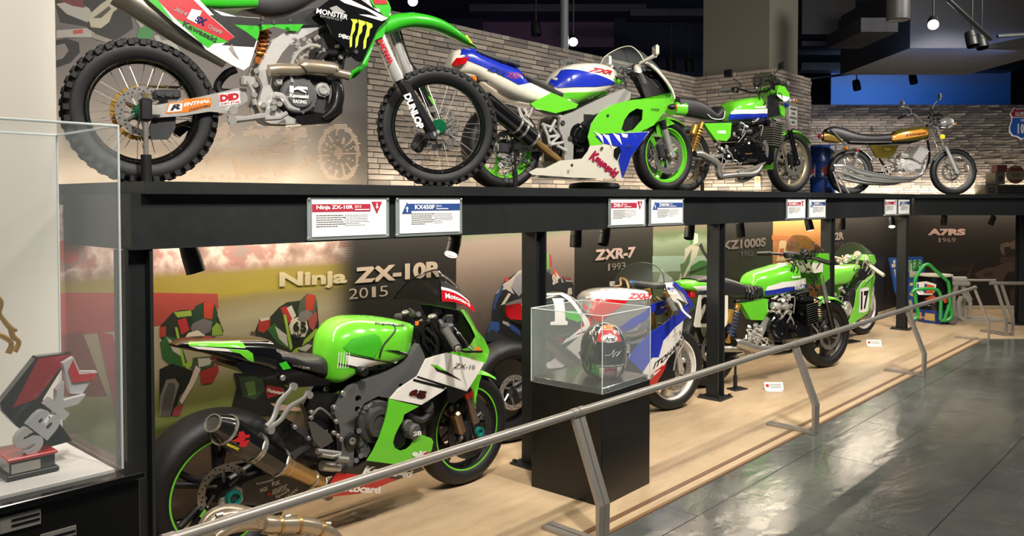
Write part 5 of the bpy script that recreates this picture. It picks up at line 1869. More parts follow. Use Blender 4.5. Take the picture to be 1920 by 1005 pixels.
# ------------------------------------------------------------------ gold roadster (far end of the shelf)
def build_h2():
    R, FR, wb = bike_root('roadster', (11.632, 4.194), (12.609, 3.126), SHZ, 'olive and gold classic roadster with chrome pipes, before the far stone wall', GU)
    H = FR.zoom(1500, 150, 420 / 1563)
    rx, fx = -wb / 2, wb / 2
    wheel(R, (rx, .319), .318, .10, .24, 'wire', CHROME, ALU, nsp=9, discs=(), hubr=.07)
    wheel(R, (fx, .326), .325, .09, .25, 'wire', CHROME, ALU, nsp=9, discs=(.06,), dr=.13, hubr=.05)
    kb, tk = body(R, H, 'fuel_tank', '636,380 660,356 740,336 830,325 885,330 905,355 914,380', '636,438 780,432 880,420 914,396', [(0, .09), (.4, .13), (.8, .11), (1, .06)], OLIVE, 2.8, 3, -.1)
    s = kb.side(.003)
    deco(H, '642,388 760,358 850,344 885,352 895,380 760,406 642,422', s, mat('orange_gold_stripe', 'd8943a', .25, .2, .5), tk)
    word(R, 'KAWASAKI', H.pts('735,396 880,378 884,362 738,380', s), off(s, .003), mat('maroon_print', '4a1414', .4), 0, .05, .2).parent = tk
    body(R, H, 'seat', '175,345 215,326 275,330 340,352 420,376 520,383 640,372', '175,360 240,398 350,438 500,440 640,436', [(0, .08), (.4, .12), (1, .11)], SEAT, 3, yb=-.1)
    G().tube(H.pts('345,430 450,434 640,432', -.12), .010, 8).obj('seat_trim', CHROME, R)
    body(R, H, 'tail_cowl', '160,366 200,352 300,420', '160,418 220,432 300,440', [(0, .05), (.5, .08), (1, .09)], mat('gold_paint', '9c7c34', .22, .4, .6), 3)
    G().tube(H.pts('215,345 250,380 335,470', -.1), .012, 8).obj('grab_rail', CHROME, R)
    lamp(R, H.p(140, 392, 0), .035, REDLENS, (-1, 0, 0), 'tail_light', CHROME)
    lamp(R, H.p(325, 476, -.16), .028, ORANGE, (-1, -.4, 0), body=CHROME)
    lamp(R, H.p(400, 492, -.14), .02, REDLENS, (0, -1, 0), 'reflector', CHROME, .02)
    sc_ = G().plate(H.o('485,455 692,455 652,522 620,546 540,546', -.13), -.13, .04).obj('side_cover', OLIVE, R)
    word(R, '750', H.pts('585,492 632,492 632,474 585,474', -.13), -.13, GOLD, .002, .03).parent = sc_
    # engine
    en = G().box(H.p(740, 600, 0), (.34, .30, .17), bev=.04).obj('engine', ALUB, R)
    q = H.p(765, 605, -.16)
    cover(R, 'engine_cover', (q.x, q.z), .085, -.14, .05, ALUB, par=en)
    a, b = H.p(770, 565, 0), H.p(825, 480, 0)
    for y in (-.13, 0, .13): fins(R, 'cylinder_fins', a + Vector((0, y, 0)), b + Vector((0, y, 0)), .16, .115, 8, ALUB)
    for y in (-.13, 0, .13): G().cyl(H.p(700, 520, y), H.p(750, 530, y), .03, 12).obj('carburettor', ALU, R)
    clutter(R, H, 24, (560, 540, 720, 640), (-.14, -.08), ALUB, seed=21)
    for i, (st, y) in enumerate((('232,598 320,602 420,640 600,676 720,686 800,680 860,640 880,560', -.19), ('236,632 330,652 440,690 600,706 720,704 800,690', -.17), ('240,668 330,690 460,712 620,718 740,700', -.13))):
        n_ = len(st.split())
        G().tube(H.pts(st, y), [.026, .034, .038, .036, .028, .022, .02, .02][:n_], 14, sm=4).obj('exhaust_pipe', CHROME, R)
    g = G().tube(H.pts('890,400 760,440 480,445 330,440', -.07), .016, 8).tube(H.pts('480,445 560,560 640,680', -.09), .016, 8).tube(H.pts('890,420 900,560 820,680 640,690', -.07), .016, 8, sm=4).tube([H.p(590, 650, -.1), Vector((rx, -.1, .315))], .02, 8)
    g.obj('frame_tubes', BLACKG, R)
    shock(R, H.p(400, 500, -.13), H.p(365, 610, -.13), .03, CHROME, CHROME)
    def fend(cx, cz, r, a0, a1, w, m, name='fender'):
        rings = []
        n = 14
        for i in range(n + 1):
            an = math.radians(a0 + (a1 - a0) * i / n)
            rings.append([Vector((cx + (r - .02 + .02 * math.sin(t * PI / 8)) * math.cos(an), -w * math.cos(t * PI / 8), cz + (r - .02 + .02 * math.sin(t * PI / 8)) * math.sin(an))) for t in range(9)])
        return G().loft(rings, closed=False, cap=False).obj(name, m, R)
    fend(fx, .318, .35, 45, 150, .055, CHROME, 'front_fender')
    fend(rx, .315, .355, 30, 140, .06, CHROME, 'rear_fender')
    ht = H.p(930, 330, 0)
    forks(R, (ht.x, ht.z), (fx + .005, .318), .09, .019, .025, .42, CHROME, ALUB)
    lamp(R, H.p(1040, 300, 0), .075, LENS, (1, 0, 0), 'headlamp', CHROME, .13)
    lamp(R, H.p(1080, 308, -.18), .026, ORANGE, (1, -.3, 0), body=CHROME, stalk=H.p(1010, 320, -.08))
    q = H.p(990, 396, -.1)
    G().cyl(q, q + Vector((0, -.02, 0)), .035, 14).obj('reflector', YELLOW, R)
    hb = G().tube(H.pts('680,272,.38 770,240,.28 800,240,.22 850,290,.1 880,300,0 900,290,-.1 930,250,-.2 990,245,-.36'), .011, 10, sm=4).obj('handlebar', CHROME, R)
    G().tube(H.pts('680,272,.39 745,246,.3'), .02, 12).obj('grip', BLACK, hb)
    G().tube(H.pts('935,248,-.24 990,245,-.37'), .02, 12).obj('grip', BLACK, hb)
    for sg, u, v, st in ((1, 708, 165, '715,185 770,200 775,240'), (-1, 970, 115, '965,140 940,165 925,200')):
        c = H.p(u, v, .36 * sg)
        o = G().lathe([(0, .0), (0, .045), (.012, .052), (.03, .03), (.034, 0)], c, (1, .2 * sg, 0), 20).obj('mirror', CHROME, R)
        G().tube(H.pts(st, .32 * sg), .006, 8, sm=3).obj('mirror_stalk', CHROME, o)
    clutter(R, H, 24, (880, 230, 980, 330), (-.08, .08), mat('mixed_black_fittings', '2b2b2c', .35, .4), 'cockpit_fittings', seed=22)
    for y in (-.06, .06): G().cyl(H.p(925, 250, y), H.p(905, 225, y), .038, 16, bev=.004).obj('gauge', BLACK, R)
    # wheel stand at the rear
    w_ = FR.world((H.p(290, 790, -.16).x, -.2, .001))
    w_.z = SHZ + .001
    s_ = tag(empty('wheel_stand', w_, FR.h), 'silver angled prop stand at the rear wheel of the gold roadster', 'stand')
    o_ = Vector((H.p(290, 790, -.16).x, -.2, 0))
    for st in ('230,640 290,795', '265,655 345,795'):
        a, b = [q - o_ for q in H.pts(st, -.2)]
        b.z = .008
        G().tube([a, b], .012, 8).obj('strut', ALU, s_)
    G().box((.02, 0, .006), (.2, .06, .01), bev=.002).obj('foot', BLACK, s_)


build_h2()
# ------------------------------------------------------------------ red, white and blue endurance racer (floor)
def build_zxr7():
    h = math.radians(-14.4)
    f = Vector((5.08, 3.10))
    r = f - Vector((math.cos(h), math.sin(h))) * 1.40
    R, FR, wb = bike_root('endurance_racer', r, f, .006, 'red, white, blue and silver race motorcycle number 1 behind the helmet case', GL)
    E = FR.zoom(920, 430, 400 / 1149)
    rx, fx = -wb / 2, wb / 2
    wheel(R, (rx, .318), .318, .19, .222, 'cast', BLACK, DARKM, nsp=3, discs=(-.08,), dr=.11)
    wheel(R, (fx, .30), .30, .12, .225, 'cast', WHITE, ALU, nsp=3, discs=(-.062, .062), dr=.155, discm=DISC)
    # tail
    tb, tl = body(R, E, 'tail_cowl', '78,408 170,378 290,345 370,336 425,362 470,415 520,470 548,498', '78,488 180,530 260,585 360,640 440,628 500,595 548,560', [(0, .07), (.25, .11), (.7, .13), (1, .10)], mat('dark_green_black', '16201a', .3, 0, .4), 3, 3, -.1)
    s = tb.side(.003)
    deco(E, '330,372 385,370 402,490 415,496 412,515 322,515 322,500 345,495', s, WHITEP, tl)
    deco(E, '300,345 380,338 440,378 490,445 522,480 535,510 520,540 470,560 430,590 424,580 470,545 505,520 490,480 430,395 372,352 300,356', off(s, .0), WHITEP, tl)
    deco(E, '390,440 470,440 500,478 470,500 412,480', s, GREEND, tl)
    deco(E, '470,540 530,470 548,500 548,555 500,590 440,625 430,600', s, RED, tl)
    deco(E, '200,500 300,575 420,600 320,640 240,590', s, RED, tl)
    rd = G().hull([Vector(q) for q in E.pts('78,412,-.06 165,395,-.09 172,490,-.09 100,482,-.07 78,412,.06 165,395,.09 172,490,.09 100,482,.07')]).obj('tail_light_box', RED, R)
    G().hull([Vector(q) for q in E.pts('76,425,-.05 100,420,-.06 104,478,-.06 84,470,-.05 76,425,.05 100,420,.06 104,478,.06 84,470,.05')]).obj('tail_lens', REDLENS, rd)
    G().plate(E.o('300,735 420,590 530,555 545,640 500,690 380,745 310,750', -.16), -.16, .02).obj('seat_side', mat('grey_white_paint', 'a9a7a3', .3, 0, .4), R)
    G().plate(E.o('300,700 380,620 470,580 400,640 320,712', -.16), -.162, .002).obj('print', BLACKP, R)
    G().plate(E.o('470,660 520,640 540,680 490,700', -.16), -.163, .002).obj('print', BLACKP, R)
    # tank
    kb, tk = body(R, E, 'fuel_tank', '488,440 505,365 530,335 580,318 700,314 820,326 872,350 892,385', '488,448 560,520 640,575 760,612 850,600 892,560', [(0, .08), (.15, .15), (.5, .185), (.8, .165), (1, .11)], mat('silver_paint', 'b5b3ae', .22, .6, .5), 2.8, 3, -.16, 60)
    s = kb.side(.003)
    deco(E, '510,368 535,338 590,320 700,318 830,330 868,356 860,374 720,382 600,372', s, WHITE, tk)
    deco(E, '492,440 512,374 600,376 738,384 640,455 590,500 555,490', s, RED, tk)
    deco(E, '690,530 760,480 884,395 886,440 800,505 712,560', s, BLUE, tk)
    word(R, 'ZXR-7', E.pts('735,374 862,376 866,345 742,342', s), off(s, .003), REDP, 0, .05, .2).parent = tk
    q = E.p(690, 318)
    G().lathe([(0, .055), (.01, .05), (.016, .03), (.02, 0)], (q.x, 0, q.z - .012), (0, 0, 1), 24).obj('fuel_cap', DARKM, tk)
    q = E.p(655, 305, .05)
    G().cyl(q, q + Vector((0, 0, .03)), .02, 14).obj('breather', ALU, tk)
    G().tube(E.pts('660,308,.05 700,300,.1 700,265,.12 730,275,.1 745,320,.05'), .008, 8, sm=4).obj('breather_hose', mat('tan_hose', 'a8875a', .5), R)
    # fairing
    FA = lambda x, z: -.225 + .5 * max(0, x - .4) ** 1.5 + .2 * max(0, .35 - z)
    bl = G().plate(E.o('742,695 800,620 880,545 980,470 1060,402 1084,420 1064,470 990,530 930,600 905,690 870,692 820,770', FA), FA, .008).obj('upper_fairing', BLUE, R)
    mirror_part(bl, R)
    wf = G().plate(E.o('820,770 870,692 905,690 930,600 990,530 1040,490 1030,560 1005,640 960,690 945,716 870,800 835,840', FA), FA, .008).obj('side_fairing', WHITE, R)
    mirror_part(wf, R)
    rf = G().plate(E.o('835,840 870,775 945,716 948,725 905,812 880,860 860,880', FA), FA, .008).obj('belly_fairing', RED, R)
    mirror_part(rf, R)
    word(R, 'ITOHAM', E.pts('872,755 1012,625 1018,590 885,715', FA), off(FA, .002), BLACKP, 0, .03).parent = wf
    word(R, 'Kawasaki', E.pts('975,580 1030,535 1030,520 978,562', FA), off(FA, .002), WHITEP, 0, .03).parent = bl
    nt_ = G().hull([Vector(q) for q in E.pts('935,288,-.12 985,284,-.08 1040,340,-.06 1078,410,-.06 1040,390,-.12 960,350,-.14 935,288,.12 985,284,.08 1040,340,.06 1078,410,.06 1040,390,.12 960,350,.14')]).obj('nose_cowl', WHITE, R)
    word(R, 'Kawasaki', E.pts('950,322 990,325 990,310 950,308', -.13), -.132, BLUEP, .002, .03).parent = nt_
    G().tube(E.pts('985,290,-.1 1045,345,-.12 1082,418,-.13', 0), .014, 8, sm=3).obj('nose_edge', BLUE, R)
    f_ = E.p(990, 290)
    screen(R, E.pts('935,290,-.15 925,240,-.13 890,198,-.07 830,180,0 755,190,.07 690,240,.13 662,300,.15'), arch_front(f_.x, f_.z, .10, .03), SCREEN, .03, edge=mat('dark_screen_trim', '2c2c2a', .4))
    G().box(E.p(850, 300, 0), (.1, .26, .03), bev=.006).obj('dashboard', DARKM, R)
    for u, v in ((765, 292), (890, 302)): G().cyl(E.p(u, v, -.0), E.p(u, v - 14, 0), .028, 16, bev=.004).obj('gauge', mat('blue_gauge', '4a6a8a', .2, .4), R)
    for y in (-.105, .105): G().cyl(E.p(890, 320, 0) + Vector((0, y, 0)), E.p(890, 305, 0) + Vector((0, y, 0)), .026, 14, bev=.004).obj('fork_cap', CHROME, R)
    ht = E.p(895, 330, 0)
    for o in forks(R, (ht.x, ht.z), (fx, .30), .105, .028, .03, .62, GOLD, ALU): pass
    for sg in (-1, 1): G().box((fx - .105, sg * .085, .35), (.05, .055, .13), Matrix.Rotation(-.35, 3, 'Y'), bev=.012).obj('brake_caliper', mat('champagne_caliper', 'c9b894', .3, .6), R)
    G().tube(E.pts('1020,560 1040,610 1000,690 985,760', -.16), .006, 8, sm=4).obj('brake_hose', mat('grey_hose', '8a8a88', .4), R)
    a, b = E.p(960, 380, -.2), E.p(1000, 450, -.34)
    hb = G().tube([E.p(930, 370, -.1), a], .014, 10).obj('handlebar', BLACK, R)
    G().tube([a, b], .021, 12).obj('grip', MATS['grip_rubber'], hb)
    G().tube(E.pts('965,385,-.2 1010,395,-.26 1035,440,-.31 1078,478,-.36'), [.012, .011, .009, .008], 8, sm=4).obj('brake_lever', ALUB, hb)
    G().box(E.p(985, 362, -.2), (.05, .04, .06), bev=.01).obj('brake_reservoir', CREAM, hb)
    clutter(R, E, 30, (890, 340, 985, 560), (-.15, -.06), mat('gold_dark_fittings', '6a5a38', .35, .5, 0, .5), seed=31)
    G().box(E.p(800, 700, 0), (.5, .3, .4), bev=.05).obj('engine', BLACK, R)
    for y in (-.14, .11): G().plate(E.o('560,560 640,590 780,630 900,560 930,600 760,680 640,760 560,760', -.14), y, .03).obj('frame_spar', ALU, R)
    G().tube([E.p(500, 760, -.1), Vector((rx, -.1, .318))], .03, 8).tube([E.p(500, 760, .1), Vector((rx, .1, .318))], .03, 8).obj('swingarm', DARKM, R)
    a, b = E.p(250, 560, -.15), E.p(420, 700, -.14)
    G().tube([a, b, E.p(560, 800, -.1)], [.05, .052, .03], 14).obj('muffler', CARBON, R)
    G().hull([Vector(q) for q in E.pts('420,640,-.08 560,600,-.08 640,780,-.08 480,780,-.08 420,640,.08 560,600,.08 640,780,.08 480,780,.08')]).obj('shock_tower', BLACK, R)


build_zxr7()


# ------------------------------------------------------------------ green superbike racer (floor)
def build_kz():
    R, FR, wb = bike_root('race_roadster', (5.904, 3.271), (7.32, 2.856), .006, 'green race roadster with smoked screen and number 2 board, floor row', GL)
    K = FR.zoom(1260, 400, 400 / 1086)
    rx, fx = -wb / 2, wb / 2
    wheel(R, (rx, .318), .318, .17, .232, 'cast', BLACK, DARKM, nsp=7, discs=(-.08,), dr=.12)
    wheel(R, (fx, .31), .31, .12, .235, 'cast', BLACK, DARKM, nsp=7, discs=(-.062, .062), dr=.145)
    kb, tk = body(R, K, 'fuel_tank', '376,352 395,312 440,290 500,272 560,256 620,264 660,294 680,330', '376,360 430,385 470,432 560,426 680,402', [(0, .08), (.25, .15), (.6, .165), (.9, .13), (1, .09)], GREEN, 2.8, 4, -.14, 36)
    s = kb.side(.003)
    deco(K, '486,372 560,350 680,330 682,360 580,376 476,394', s, WHITE, tk)
    deco(K, '470,396 580,378 682,362 682,388 580,404 472,420', s, BLUE, tk)
    word(R, 'KERKER', K.pts('622,390 676,382 676,364 622,370', s), off(s, .003), WHITEP, 0, .05).parent = tk
    word(R, 'Kawasaki', K.pts('608,332 650,326 650,314 608,318', s), off(s, .003), WHITEP, 0, .04).parent = tk
    q = K.p(560, 258)
    G().lathe([(0, .045), (.012, .045), (.018, .03), (.018, 0)], (q.x, 0, q.z - .01), (0, 0, 1), 20).obj('fuel_cap', ALUB, tk)
    body(R, K, 'seat_hump', '90,330 140,318 230,322 300,342 345,366 378,412', '90,360 200,372 290,440 378,442', [(0, .10), (.4, .13), (1, .12)], SEAT, 3.2, yb=-.12)
    sb, so = body(R, K, 'seat', '350,392 372,364 410,352 445,358 468,390', '350,440 400,442 468,436', [(0, .13), (1, .12)], SEAT, 3, yb=-.12)
    for u in (385, 402, 419, 436): G().tube(K.pts('%d,432 %d,400 %d,372' % (u, u + 4, u - 6), -.132), .006, 6, sm=3).obj('seat_rib', SEAT, so)
    tb, tl = body(R, K, 'tail_cowl', '22,348 60,340 120,334 200,336', '22,368 60,385 130,405 200,415', [(0, .06), (.4, .11), (1, .13)], GREEN, 3, yb=-.1)
    deco(K, '105,372 190,365 190,390 130,398', tb.side(.003), WHITE, tl)
    deco(K, '130,396 190,390 190,412 150,414', tb.side(.003), BLUE, tl)
    G().box(K.p(75, 408, -.0), (.05, .16, .06), bev=.01).obj('tail_light', REDLENS, R)
    nb = G().plate(K.o('138,416 285,418 285,560 270,578 118,580 112,570', -.19), -.19, .006, sm=0).obj('number_board', CREAM, R)
    word(R, '2', K.pts('145,560 195,560 195,425 148,425', -.19), -.19, BLACKP, .002, .06).parent = nb
    sc_ = G().plate(K.o('355,462 420,452 487,436 491,500 472,545 402,542', -.16), -.16, .05).obj('side_cover', GREEN, R)
    shock(R, K.p(335, 468, -.16), K.p(285, 650, -.16), .036, mat('blue_spring', '2f4f86', .35, .2), GOLD, res=(K.p(300, 490, -.18), K.p(285, 560, -.18), .026, GOLD))
    shock(R, K.p(335, 468, .16), K.p(285, 650, .16), .036, MATS['blue_spring'], GOLD)
    en = G().box(K.p(560, 590, 0), (.40, .36, .22), bev=.06).obj('engine', BLACKG, R)
    q = K.p(545, 585, -.2)
    cover(R, 'clutch_cover', (q.x, q.z), .115, -.17, .06, BLACKG, par=en)
    q = K.p(635, 600, -.2)
    cover(R, 'ignition_cover', (q.x, q.z), .06, -.17, .05, BLACKG, par=en)
    fins(R, 'cylinder_fins', K.p(620, 545, 0), K.p(610, 440, 0), .19, .46, 10, BLACKG)
    G().box(K.p(605, 430, 0), (.17, .38, .06), bev=.02).obj('cylinder_head', BLACKG, R)
    for y in (-.17, -.06, .06, .17):
        G().cyl(K.p(510, 470, y), K.p(580, 475, y), .032, 14, bev=.005).obj('carburettor', ALUB, R)
        G().tube([K.p(650, 500, y), K.p(685, 560, y * .95), K.p(660, 640, y * .8), K.p(520, 680, -.08 + .2 * y)], .02, 10, sm=5).obj('header_pipe', BLACKG, R)
    clutter(R, K, 30, (500, 420, 600, 520), (-.2, -.13), ALU, seed=41)
    clutter(R, K, 30, (370, 570, 460, 690), (-.18, -.12), ALUB, 'rear_set_fittings', seed=42)
    G().plate(K.o('350,650 440,600 480,520 500,540 470,610 430,690 380,720', -.16), -.16, .012).obj('footrest_bracket', ALU, R)
    G().tube(K.pts('318,660 345,662 440,692 560,685', -.2), [.032, .036, .034, .026], 16, sm=4).obj('muffler', STEEL, R)
    G().cyl(K.p(316, 660, -.2), K.p(326, 661, -.2), .031, 14).obj('muffler_bore', BLACKP, R)
    G().tube([K.p(400, 690, -.1), Vector((rx, -.1, .318))], .026, 8).tube([K.p(400, 690, .1), Vector((rx, .1, .318))], .026, 8).obj('swingarm', ALU, R)
    g = G().tube(K.pts('690,400 560,430 400,445 320,450', -.1), .016, 8).tube(K.pts('490,440 440,560 400,690', -.12), .018, 8).tube(K.pts('690,400 700,560 640,690 420,720', -.1), .016, 8, sm=4)
    g.obj('frame_tubes', BLACK, R)
    ht = K.p(695, 245, 0)
    forks(R, (ht.x, ht.z), (fx + .005, .31), .1, .021, .028, .55, STEEL, BLACKG, BLACK)
    rings = []
    for i in range(15):
        an = math.radians(45 + i * 9.5)
        rings.append([Vector((fx + (.31 + .025 * math.sin(t * PI / 8)) * math.cos(an), -.072 * math.cos(t * PI / 8), .31 + (.31 + .025 * math.sin(t * PI / 8)) * math.sin(an))) for t in range(9)])
    G().loft(rings, closed=False, cap=False).obj('front_fender', GREEN, R)
    for sg in (-1, 1): G().box((fx - .1, sg * .088, .34), (.05, .05, .12), Matrix.Rotation(-.3, 3, 'Y'), bev=.012).obj('brake_caliper', DARKM, R)
    G().tube(K.pts('720,470 700,540 740,600 745,640', -.13), .006, 8, sm=4).obj('brake_hose', ALU, R)
    q = [Vector(p) for p in K.pts('745,206,-.13 800,204,-.12 804,330,-.10 765,366,-.11 752,300,-.13')]
    G().hull(q + [Vector((p.x, -p.y, p.z)) for p in q]).obj('headlamp_cowl', GREEN, R)
    q = [Vector(p) for p in K.pts('712,262,-.15 770,250,-.14 768,298,-.14 722,306,-.15')]
    G().hull(q + [Vector((p.x, -p.y, p.z)) for p in q]).obj('number_panel', CREAM, R)
    f_ = K.p(775, 200)
    screen(R, K.pts('742,185,-.15 715,140,-.13 690,118,-.06 645,110,0 610,116,.06 585,150,.13 575,195,.15'), arch_front(f_.x, f_.z, .13, .03), SMOKE, .02)
    G().box(K.p(640, 215, 0), (.04, .3, .06), Matrix.Rotation(-.4, 3, 'Y'), bev=.01).obj('dashboard', BLACK, R)
    hb = G().tube(K.pts('436,206,.38 510,205,.28 580,212,.14 640,232,0 700,228,-.14 760,240,-.28 810,256,-.38'), .012, 10, sm=4).obj('handlebar', BLACK, R)
    G().tube(K.pts('434,206,.39 505,205,.29'), .02, 12).obj('grip', BLACK, hb)
    G().tube(K.pts('752,238,-.26 812,256,-.39'), .02, 12).obj('grip', BLACK, hb)
    clutter(R, K, 34, (580, 185, 745, 245), (-.14, .14), MATS['mixed_black_fittings'], 'cockpit_fittings', seed=43)
    clutter(R, K, 16, (690, 250, 740, 470), (-.14, -.08), MATS['mixed_black_fittings'], 'fork_fittings', seed=44)
    stand(FR, K.p(322, 880, -.2).x, -.2, .24, 'black stand rod on a plate under the green race roadster')


build_kz()


# ------------------------------------------------------------------ green two-stroke racer, number 17 (floor)
def build_h2r():
    h = math.radians(-9)
    f = Vector((9.40, 3.24))
    r = f - Vector((math.cos(h), math.sin(h))) * 1.38
    R, FR, wb = bike_root('two_stroke_racer', r, f, .006, 'pale green and white race motorcycle number 17, farthest on the floor', GL)
    K = FR.zoom(1260, 400, 400 / 1086)
    rx, fx = -wb / 2, wb / 2
    wheel(R, (rx, .31), .31, .12, .235, 'wire', ALUB, ALU, nsp=9, discs=(-.06,), dr=.12)
    wheel(R, (fx, .305), .305, .10, .24, 'wire', ALUB, ALU, nsp=9, discs=(-.06, .06), dr=.14)
    kb, tk = body(R, K, 'fuel_tank', '690,300 740,280 800,268 880,262 930,258 968,266 978,290', '690,350 800,372 870,376 905,362 930,320 978,300', [(0, .10), (.4, .15), (.8, .13), (1, .08)], GREENL, 2.8, 3, -.12)
    s = kb.side(.003)
    word(R, 'Kawasaki', K.pts('922,292 966,288 966,276 922,280', s), off(s, .002), mat('dark_green_print', '0f4a1a', .4), 0, .03).parent = tk
    deco(K, '800,268 850,264 860,275 800,282', s, WHITE, tk)
    body(R, K, 'seat', '560,330 620,300 700,330', '560,350 620,360 700,370', [(0, .08), (1, .11)], SEAT, 3)
    body(R, K, 'tail_cowl', '460,340 520,310 580,330', '460,365 520,380 580,380', [(0, .08), (1, .11)], GREENL, 3)
    FA = lambda x, z: -.20 + .4 * max(0, x - .45) ** 1.5
    fo = '872,590 905,540 930,470 940,400 962,360 1000,325 1030,300 1036,330 1022,370 1016,440 1000,505 940,548 890,585'
    sf = G().plate(K.o(fo, FA), FA, .008).obj('side_fairing', GREENL, R)
    mirror_part(sf, R)
    np_ = G().plate(K.o('955,385 972,376 1000,378 1002,440 994,495 978,505 950,505 955,450', FA), off(FA, .002), .002).obj('number_board', WHITEP, sf)
    word(R, '17', K.pts('958,495 995,485 999,392 960,398', FA), off(FA, .004), BLACKP, 0, .05).parent = sf
    nc = [Vector(p) for p in K.pts('1000,215,-.1 1030,212,-.06 1040,245,-.08 1030,262,-.12 1000,240,-.14')]
    G().hull(nc + [Vector((p.x, -p.y, p.z)) for p in nc]).obj('nose_cowl', GREENL, R)
    f_ = K.p(1028, 222)
    screen(R, K.pts('1000,222,-.17 985,185,-.14 960,160,-.07 920,148,0 875,158,.07 840,190,.14 822,230,.17'), arch_front(f_.x, f_.z, .11, .03), SCREEN, .03, edge=MATS['dark_screen_trim'])
    en = G().box(K.p(870, 500, 0), (.34, .32, .2), bev=.04).obj('engine', mat('grey_engine', '7d7a74', .4, .4), R)
    q = K.p(890, 490, -.17)
    cover(R, 'clutch_cover', (q.x, q.z), .09, -.15, .05, ALU, par=en)
    for y in (-.13, 0, .13): fins(R, 'cylinder_fins', K.p(890, 460, y), K.p(915, 400, y), .17, .115, 7, DARKM)
    clutter(R, K, 40, (830, 380, 940, 580), (-.16, -.08), ALU, seed=51)
    for y in (-.15, .05): G().tube([K.p(930, 440, y), K.p(950, 520, y), K.p(880, 590, y), K.p(700, 600, y)], [.025, .03, .04, .05], 12, sm=4).obj('expansion_chamber', BLACK, R)
    G().plate(K.o('862,380 900,350 930,320 955,330 930,370 880,400', -.13), -.13, .03).obj('frame_gusset', BLACKG, R)
    ht = K.p(985, 265, 0)
    forks(R, (ht.x, ht.z), (fx, .305), .095, .02, .027, .5, STEEL, ALUB)
    for sg in (-1, 1): G().box((fx - .09, sg * .085, .34), (.05, .05, .11), Matrix.Rotation(-.3, 3, 'Y'), bev=.012).obj('brake_caliper', ALUB, R)
    hb = G().tube(K.pts('975,280,-.1 1005,268,-.16'), .013, 10).obj('handlebar', BLACK, R)
    G().tube(K.pts('1008,268,-.16 1078,316,-.34'), .02, 12).obj('grip', mat('pale_grip', 'c9c4ae', .5), hb)
    G().tube(K.pts('1030,300,-.2 1010,330,-.24 985,350,-.26'), .006, 6, sm=3).obj('brake_lever', ALUB, hb)
    G().tube(K.pts('830,225,.34 890,240,.1', 0), .018, 10).obj('grip', MATS['pale_grip'], hb)
    for u, v in ((950, 215), (900, 232)): G().cyl(K.p(u, v, 0), K.p(u - 10, v - 8, 0), .04, 18, bev=.005).obj('gauge', ALU, R)
    clutter(R, K, 30, (830, 220, 1000, 262), (-.14, .14), ALU, 'cockpit_fittings', seed=52)
    G().tube(K.pts('1005,350 1028,380 1018,420', -.15), .005, 8, sm=4).obj('brake_hose', ALU, R)


build_h2r()
# ================================================================== MURAL PANELS
def mural_mat(name, stops, z0, z1, noise, nscale, dark=None, stripes=False, col_noise=None, rough=.5):
    """printed photograph: colour bands by height, blurred by noise, fading to charcoal along x"""
    m = grad_mat(name, stops, 2, z0, z1, rough, noise, nscale, (.6, 1, 1.6))
    nt = m.node_tree
    b = nt.nodes['Principled BSDF']
    src = b.inputs['Base Color'].links[0].from_socket
    tc = nt.nodes.new('ShaderNodeTexCoord')
    if col_noise:
        n = nd(nt, 'ShaderNodeTexNoise', Scale=col_noise[0], Detail=3.0)
        nt.links.new(tc.outputs['Object'], n.inputs['Vector'])
        sx = nt.nodes.new('ShaderNodeSeparateXYZ')
        nt.links.new(tc.outputs['Object'], sx.inputs[0])
        mr = nd(nt, 'ShaderNodeMapRange')
        mr.inputs['From Min'].default_value, mr.inputs['From Max'].default_value = col_noise[1], col_noise[2]
        nt.links.new(sx.outputs[2], mr.inputs['Value'])
        r = ramp(nt, col_noise[3])
        nt.links.new(n.outputs['Fac'], r.inputs['Fac'])
        mx = nd(nt, 'ShaderNodeMix', data_type='RGBA')
        nt.links.new(mr.outputs['Result'], mx.inputs['Factor'])
        nt.links.new(src, mx.inputs['A'])
        nt.links.new(r.outputs['Color'], mx.inputs['B'])
        src = mx.outputs['Result']
    if dark:
        x0, x1, c = dark
        sx = nt.nodes.new('ShaderNodeSeparateXYZ')
        nt.links.new(tc.outputs['Object'], sx.inputs[0])
        mr = nd(nt, 'ShaderNodeMapRange', interpolation_type='SMOOTHSTEP')
        mr.inputs['From Min'].default_value, mr.inputs['From Max'].default_value = x0, x1
        nt.links.new(sx.outputs[0], mr.inputs['Value'])
        fac = mr.outputs['Result']
        if stripes:
            wv = nd(nt, 'ShaderNodeTexWave', Scale=34.0, bands_direction='Z')
            nt.links.new(tc.outputs['Object'], wv.inputs['Vector'])
            ad = nd(nt, 'ShaderNodeMath', operation='MULTIPLY_ADD')
            ad.inputs[1].default_value = .45
            nt.links.new(wv.outputs['Fac'], ad.inputs[0])
            sb = nd(nt, 'ShaderNodeMath', operation='MULTIPLY_ADD')
            sb.inputs[1].default_value, sb.inputs[2].default_value = 1.5, -.3
            nt.links.new(fac, sb.inputs[0])
            nt.links.new(sb.outputs[0], ad.inputs[2])
            cl = nd(nt, 'ShaderNodeClamp')
            nt.links.new(ad.outputs[0], cl.inputs['Value'])
            fac = cl.outputs[0]
        mx = nd(nt, 'ShaderNodeMix', data_type='RGBA')
        nt.links.new(fac, mx.inputs['Factor'])
        nt.links.new(src, mx.inputs['A'])
        mx.inputs['B'].default_value = lin(c)
        src = mx.outputs['Result']
    nt.links.new(src, b.inputs['Base Color'])
    return m


PRI = {}


def pm(c):
    if c not in PRI: PRI[c] = mat('print_' + c, c, .55, 0, 0, .1, 25)
    return PRI[c]


FWALL = Frame((0, LY - .012, 0), 0)


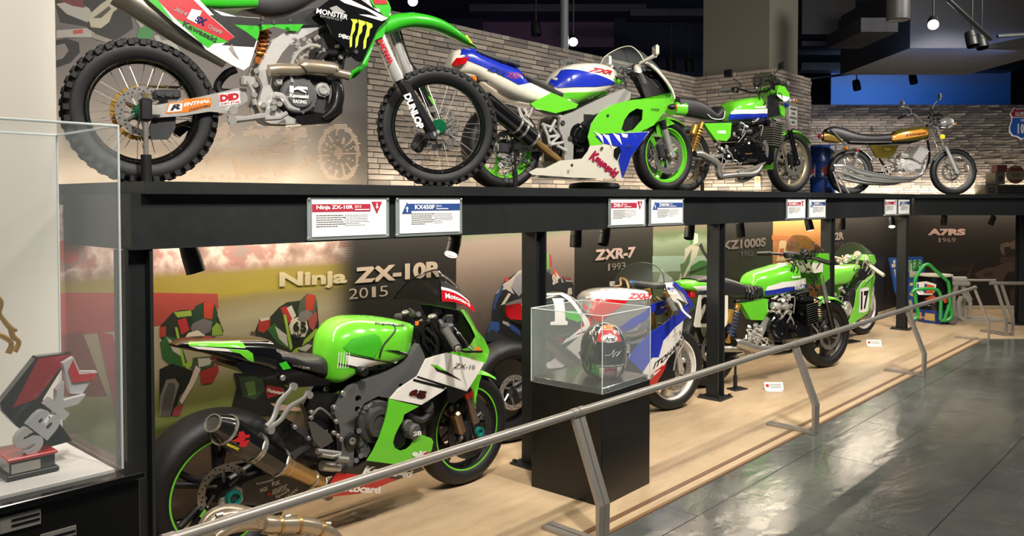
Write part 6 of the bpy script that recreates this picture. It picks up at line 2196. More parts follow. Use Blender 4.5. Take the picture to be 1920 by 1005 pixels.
def panel(name, x0, x1, z0, z1, m, label, fr=FWALL, y=0, cat='mural'):
    o = G().box(((x1 - x0) / 2, .005, (z1 - z0) / 2), (x1 - x0, .010, z1 - z0)).obj(name, m)
    o.location = fr.world((x0, y, z0))
    o.rotation_euler.z = fr.h
    tag(o, label, cat)
    o['x0'], o['z0'] = x0, z0
    del_keys.append(o)
    return o


del_keys = []
LAYER = [0]


def prt(pan, Z, st, c, sm=0, name='printed_shape'):
    LAYER[0] = (LAYER[0] + 1) % 60
    x0, z0 = pan['x0'], pan['z0']
    pts = [(x - x0, z - z0) for x, z in Z.o(st)]
    return G().plate(pts, -.0006 - .00006 * LAYER[0], .0004, sm=sm).obj(name, pm(c), pan)


def ptx(pan, Z, s, q, c, bold=.03, shear=0):
    x0, z0 = pan['x0'], pan['z0']
    bl, br, tr, tl = [Vector((x - x0, z - z0)) for x, z in Z.o(q)]
    parts = list(s) if s.isdigit() else [s]
    n = len(parts)
    for i, t in enumerate(parts):
        gap = .07 if n > 1 else 0
        a, b = (i + gap) / n, (i + 1 - gap) / n
        if t == '1' and n > 1: a, b = (i + .3) / n, (i + .7) / n
        g = G()
        text_quad(g, t, [bl.lerp(br, a), bl.lerp(br, b), tl.lerp(tr, b), tl.lerp(tr, a)], lambda x, z: (x, -.0055, z), bold, shear)
        g.obj('lettering', pm(c), pan)


x_a, x_b, x_c, x_d = onY(112, 600, LY).x, onY(853, 470, LY).x, onY(1075, 470, LY).x, onY(1222, 470, LY).x
x_e, x_f, x_g, x_h = onY(1352, 470, LY).x, onY(1447, 470, LY).x, onY(1545, 470, LY).x, 11.84
CH = '1b1917'
NM = mural_mat('race_start_print', [(0, '3a322c'), (.24, '5f5142'), (.31, '5c6630'), (.42, '7d7f48'), (.48, 'a3977c'), (.64, 'a89c84'), (.705, '8c7c54'), (.73, '9e8c38'), (.80, '8a7a3a'), (.83, '84605a'), (1, 'b8948c')], 0, 1.4, .025, 3,
               (onY(585, 500, LY).x - x_a, onY(690, 500, LY).x - x_a, CH), True, (7, 1.12, 1.18, [(.33, '77605a'), (.43, '9c827a'), (.52, 'c2b2aa'), (.6, '9c706a'), (.7, '837874')]))
mn = panel('mural_panel', x_a, x_b - .003, .05, 1.5, NM, 'race-start mural with two crouching riders behind the nearest green superbike')
W0, W1, W2 = FWALL.zoom(290, 420, 370 / 1033), FWALL.zoom(320, 560, 400 / 1914), FWALL.zoom(580, 500, 360 / 1904)
prt(mn, W0, '-560,360 20,360 330,365 335,440 250,470 120,520 -560,600', '9c4038')
prt(mn, W0, '-500,90 -420,110 -400,190 -480,200', 'b04a3a', 3)
prt(mn, W0, '-560,600 -380,560 -250,900 -560,900', '7a3a30')
prt(mn, W0, '-300,560 -220,580 -120,1000 -200,1000', 'a04048')
# rider one
for st, c in (('30,590 25,540 60,500 90,465 140,450 200,450 330,480 360,560 350,590 200,640 60,650', '23281f'), ('100,462 190,452 195,480 120,490', '8aa040'), ('300,500 345,530 358,580 300,585', '7f9a38'), ('25,540 60,535 58,590 25,592', 'a03a2c'),
              ('195,470 212,430 262,406 312,416 330,465 318,525 280,565 205,545', '1f3a28'), ('256,409 310,413 300,500 258,492', 'b03a28'), ('188,545 200,520 255,495 302,510 292,560 250,585 200,580', '6a6468'), ('118,505 162,490 182,555 140,580', 'a82a2c'),
              ('155,600 175,570 225,556 275,592 265,640 165,640', 'd2c4b4'), ('28,620 60,585 130,600 175,740 120,775 40,700', '2b5a2c'), ('60,590 130,640 150,700 95,665', 'b0aca2'), ('105,540 118,540 160,735 148,745', '8fae3c'), ('150,735 240,690 250,700 170,760', '8fae3c'), ('200,700 310,690 315,740 230,770 190,760', '3a4a34'), ('225,705 300,700 290,735 230,750', 'b5b0a6'),
              ('25,760 90,730 200,770 190,830 130,900 100,1005 25,1005', '141513'), ('22,1005 28,900 60,815 105,808 128,838 100,930 80,1005', '6e6a62'), ('30,1005 45,900 72,830 100,830 108,850 80,1005', '4a4742'), ('235,775 330,735 335,770 300,830 245,838', '9a2e2c'), ('215,740 240,760 200,850 140,945 130,925 180,830', 'c8b8ac'), ('100,960 150,940 130,1005 90,1005', '7a3030')): prt(mn, W0, st, c)
# rider two
for st, c in (('495,590 505,560 540,570 540,600', '5a4a44'), ('525,560 545,510 600,490 650,435 690,410 760,400 850,425 860,560 850,650 780,690 700,680 600,640 530,590', '242722'), ('545,500 605,490 600,540 570,570 540,560', 'a02c2c'), ('550,495 600,488 600,500 555,510', 'c4bab0'), ('658,440 690,428 725,500 690,522', 'a82a2c'), ('690,440 715,425 740,480 720,500', 'c8bfb5'),
              ('588,552 625,520 690,585 705,655 640,622', '2c5a30'), ('628,535 690,580 698,645 650,600', 'b5b0a8'), ('672,475 686,475 722,650 708,662', '8fae3c'), ('845,545 858,560 735,690 715,672', '8fae3c'), ('745,660 800,615 832,612 828,668 770,690', '3a3f38'), ('750,655 800,628 825,635 790,668', 'b5b0a6'), ('720,580 780,610 770,640 720,655', '121210'),
              ('702,535 715,500 750,486 792,500 803,545 785,590 745,592 712,575', 'd6c8b6'), ('745,470 760,400 795,365 838,372 850,415 838,470 800,500 770,500', '4a5348'), ('790,380 802,365 835,372 838,400 825,455 790,450', 'b03a28'), ('762,460 800,448 825,468 805,500 770,520 745,500', '77716f'), ('800,500 845,455 850,500 830,560 810,540', 'a04a44'),
              ('410,780 430,850 400,960 380,1005 640,1005 700,860 600,780', '141412'), ('440,800 500,795 560,800 575,870 520,920 460,900', '2c3f2a'), ('470,830 520,820 530,890 490,900', '55703c')): prt(mn, W0, st, c)
ptx(mn, W0, '65', '718,560 795,570 792,515 722,505', '1a1a1a', .06)
ptx(mn, W0, 'elf', '715,590 765,600 768,575 722,560', '2a2a34', .03)
prt(mn, W1, '845,815 860,775 1010,800 1015,850 870,895', '8a2228')
ptx(mn, W1, 'Motocard', '862,838 1008,862 1010,830 865,800', 'e0d8d0', .03)
prt(mn, W1, '890,935 1080,960 1170,985 1160,1010 960,1000', 'b09080')
ptx(mn, W0, 'Ninja', '650,352 1003,330 1003,238 650,252', 'b3a488', .04)
ptx(mn, W2, 'ZX-10R', '440,168 1310,100 1308,-62 445,8', 'a8988a', .05)
ptx(mn, W2, '2015', '378,322 780,290 780,185 378,220', 'a09488', -.005)
# second panel
RM = mural_mat('road_print', [(0, '1c1b19'), (.3, '3a3632'), (.55, '6d625a'), (.78, '8a7a70'), (.86, '7e7268'), (.9, '5c6a50'), (1, '7a8a70')], 0, 1.4, .03, 2.5)
m2 = panel('mural_panel', x_b, x_c - .002, .05, 1.5, RM, 'race mural with rider on a number 1 machine, left of the charcoal title panel')
E2 = FWALL.zoom(900, 420, 340 / 1553)
for st, c in (('40,960 100,840 100,740 130,600 200,500 300,420 420,370 560,400 700,500 800,520 800,1005 100,1005', '22262a'), ('130,600 200,510 260,470 330,400 380,385 330,460 260,540 290,600 200,560', 'c4bcb2'), ('105,740 130,620 190,520 200,540 150,640 135,720', '2c4a88'), ('130,690 215,555 285,600 270,650 200,780 150,740', '1c1c1c'), ('160,720 240,590 262,600 180,730', 'd4ccc0'),
              ('262,540 300,450 370,400 420,420 380,560 330,620', '9a98a0'), ('210,460 245,450 240,490 210,490', 'b84a34'), ('200,780 215,810 240,820 320,910 300,905 190,850', 'c4bcb2'), ('90,830 160,840 165,900 110,960 60,930', '3a62b0'), ('235,830 330,890 345,960 260,900', '2f56a8'), ('20,980 100,900 260,990 260,1005 20,1005', '3a4048'),
              ('555,260 590,245 615,290 618,360 590,400 560,390', '68a050'), ('590,250 612,270 620,350 600,390 592,330', 'a83a54'), ('560,395 600,385 612,470 580,560 550,570', '5a5a58'), ('590,570 620,470 625,380 660,400 690,450 720,540 730,590 640,600', 'c05040'), ('640,400 720,500 730,590 690,560', 'd0c6bc'), ('670,470 690,460 710,520 690,530', '26355e'), ('700,450 770,460 800,520 800,600 740,600', '242b3c'), ('705,455 765,462 775,475 715,475', '9a4440'), ('730,480 790,485 795,495 735,492', 'a8a2a0')): prt(m2, E2, st, c)
ptx(m2, E2, 'Shi', '618,525 665,500 650,420 612,440', 'd8d0c4', .05)
ptx(m2, E2, '1', '740,610 785,600 780,545 750,550', 'c8c0b4', .06)
CHM = mural_mat('charcoal_print', [(0, '1a1815'), (1, '2a2723')], 0, 1.4, .1, 30, None, False, None, .45)
m3 = panel('mural_panel', x_c, x_d - .002, .05, 1.5, CHM, 'charcoal title panel lettered ZXR-7 1993')
ptx(m3, E2, 'ZXR-7', '978,317 1320,288 1330,194 980,220', 'b09a94', .05)
ptx(m3, E2, '1993', '1078,402 1245,386 1245,326 1080,342', '8d827c', 0)
GM = mural_mat('meadow_print', [(0, '2c3026'), (.4, '4d5a40'), (.62, '6d7c5c'), (.75, '7f8c70'), (.8, '8a9a80'), (.84, '5a6a48'), (.9, '6d5c50'), (1, '8a7466')], 0, 1.4, .04, 5)
m4 = panel('mural_panel', x_d, x_e - .002, .05, 1.5, GM, 'green trackside mural with a standing rider in white leathers')
KW = FWALL.zoom(1260, 400, 400 / 1086)
for st, c in (('-100,218 190,215 190,290 -100,300', '9ab0a0'), ('30,350 62,250 66,180 100,160 140,170 125,215 100,250 55,350', 'c0bca8'), ('100,130 110,100 130,105 132,150 108,160', 'd2ccb8'), ('85,110 100,100 110,150 92,160', '4f8a3c'), ('40,260 62,250 100,180 90,250 50,330', '5a7050'), ('80,320 95,270 140,240 170,240 190,270 185,330 90,340', '3f7038'), ('85,300 185,262 188,275 90,312', '26331f'), ('135,165 150,150 165,190 190,230 180,240', '2a2c28'), ('0,340 200,330 200,420 0,420', '3c4034')): prt(m4, KW, st, c)
m5 = panel('mural_panel', x_e, x_f - .002, .05, 1.5, CHM, 'charcoal title panel lettered KZ1000S 1982')
ptx(m5, KW, 'KZ1000S', '258,188 475,168 475,122 258,140', '6f6660', .04)
ptx(m5, KW, '1982', '345,222 412,216 412,188 345,193', '55504c', 0)
OM = mural_mat('amber_print', [(0, '5a3a20'), (.5, 'a0683a'), (.75, 'bc7c48'), (.88, 'c89858'), (1, 'd8bc80')], 0, 1.4, .05, 4)
m6 = panel('mural_panel', x_f, x_g - .002, .05, 1.5, OM, 'amber-toned racing mural behind the smoked screen')
for st, c in (('540,200 545,150 560,125 580,140 585,200 575,240 530,245', 'd0b48c'), ('548,180 570,178 568,220 545,222', 'b05a38'), ('600,170 610,120 640,110 650,160 640,185', 'a06a40'), ('508,110 740,130 740,150 508,135', 'b8713e')): prt(m6, KW, st, c)
m7 = panel('mural_panel', x_g, x_h, .05, 1.5, CHM, 'charcoal title panel lettered H2R 1972')
ptx(m7, KW, 'H2R', '800,138 873,133 873,95 800,98', '8a807a', .05)
ptx(m7, KW, '1972', '800,172 868,166 868,148 800,152', '5a544f', 0)
FEND = Frame(FE.world((0, dE - .012, 0)), END)
M8 = FEND.zoom(1540, 390, 380 / 1232)
A7M = mural_mat('brown_charcoal_print', [(0, '1c1916'), (1, '2b2621')], 0, 1.4, .1, 20)
m8 = panel('mural_panel', uE + .02, uE + 3.1, .05, 1.5, A7M, 'brown-black end mural lettered A7RS 1969 with a faint racer', FEND)
for st, c in (('930,400 985,370 1060,355 1110,335 1185,320 1185,430 1140,440 1060,450 950,425', '4a3c32'), ('1110,430 1130,395 1185,380 1185,560 1140,560 1115,500', '181613'), ('1085,250 1090,220 1130,205 1170,225 1140,235 1110,240 1115,290 1100,285', '5a4a40'), ('1140,215 1185,190 1185,250 1150,250', '57473c'), ('870,440 900,360 930,330 915,380 890,440', '3a3029'), ('700,370 880,340 900,380 720,400', '2c2521'), ('1145,500 1185,470 1185,590 1150,585', '45352c'), ('1090,300 1180,295 1185,330 1080,335', '3d3129')): prt(m8, M8, st, c)
ptx(m8, M8, 'A7RS', '645,167 874,167 876,126 648,126', 'b5968c', .06)
ptx(m8, M8, '1969', '703,208 817,208 817,181 703,181', '8f7a72', .0)
ptx(m8, M8, '26', '975,415 1045,410 1045,380 975,385', '2a221d', .0, .3)
# motocross mural on the upper wall
FUP = Frame((0, UY - .012, 0), 0)
UA, UB = FUP.zoom(0, 0, 500 / 1322), FUP.zoom(400, 0, 550 / 1455)
xm0, xm1 = onY(100, 300, UY).x, onY(686, 200, UY).x
GMX = mural_mat('grey_dust_print', [(0, 'b4a898'), (.15, '9c9184'), (.4, '6f6862'), (.7, '605a57'), (1, '544f4e')], 0, 1.4, .03, 2, (xm1 - xm0 - .75, xm1 - xm0 + .3, '2a2826'))
mx_ = panel('mural_panel', xm0, xm1, SHZ + .002, 3.35, GMX, 'grey motocross mural on the upper wall behind the motocross bike', FUP)
for st, c in (('270,0 330,-20 480,-20 600,-40 640,40 660,140 560,210 480,200 430,130 300,110', '2c2a28'), ('278,20 360,5 440,40 470,90 430,110 330,70', 'a8a49a'), ('290,0 400,-20 420,40 360,30', '6a2a2c'), ('440,100 455,60 500,20 545,-10 600,-10 600,30 560,60 540,110 500,140 450,135', 'b3ab94'), ('460,90 500,60 540,30 550,45 500,90', '4a4840'), ('278,150 430,140 470,165 470,185 330,185 278,190', 'a59f96'), ('360,150 410,145 412,165 362,170', 'b04848'), ('278,200 330,190 390,210 395,260 350,310 278,335', '1f1d1c'), ('278,225 320,215 340,250 310,290 278,300', '77706a'), ('450,160 560,200 640,190 650,205 540,215 460,190', '8a8478'),
              ('690,120 760,90 770,150 720,230 670,220', '3f7a44'), ('670,100 700,60 740,100 700,140', '9a948c'), ('760,180 830,160 900,260 940,300 900,290 840,240 790,230', '9a968e'), ('740,100 800,110 840,200 800,200', '6b655e')): prt(mx_, UA, st, c)
g = G()
rnd = random.Random(5)
from mathutils import noise as _nz
for i in range(34):
    v = 610 + i * 8.4
    u = -60
    while u < 745:
        l = rnd.uniform(8, 16)
        rr_ = math.hypot((u - 615) / 105, (v - 760) / 150)
        wheelring = .82 < rr_ < 1.0 or rr_ < .2 or (rr_ < 1 and (int(math.degrees(math.atan2(v - 760, u - 615))) % 24) < 5)
        blob = _nz.noise(Vector((u * .012, v * .016, 3))) + .5 * _nz.noise(Vector((u * .04, v * .05, 7)))
        if wheelring or (u < 480 and blob > .12):
            q = UB.p(u, v)
            q2 = UB.p(u + l, v)
            g.box(((q.x + q2.x) / 2 - xm0, -.0012, q.z - SHZ - .002), (q2.x - q.x, .0006, .0085))
        u += l
o = g.obj('striped_print', pm('a89684'), mx_)
o['kind'] = 'stuff'
for o in del_keys:
    for k in ('x0', 'z0'): del o[k]

# ================================================================== INFORMATION PLATES on the fascia
ACR = glass('acrylic_sheet', 'd8e6e2', .16)
def sign(x0, x1, z0, z1, title, sub, up, label, fr=None, y=2.945):
    w_, h_ = x1 - x0, z1 - z0
    loc = Vector((x0, y, z0))
    s = tag(empty('info_plate', loc), label, 'sign', 'information plates on the fascia')
    G().box((w_ / 2, .0, h_ / 2), (w_, .006, h_), bev=.001).obj('acrylic_plate', ACR, s)
    G().box((w_ / 2, -.0045, h_ / 2 + .002), (w_ - .04, .002, h_ - .026)).obj('paper', mat('sign_paper', 'e6e6e0', .6), s)
    pw0, pw1 = .02, w_ - .02
    bz0, bz1 = h_ * .66, h_ * .84
    cm = mat('sign_blue', '24427e', .5) if up else mat('sign_red', '9c2338', .5)
    band = G()
    if up: band.plate([(pw0 + .05, bz0), (pw1, bz0), (pw1, bz1), (pw0 + .05, bz1)], -.007, .001)
    else: band.plate([(pw0, bz0), (pw1 - .09, bz0), (pw1 - .09, bz1), (pw0, bz1)], -.007, .001)
    b = band.obj('header_band', cm, s)
    if up: tri = [(pw0 + .012, bz0 - .012), (pw0 + .072, bz0 - .012), (pw0 + .042, bz1 + .008)]
    else: tri = [(pw1 - .085, bz1 + .010), (pw1 - .025, bz1 + .010), (pw1 - .055, bz0 - .012)]
    cx = (tri[0][0] + tri[1][0]) / 2
    cz = (tri[0][1] * 2 + tri[2][1]) / 3
    G().plate(tri, -.0085, .001).obj('arrow_triangle', cm, s)
    k = 1 if up else -1
    G().plate([(cx - .003, cz - k * .012), (cx + .003, cz - k * .012), (cx + .003, cz + k * .004), (cx + .009, cz + k * .004), (cx, cz + k * .014), (cx - .009, cz + k * .004), (cx - .003, cz + k * .004)][::k], -.0095, .001).obj('arrow', WHITEP, s)
    tx0 = pw0 + .09 if up else pw0 + .02
    tw = min(.19, .021 * len(title))
    g = G()
    text_quad(g, title, [(tx0, bz0 + .006), (tx0 + tw, bz0 + .006), (tx0 + tw, bz1 - .005), (tx0, bz1 - .005)], lambda x, z: (x, -.0085, z), .03)
    g.obj('title_lettering', WHITEP, s)
    g = G()
    if sub: text_quad(g, sub, [(tx0 + tw + .008, bz0 + .016), (tx0 + tw + .045, bz0 + .016), (tx0 + tw + .045, bz1 - .006), (tx0 + tw + .008, bz1 - .006)], lambda x, z: (x, -.0085, z), .0)
    g.box((tx0 + tw + .05, -.0083, bz0 + .008), (.08, .0006, .004))
    g.obj('subtitle_lettering', WHITEP, s)
    g = G()
    rnd = random.Random(title)
    c0 = pw0 + (.07 if up else .02)
    cw = (w_ - .12) / 2 * .85
    for col in (0, 1):
        for r_ in range(7 if col else 6):
            zz = bz0 - .016 - r_ * (.0075 if col else .0095)
            x = c0 + col * (cw + .012)
            e = x + cw * (1 if r_ < 5 else rnd.uniform(.4, .8)) * (.92 if col else 1)
            while x < e:
                l = rnd.uniform(.004, .014) if col else rnd.uniform(.006, .02)
                g.box((x + l / 2, -.0061, zz), (l, .0006, .0022 if col else .0042))
                x += l + .002
    o = g.obj('body_text', mat('text_grey', '55534f', .6), s)
    o['kind'] = 'stuff'
    for bx in (.008, w_ - .008):
        for bz in (.008, h_ - .008): G().cyl((bx, .012, bz), (bx, -.008, bz), .006, 10, bev=.001).obj('standoff_bolt', CHROME, s)


for i, (a, b, t, sb, up, lb) in enumerate(((576, 729, 'Ninja ZX-10R', '2015', 0, 'red-banded info plate titled Ninja ZX-10R on the fascia'), (742, 866, 'KX450F', '2014', 1, 'blue-banded info plate titled KX450F on the fascia'), (1141, 1210, 'ZXR-7', '1993', 0, 'red-banded info plate titled ZXR-7 on the fascia'), (1217, 1281, 'ZXR750', '1991', 1, 'blue-banded info plate titled ZXR750 on the fascia'), (1474, 1510, 'KZ1000S', '1982', 0, 'red-banded info plate third from left among the red ones'), (1515, 1548, 'Z1000R', '1983', 1, 'blue-banded info plate third from left among the blue ones'), (1658, 1681, 'H2R', '1972', 0, 'red-banded info plate nearest the far turn of the shelf'), (1683, 1705, '750SS', '1972', 1, 'blue-banded info plate nearest the far turn of the shelf'))):
    sign(onY(a, 400, 2.945).x, onY(b, 400, 2.945).x, 1.348, 1.532, t, sb, up, lb)

# ================================================================== BARRIERS
RAILM = mat('brushed_rail_steel', 'a39d94', .3, .55, 0, .03, 12)
def barrier(x0, x1, label, xl=None):
    s = tag(empty('barrier', ((x0 + x1) / 2, 2.2, .007)), label, 'barrier', 'steel barriers along the aisle')
    o = Vector(((x0 + x1) / 2, 2.2, .007))
    def pt(x, y, z): return Vector((x, y, z)) - o
    G().tube([pt(xl or x0 - .02, 2.212, .572), pt(x1 + .02, 2.212, .572)], .019, 16).obj('top_rail', RAILM, s)
    for x in (x0, x1):
        g = G()
        prof = [(2.39, .012), (2.07, .012), (2.07, .195), (2.212, .56)]
        nr = [Vector((0, 0, 1)), Vector((0, .7, .7)), Vector((0, .98, .2)), Vector((0, .93, -.36))]
        rings = []
        th = .011
        for (y, z), n_ in zip(prof, nr):
            c = pt(x, y, z)
            k = 1.25 if n_.y == .7 else 1
            rings.append([c + Vector((-.017, 0, 0)) - n_ * th * k, c + Vector((.017, 0, 0)) - n_ * th * k, c + Vector((.017, 0, 0)) + n_ * th * k, c + Vector((-.017, 0, 0)) + n_ * th * k])
        g.loft(rings)
        st_ = g.obj('stanchion', RAILM, s, ang=20)
        G().tube([pt(x - .018, 2.212, .572), pt(x + .018, 2.212, .572)], .0225, 16).obj('rail_clamp', RAILM, st_)


barrier(1.0, 2.828, 'steel barrier in front of the nearest green superbike')
barrier(2.872, 5.158, 'steel barrier in front of the helmet case')
barrier(5.202, 7.508, 'steel barrier in front of the green race roadster')
barrier(7.552, 9.84, 'steel barrier at the far end of the long row')
s = tag(empty('barrier', FE.world((5.9, 9.0, .007)), END), 'steel barrier turned across the far right of the aisle', 'barrier', 'steel barriers along the aisle')
for u in (5.46, 5.53):
    prof = [(.3, .012), (0, .012), (0, .195), (.14, .56)]
    nr = [Vector((0, 0, 1)), Vector((0, .7, .7)), Vector((0, .98, .2)), Vector((0, .93, -.36))]
    g = G()
    rings = []
    for (y, z), n_ in zip(prof, nr):
        c = Vector((u - 5.9 - y * .0, y, z))
        if True:
            c.x -= (y - .14) * .35
        rings.append([c + Vector((-.016, 0, 0)) - n_ * .011, c + Vector((.016, 0, 0)) - n_ * .011, c + Vector((.016, 0, 0)) + n_ * .011, c + Vector((-.016, 0, 0)) + n_ * .011])
    g.loft(rings)
    g.obj('stanchion', RAILM, s, ang=20)
G().tube([(-.5, .14, .572), (1.6, .14, .572)], .019, 14).obj('top_rail', RAILM, s)

# ================================================================== SPOTLIGHTS
LAMPM = emit('lamp_face', 'fff0d8', 30)
def spotlight(p, aim, label, r=.038, L=.12, power=0, deg=60, top=None, lit=True, group='spotlights under the shelf', col=(1, .88, .72), hang=.0):
    p = Vector(p)
    aim = Vector(aim).normalized()
    s = tag(empty('spotlight', p), label, 'spotlight', group)
    G().lathe([(-L * .55, r * .55), (-L * .5, r * .9), (-L * .1, r), (-L * .08, r * .95), (-L * .06, r), (L * .45, r), (L * .45, r * .9), (L * .3, r * .85)], (0, 0, 0), aim, 24).obj('housing', mat('spot_black', '0c0c0c', .5), s)
    G().lathe([(0, r * .9), (.004, r * .9), (.004, r * 1.0), (0, r * 1.0)], aim * L * .45, aim, 24, closed=True).obj('bezel', BLACKP if not lit else mat('bezel_white', 'c8c4ba', .4), s)
    G().lathe([(0, r * .84), (.002, r * .8), (.003, 0)], aim * L * .36, aim, 20).obj('lens', LAMPM if lit else BLACKG, s)
    tp = Vector((0, 0, hang if hang else 1.34 - p.z))
    G().tube([(0, 0, 0), tp], .009, 8).obj('stem', MATS['spot_black'], s)
    G().cyl(tp, tp - Vector((0, 0, .012)), r * .7, 14).obj('mount', MATS['spot_black'], s)
    if power:
        l = bpy.data.lights.new('spotlight_beam', 'SPOT')
        l.energy, l.spot_size, l.spot_blend, l.color, l.shadow_soft_size = power, math.radians(deg), .6, col, .03
        o = bpy.data.objects.new('spotlight_beam', l)
        COL.objects.link(o)
        o.location = p + aim * (L * .5 + .01)
        o.rotation_euler = aim.to_track_quat('-Z', 'Y').to_euler()
    return s


SY = 3.16
for i, (px, py, aim, lit, pw) in enumerate(((360, 485, (.25, -.1, -1), 0, 0), (850, 460, (-.6, -.25, -1), 1, 1), (1080, 446, (-.15, -.05, -1), 0, 0), (1133, 443, (-.4, -.1, -1), 0, 0), (1293, 434, (-.4, -.1, -1), 0, 0), (1388, 431, (.2, 0, -1), 0, 0), (1517, 421, (.02, -.25, -1), 1, 1), (1578, 420, (0, .05, -1), 0, 0), (1672, 417, (-.5, -.2, -1), 1, 1))):
    p = onY(px, py, SY)
    names = ('far left above the race-start mural', 'above the windscreen of the nearest superbike', 'left of the pair above the ZXR-7 title', 'right of the pair above the ZXR-7 title', 'above the standing rider mural', 'above the KZ1000S title', 'lit above the smoked screen', 'above the H2R title', 'lit beside the last post of the long row')
    spotlight(p, aim, 'black cylinder spotlight under the shelf, ' + names[i], lit=bool(lit))
for px, aim, nm in ((1770, (.12, .3, -1), 'above the A7RS title, left one'), (1860, (-.2, .3, -1), 'above the A7RS mural, right one')):
    spotlight(onD(px, 413, 10.4), FE.fx * aim[0] + FE.fy * aim[1] + Vector((0, 0, -1)), 'black cylinder spotlight under the shelf, ' + nm, lit=False)

# ================================================================== LED STRIPS
led('led_strip', (1.4, 3.42, 1.536), (11.4, 3.42, 1.536), -1, 'warm light strip under the shelf washing the murals', 100)
led('led_strip', FE.world((uE + .3, dE - .25, 1.536)), FE.world((uE + 3.0, dE - .25, 1.536)), -1, 'warm light strip under the far turn washing the end mural', 16)
led('led_strip', (1.45, UY - .16, SHZ + .006), (x0 - .05, UY - .16, SHZ + .006), 1, 'warm light strip on the deck washing the motocross mural', 6)
led('led_strip', (x0 + .05, UY - .16, SHZ + .006), (x1 - .25, UY - .16, SHZ + .006), 1, 'warm light strip on the deck washing the near stone wall', 22)
led('led_strip', (x1 - .13, UY - .1, SHZ + .006), (x1 - .13, pc.y + .05, SHZ + .006), 1, 'warm light strip on the deck at the pillar side', 6)
led('led_strip', FE.world((4.75, dF - .14, SHZ + .006)), FE.world((8.2, dF - .14, SHZ + .006)), 1, 'warm light strip on the deck washing the far stone wall', 42)
# ================================================================== CASES
BLKBOX = mat('black_plinth', '100f0e', .38, 0, 0, .15, 12)
CASEG = glass('case_acrylic', 'e6efec', .07, .01)
EDGE = mat('polished_acrylic_edge', 'd8e4e0', .2, 0, .3)


def glass_case(s, x0, x1, y0, y1, z0, z1, th=.008):
    """five clear sheets with bright polished edges, in the parent's axes"""
    for c, d in ((((x0 + x1) / 2, y0, (z0 + z1) / 2), (x1 - x0, th, z1 - z0)), (((x0 + x1) / 2, y1, (z0 + z1) / 2), (x1 - x0, th, z1 - z0)), ((x0, (y0 + y1) / 2, (z0 + z1) / 2), (th, y1 - y0 - th, z1 - z0)), ((x1, (y0 + y1) / 2, (z0 + z1) / 2), (th, y1 - y0 - th, z1 - z0)), (((x0 + x1) / 2, (y0 + y1) / 2, z1), (x1 - x0, y1 - y0, th))):
        G().box(c, d).obj('pane', CASEG, s)
    e = th * .38
    for x in (x0, x1):
        for y in (y0, y1):
            G().tube([(x, y, z0), (x, y, z1)], e, 6).obj('polished_edge', EDGE, s)
    for y in (y0, y1): G().tube([(x0, y, z1), (x1, y, z1)], e, 6).obj('polished_edge', EDGE, s)
    for x in (x0, x1): G().tube([(x, y0, z1), (x, y1, z1)], e, 6).obj('polished_edge', EDGE, s)


# helmet case
c0, c1, c2 = onZ(990, 912, .006), onZ(1127, 948, .006), onZ(1224, 906, .006)
ctr = (c0 + c2) / 2
hh = math.atan2((c2 - c1).y, (c2 - c1).x) * .5 + (math.atan2((c0 - c1).y, (c0 - c1).x) - PI / 2) * .5
pl = tag(empty('display_plinth', ctr, hh), 'black square plinth carrying the clear helmet case', 'plinth')
hw = .225
G().box((0, 0, .28), (hw * 2, hw * 2, .56), bev=.003).obj('body', BLKBOX, pl)
hc = tag(empty('helmet_case', ctr + Vector((0, 0, .561)), hh), 'clear acrylic case over the signed helmet on the black plinth', 'display case')
G().box((0, 0, .012), (hw * 2 - .02, hw * 2 - .02, .024), bev=.002).obj('base_board', mat('black_base_board', '1a1918', .3, 0, .3), hc)
glass_case(hc, -hw, hw, -hw, hw, .0, .385, .006)
for x in (-hw + .05, hw - .05): G().cyl((x, -hw - .001, .02), (x, -hw - .008, .02), .007, 10).obj('case_screw', CHROME, hc)
np_ = G().box((.02, -hw - .004, .505), (.11, .003, .042)).obj('name_plate', mat('etched_plate', '4a4741', .4, .3), pl)
g = G()
for i in range(3): g.box((.02, -hw - .006, .515 - i * .01), (.08 - .012 * i, .0006, .0025))
o = g.obj('plate_text', GREYP, np_)
o['kind'] = 'stuff'
# helmet
hp = on(1132, 659, ctr, FW0)
he = tag(empty('helmet', Vector((hp.x, hp.y, .586)), END + .12), 'signed full-face race helmet in white, red, green and black inside the clear case', 'helmet')
RX, RY, RZ, HC = .122, .148, .150, .138
def hk(t):
    e = 2.9 if t < 0 else 2.15
    return max(.0005, 1 - abs(min(1, max(-1, t))) ** e) ** (1 / e)
def hy(x, z):
    k = hk((z - HC) / RZ) ** 2 - (x / RX) ** 2
    k = max(.02, k)
    return -RY * k ** .5
rings = []
for i in range(19):
    t = -.80 + 1.8 * i / 18
    z = HC + RZ * t
    k = hk(t)
    flare = 1
    rings.append([(RX * k * flare * math.copysign(abs(math.cos(a)) ** .92, math.cos(a)), RY * k * flare * math.sin(a) * (1.0 if math.sin(a) > 0 else 1.0), z) for a in [2 * PI * j / 40 for j in range(40)]])
rings.append([(x * .02, y * .02, HC + RZ) for x, y, z in rings[-1]])
sh = G().loft(rings).obj('shell', BLACKG, he, ang=60)
def hsurf(o_): return lambda x, z: hy(x, z) - o_
def rect(x0, z0, x1, z1, n=8): return [(x0 + (x1 - x0) * i / n, z0) for i in range(n + 1)] + [(x1 - (x1 - x0) * i / n, z1) for i in range(n + 1)]
def hpt(pts, m_, o_, name='print', par=sh): return G().plate(pts, hsurf(o_), .0015, grid=.02).obj(name, m_, par)
hpt([(-.1, .205), (.1, .205), (.085, .245), (.055, .275), (-.05, .275), (-.085, .245)], WHITE, .002)
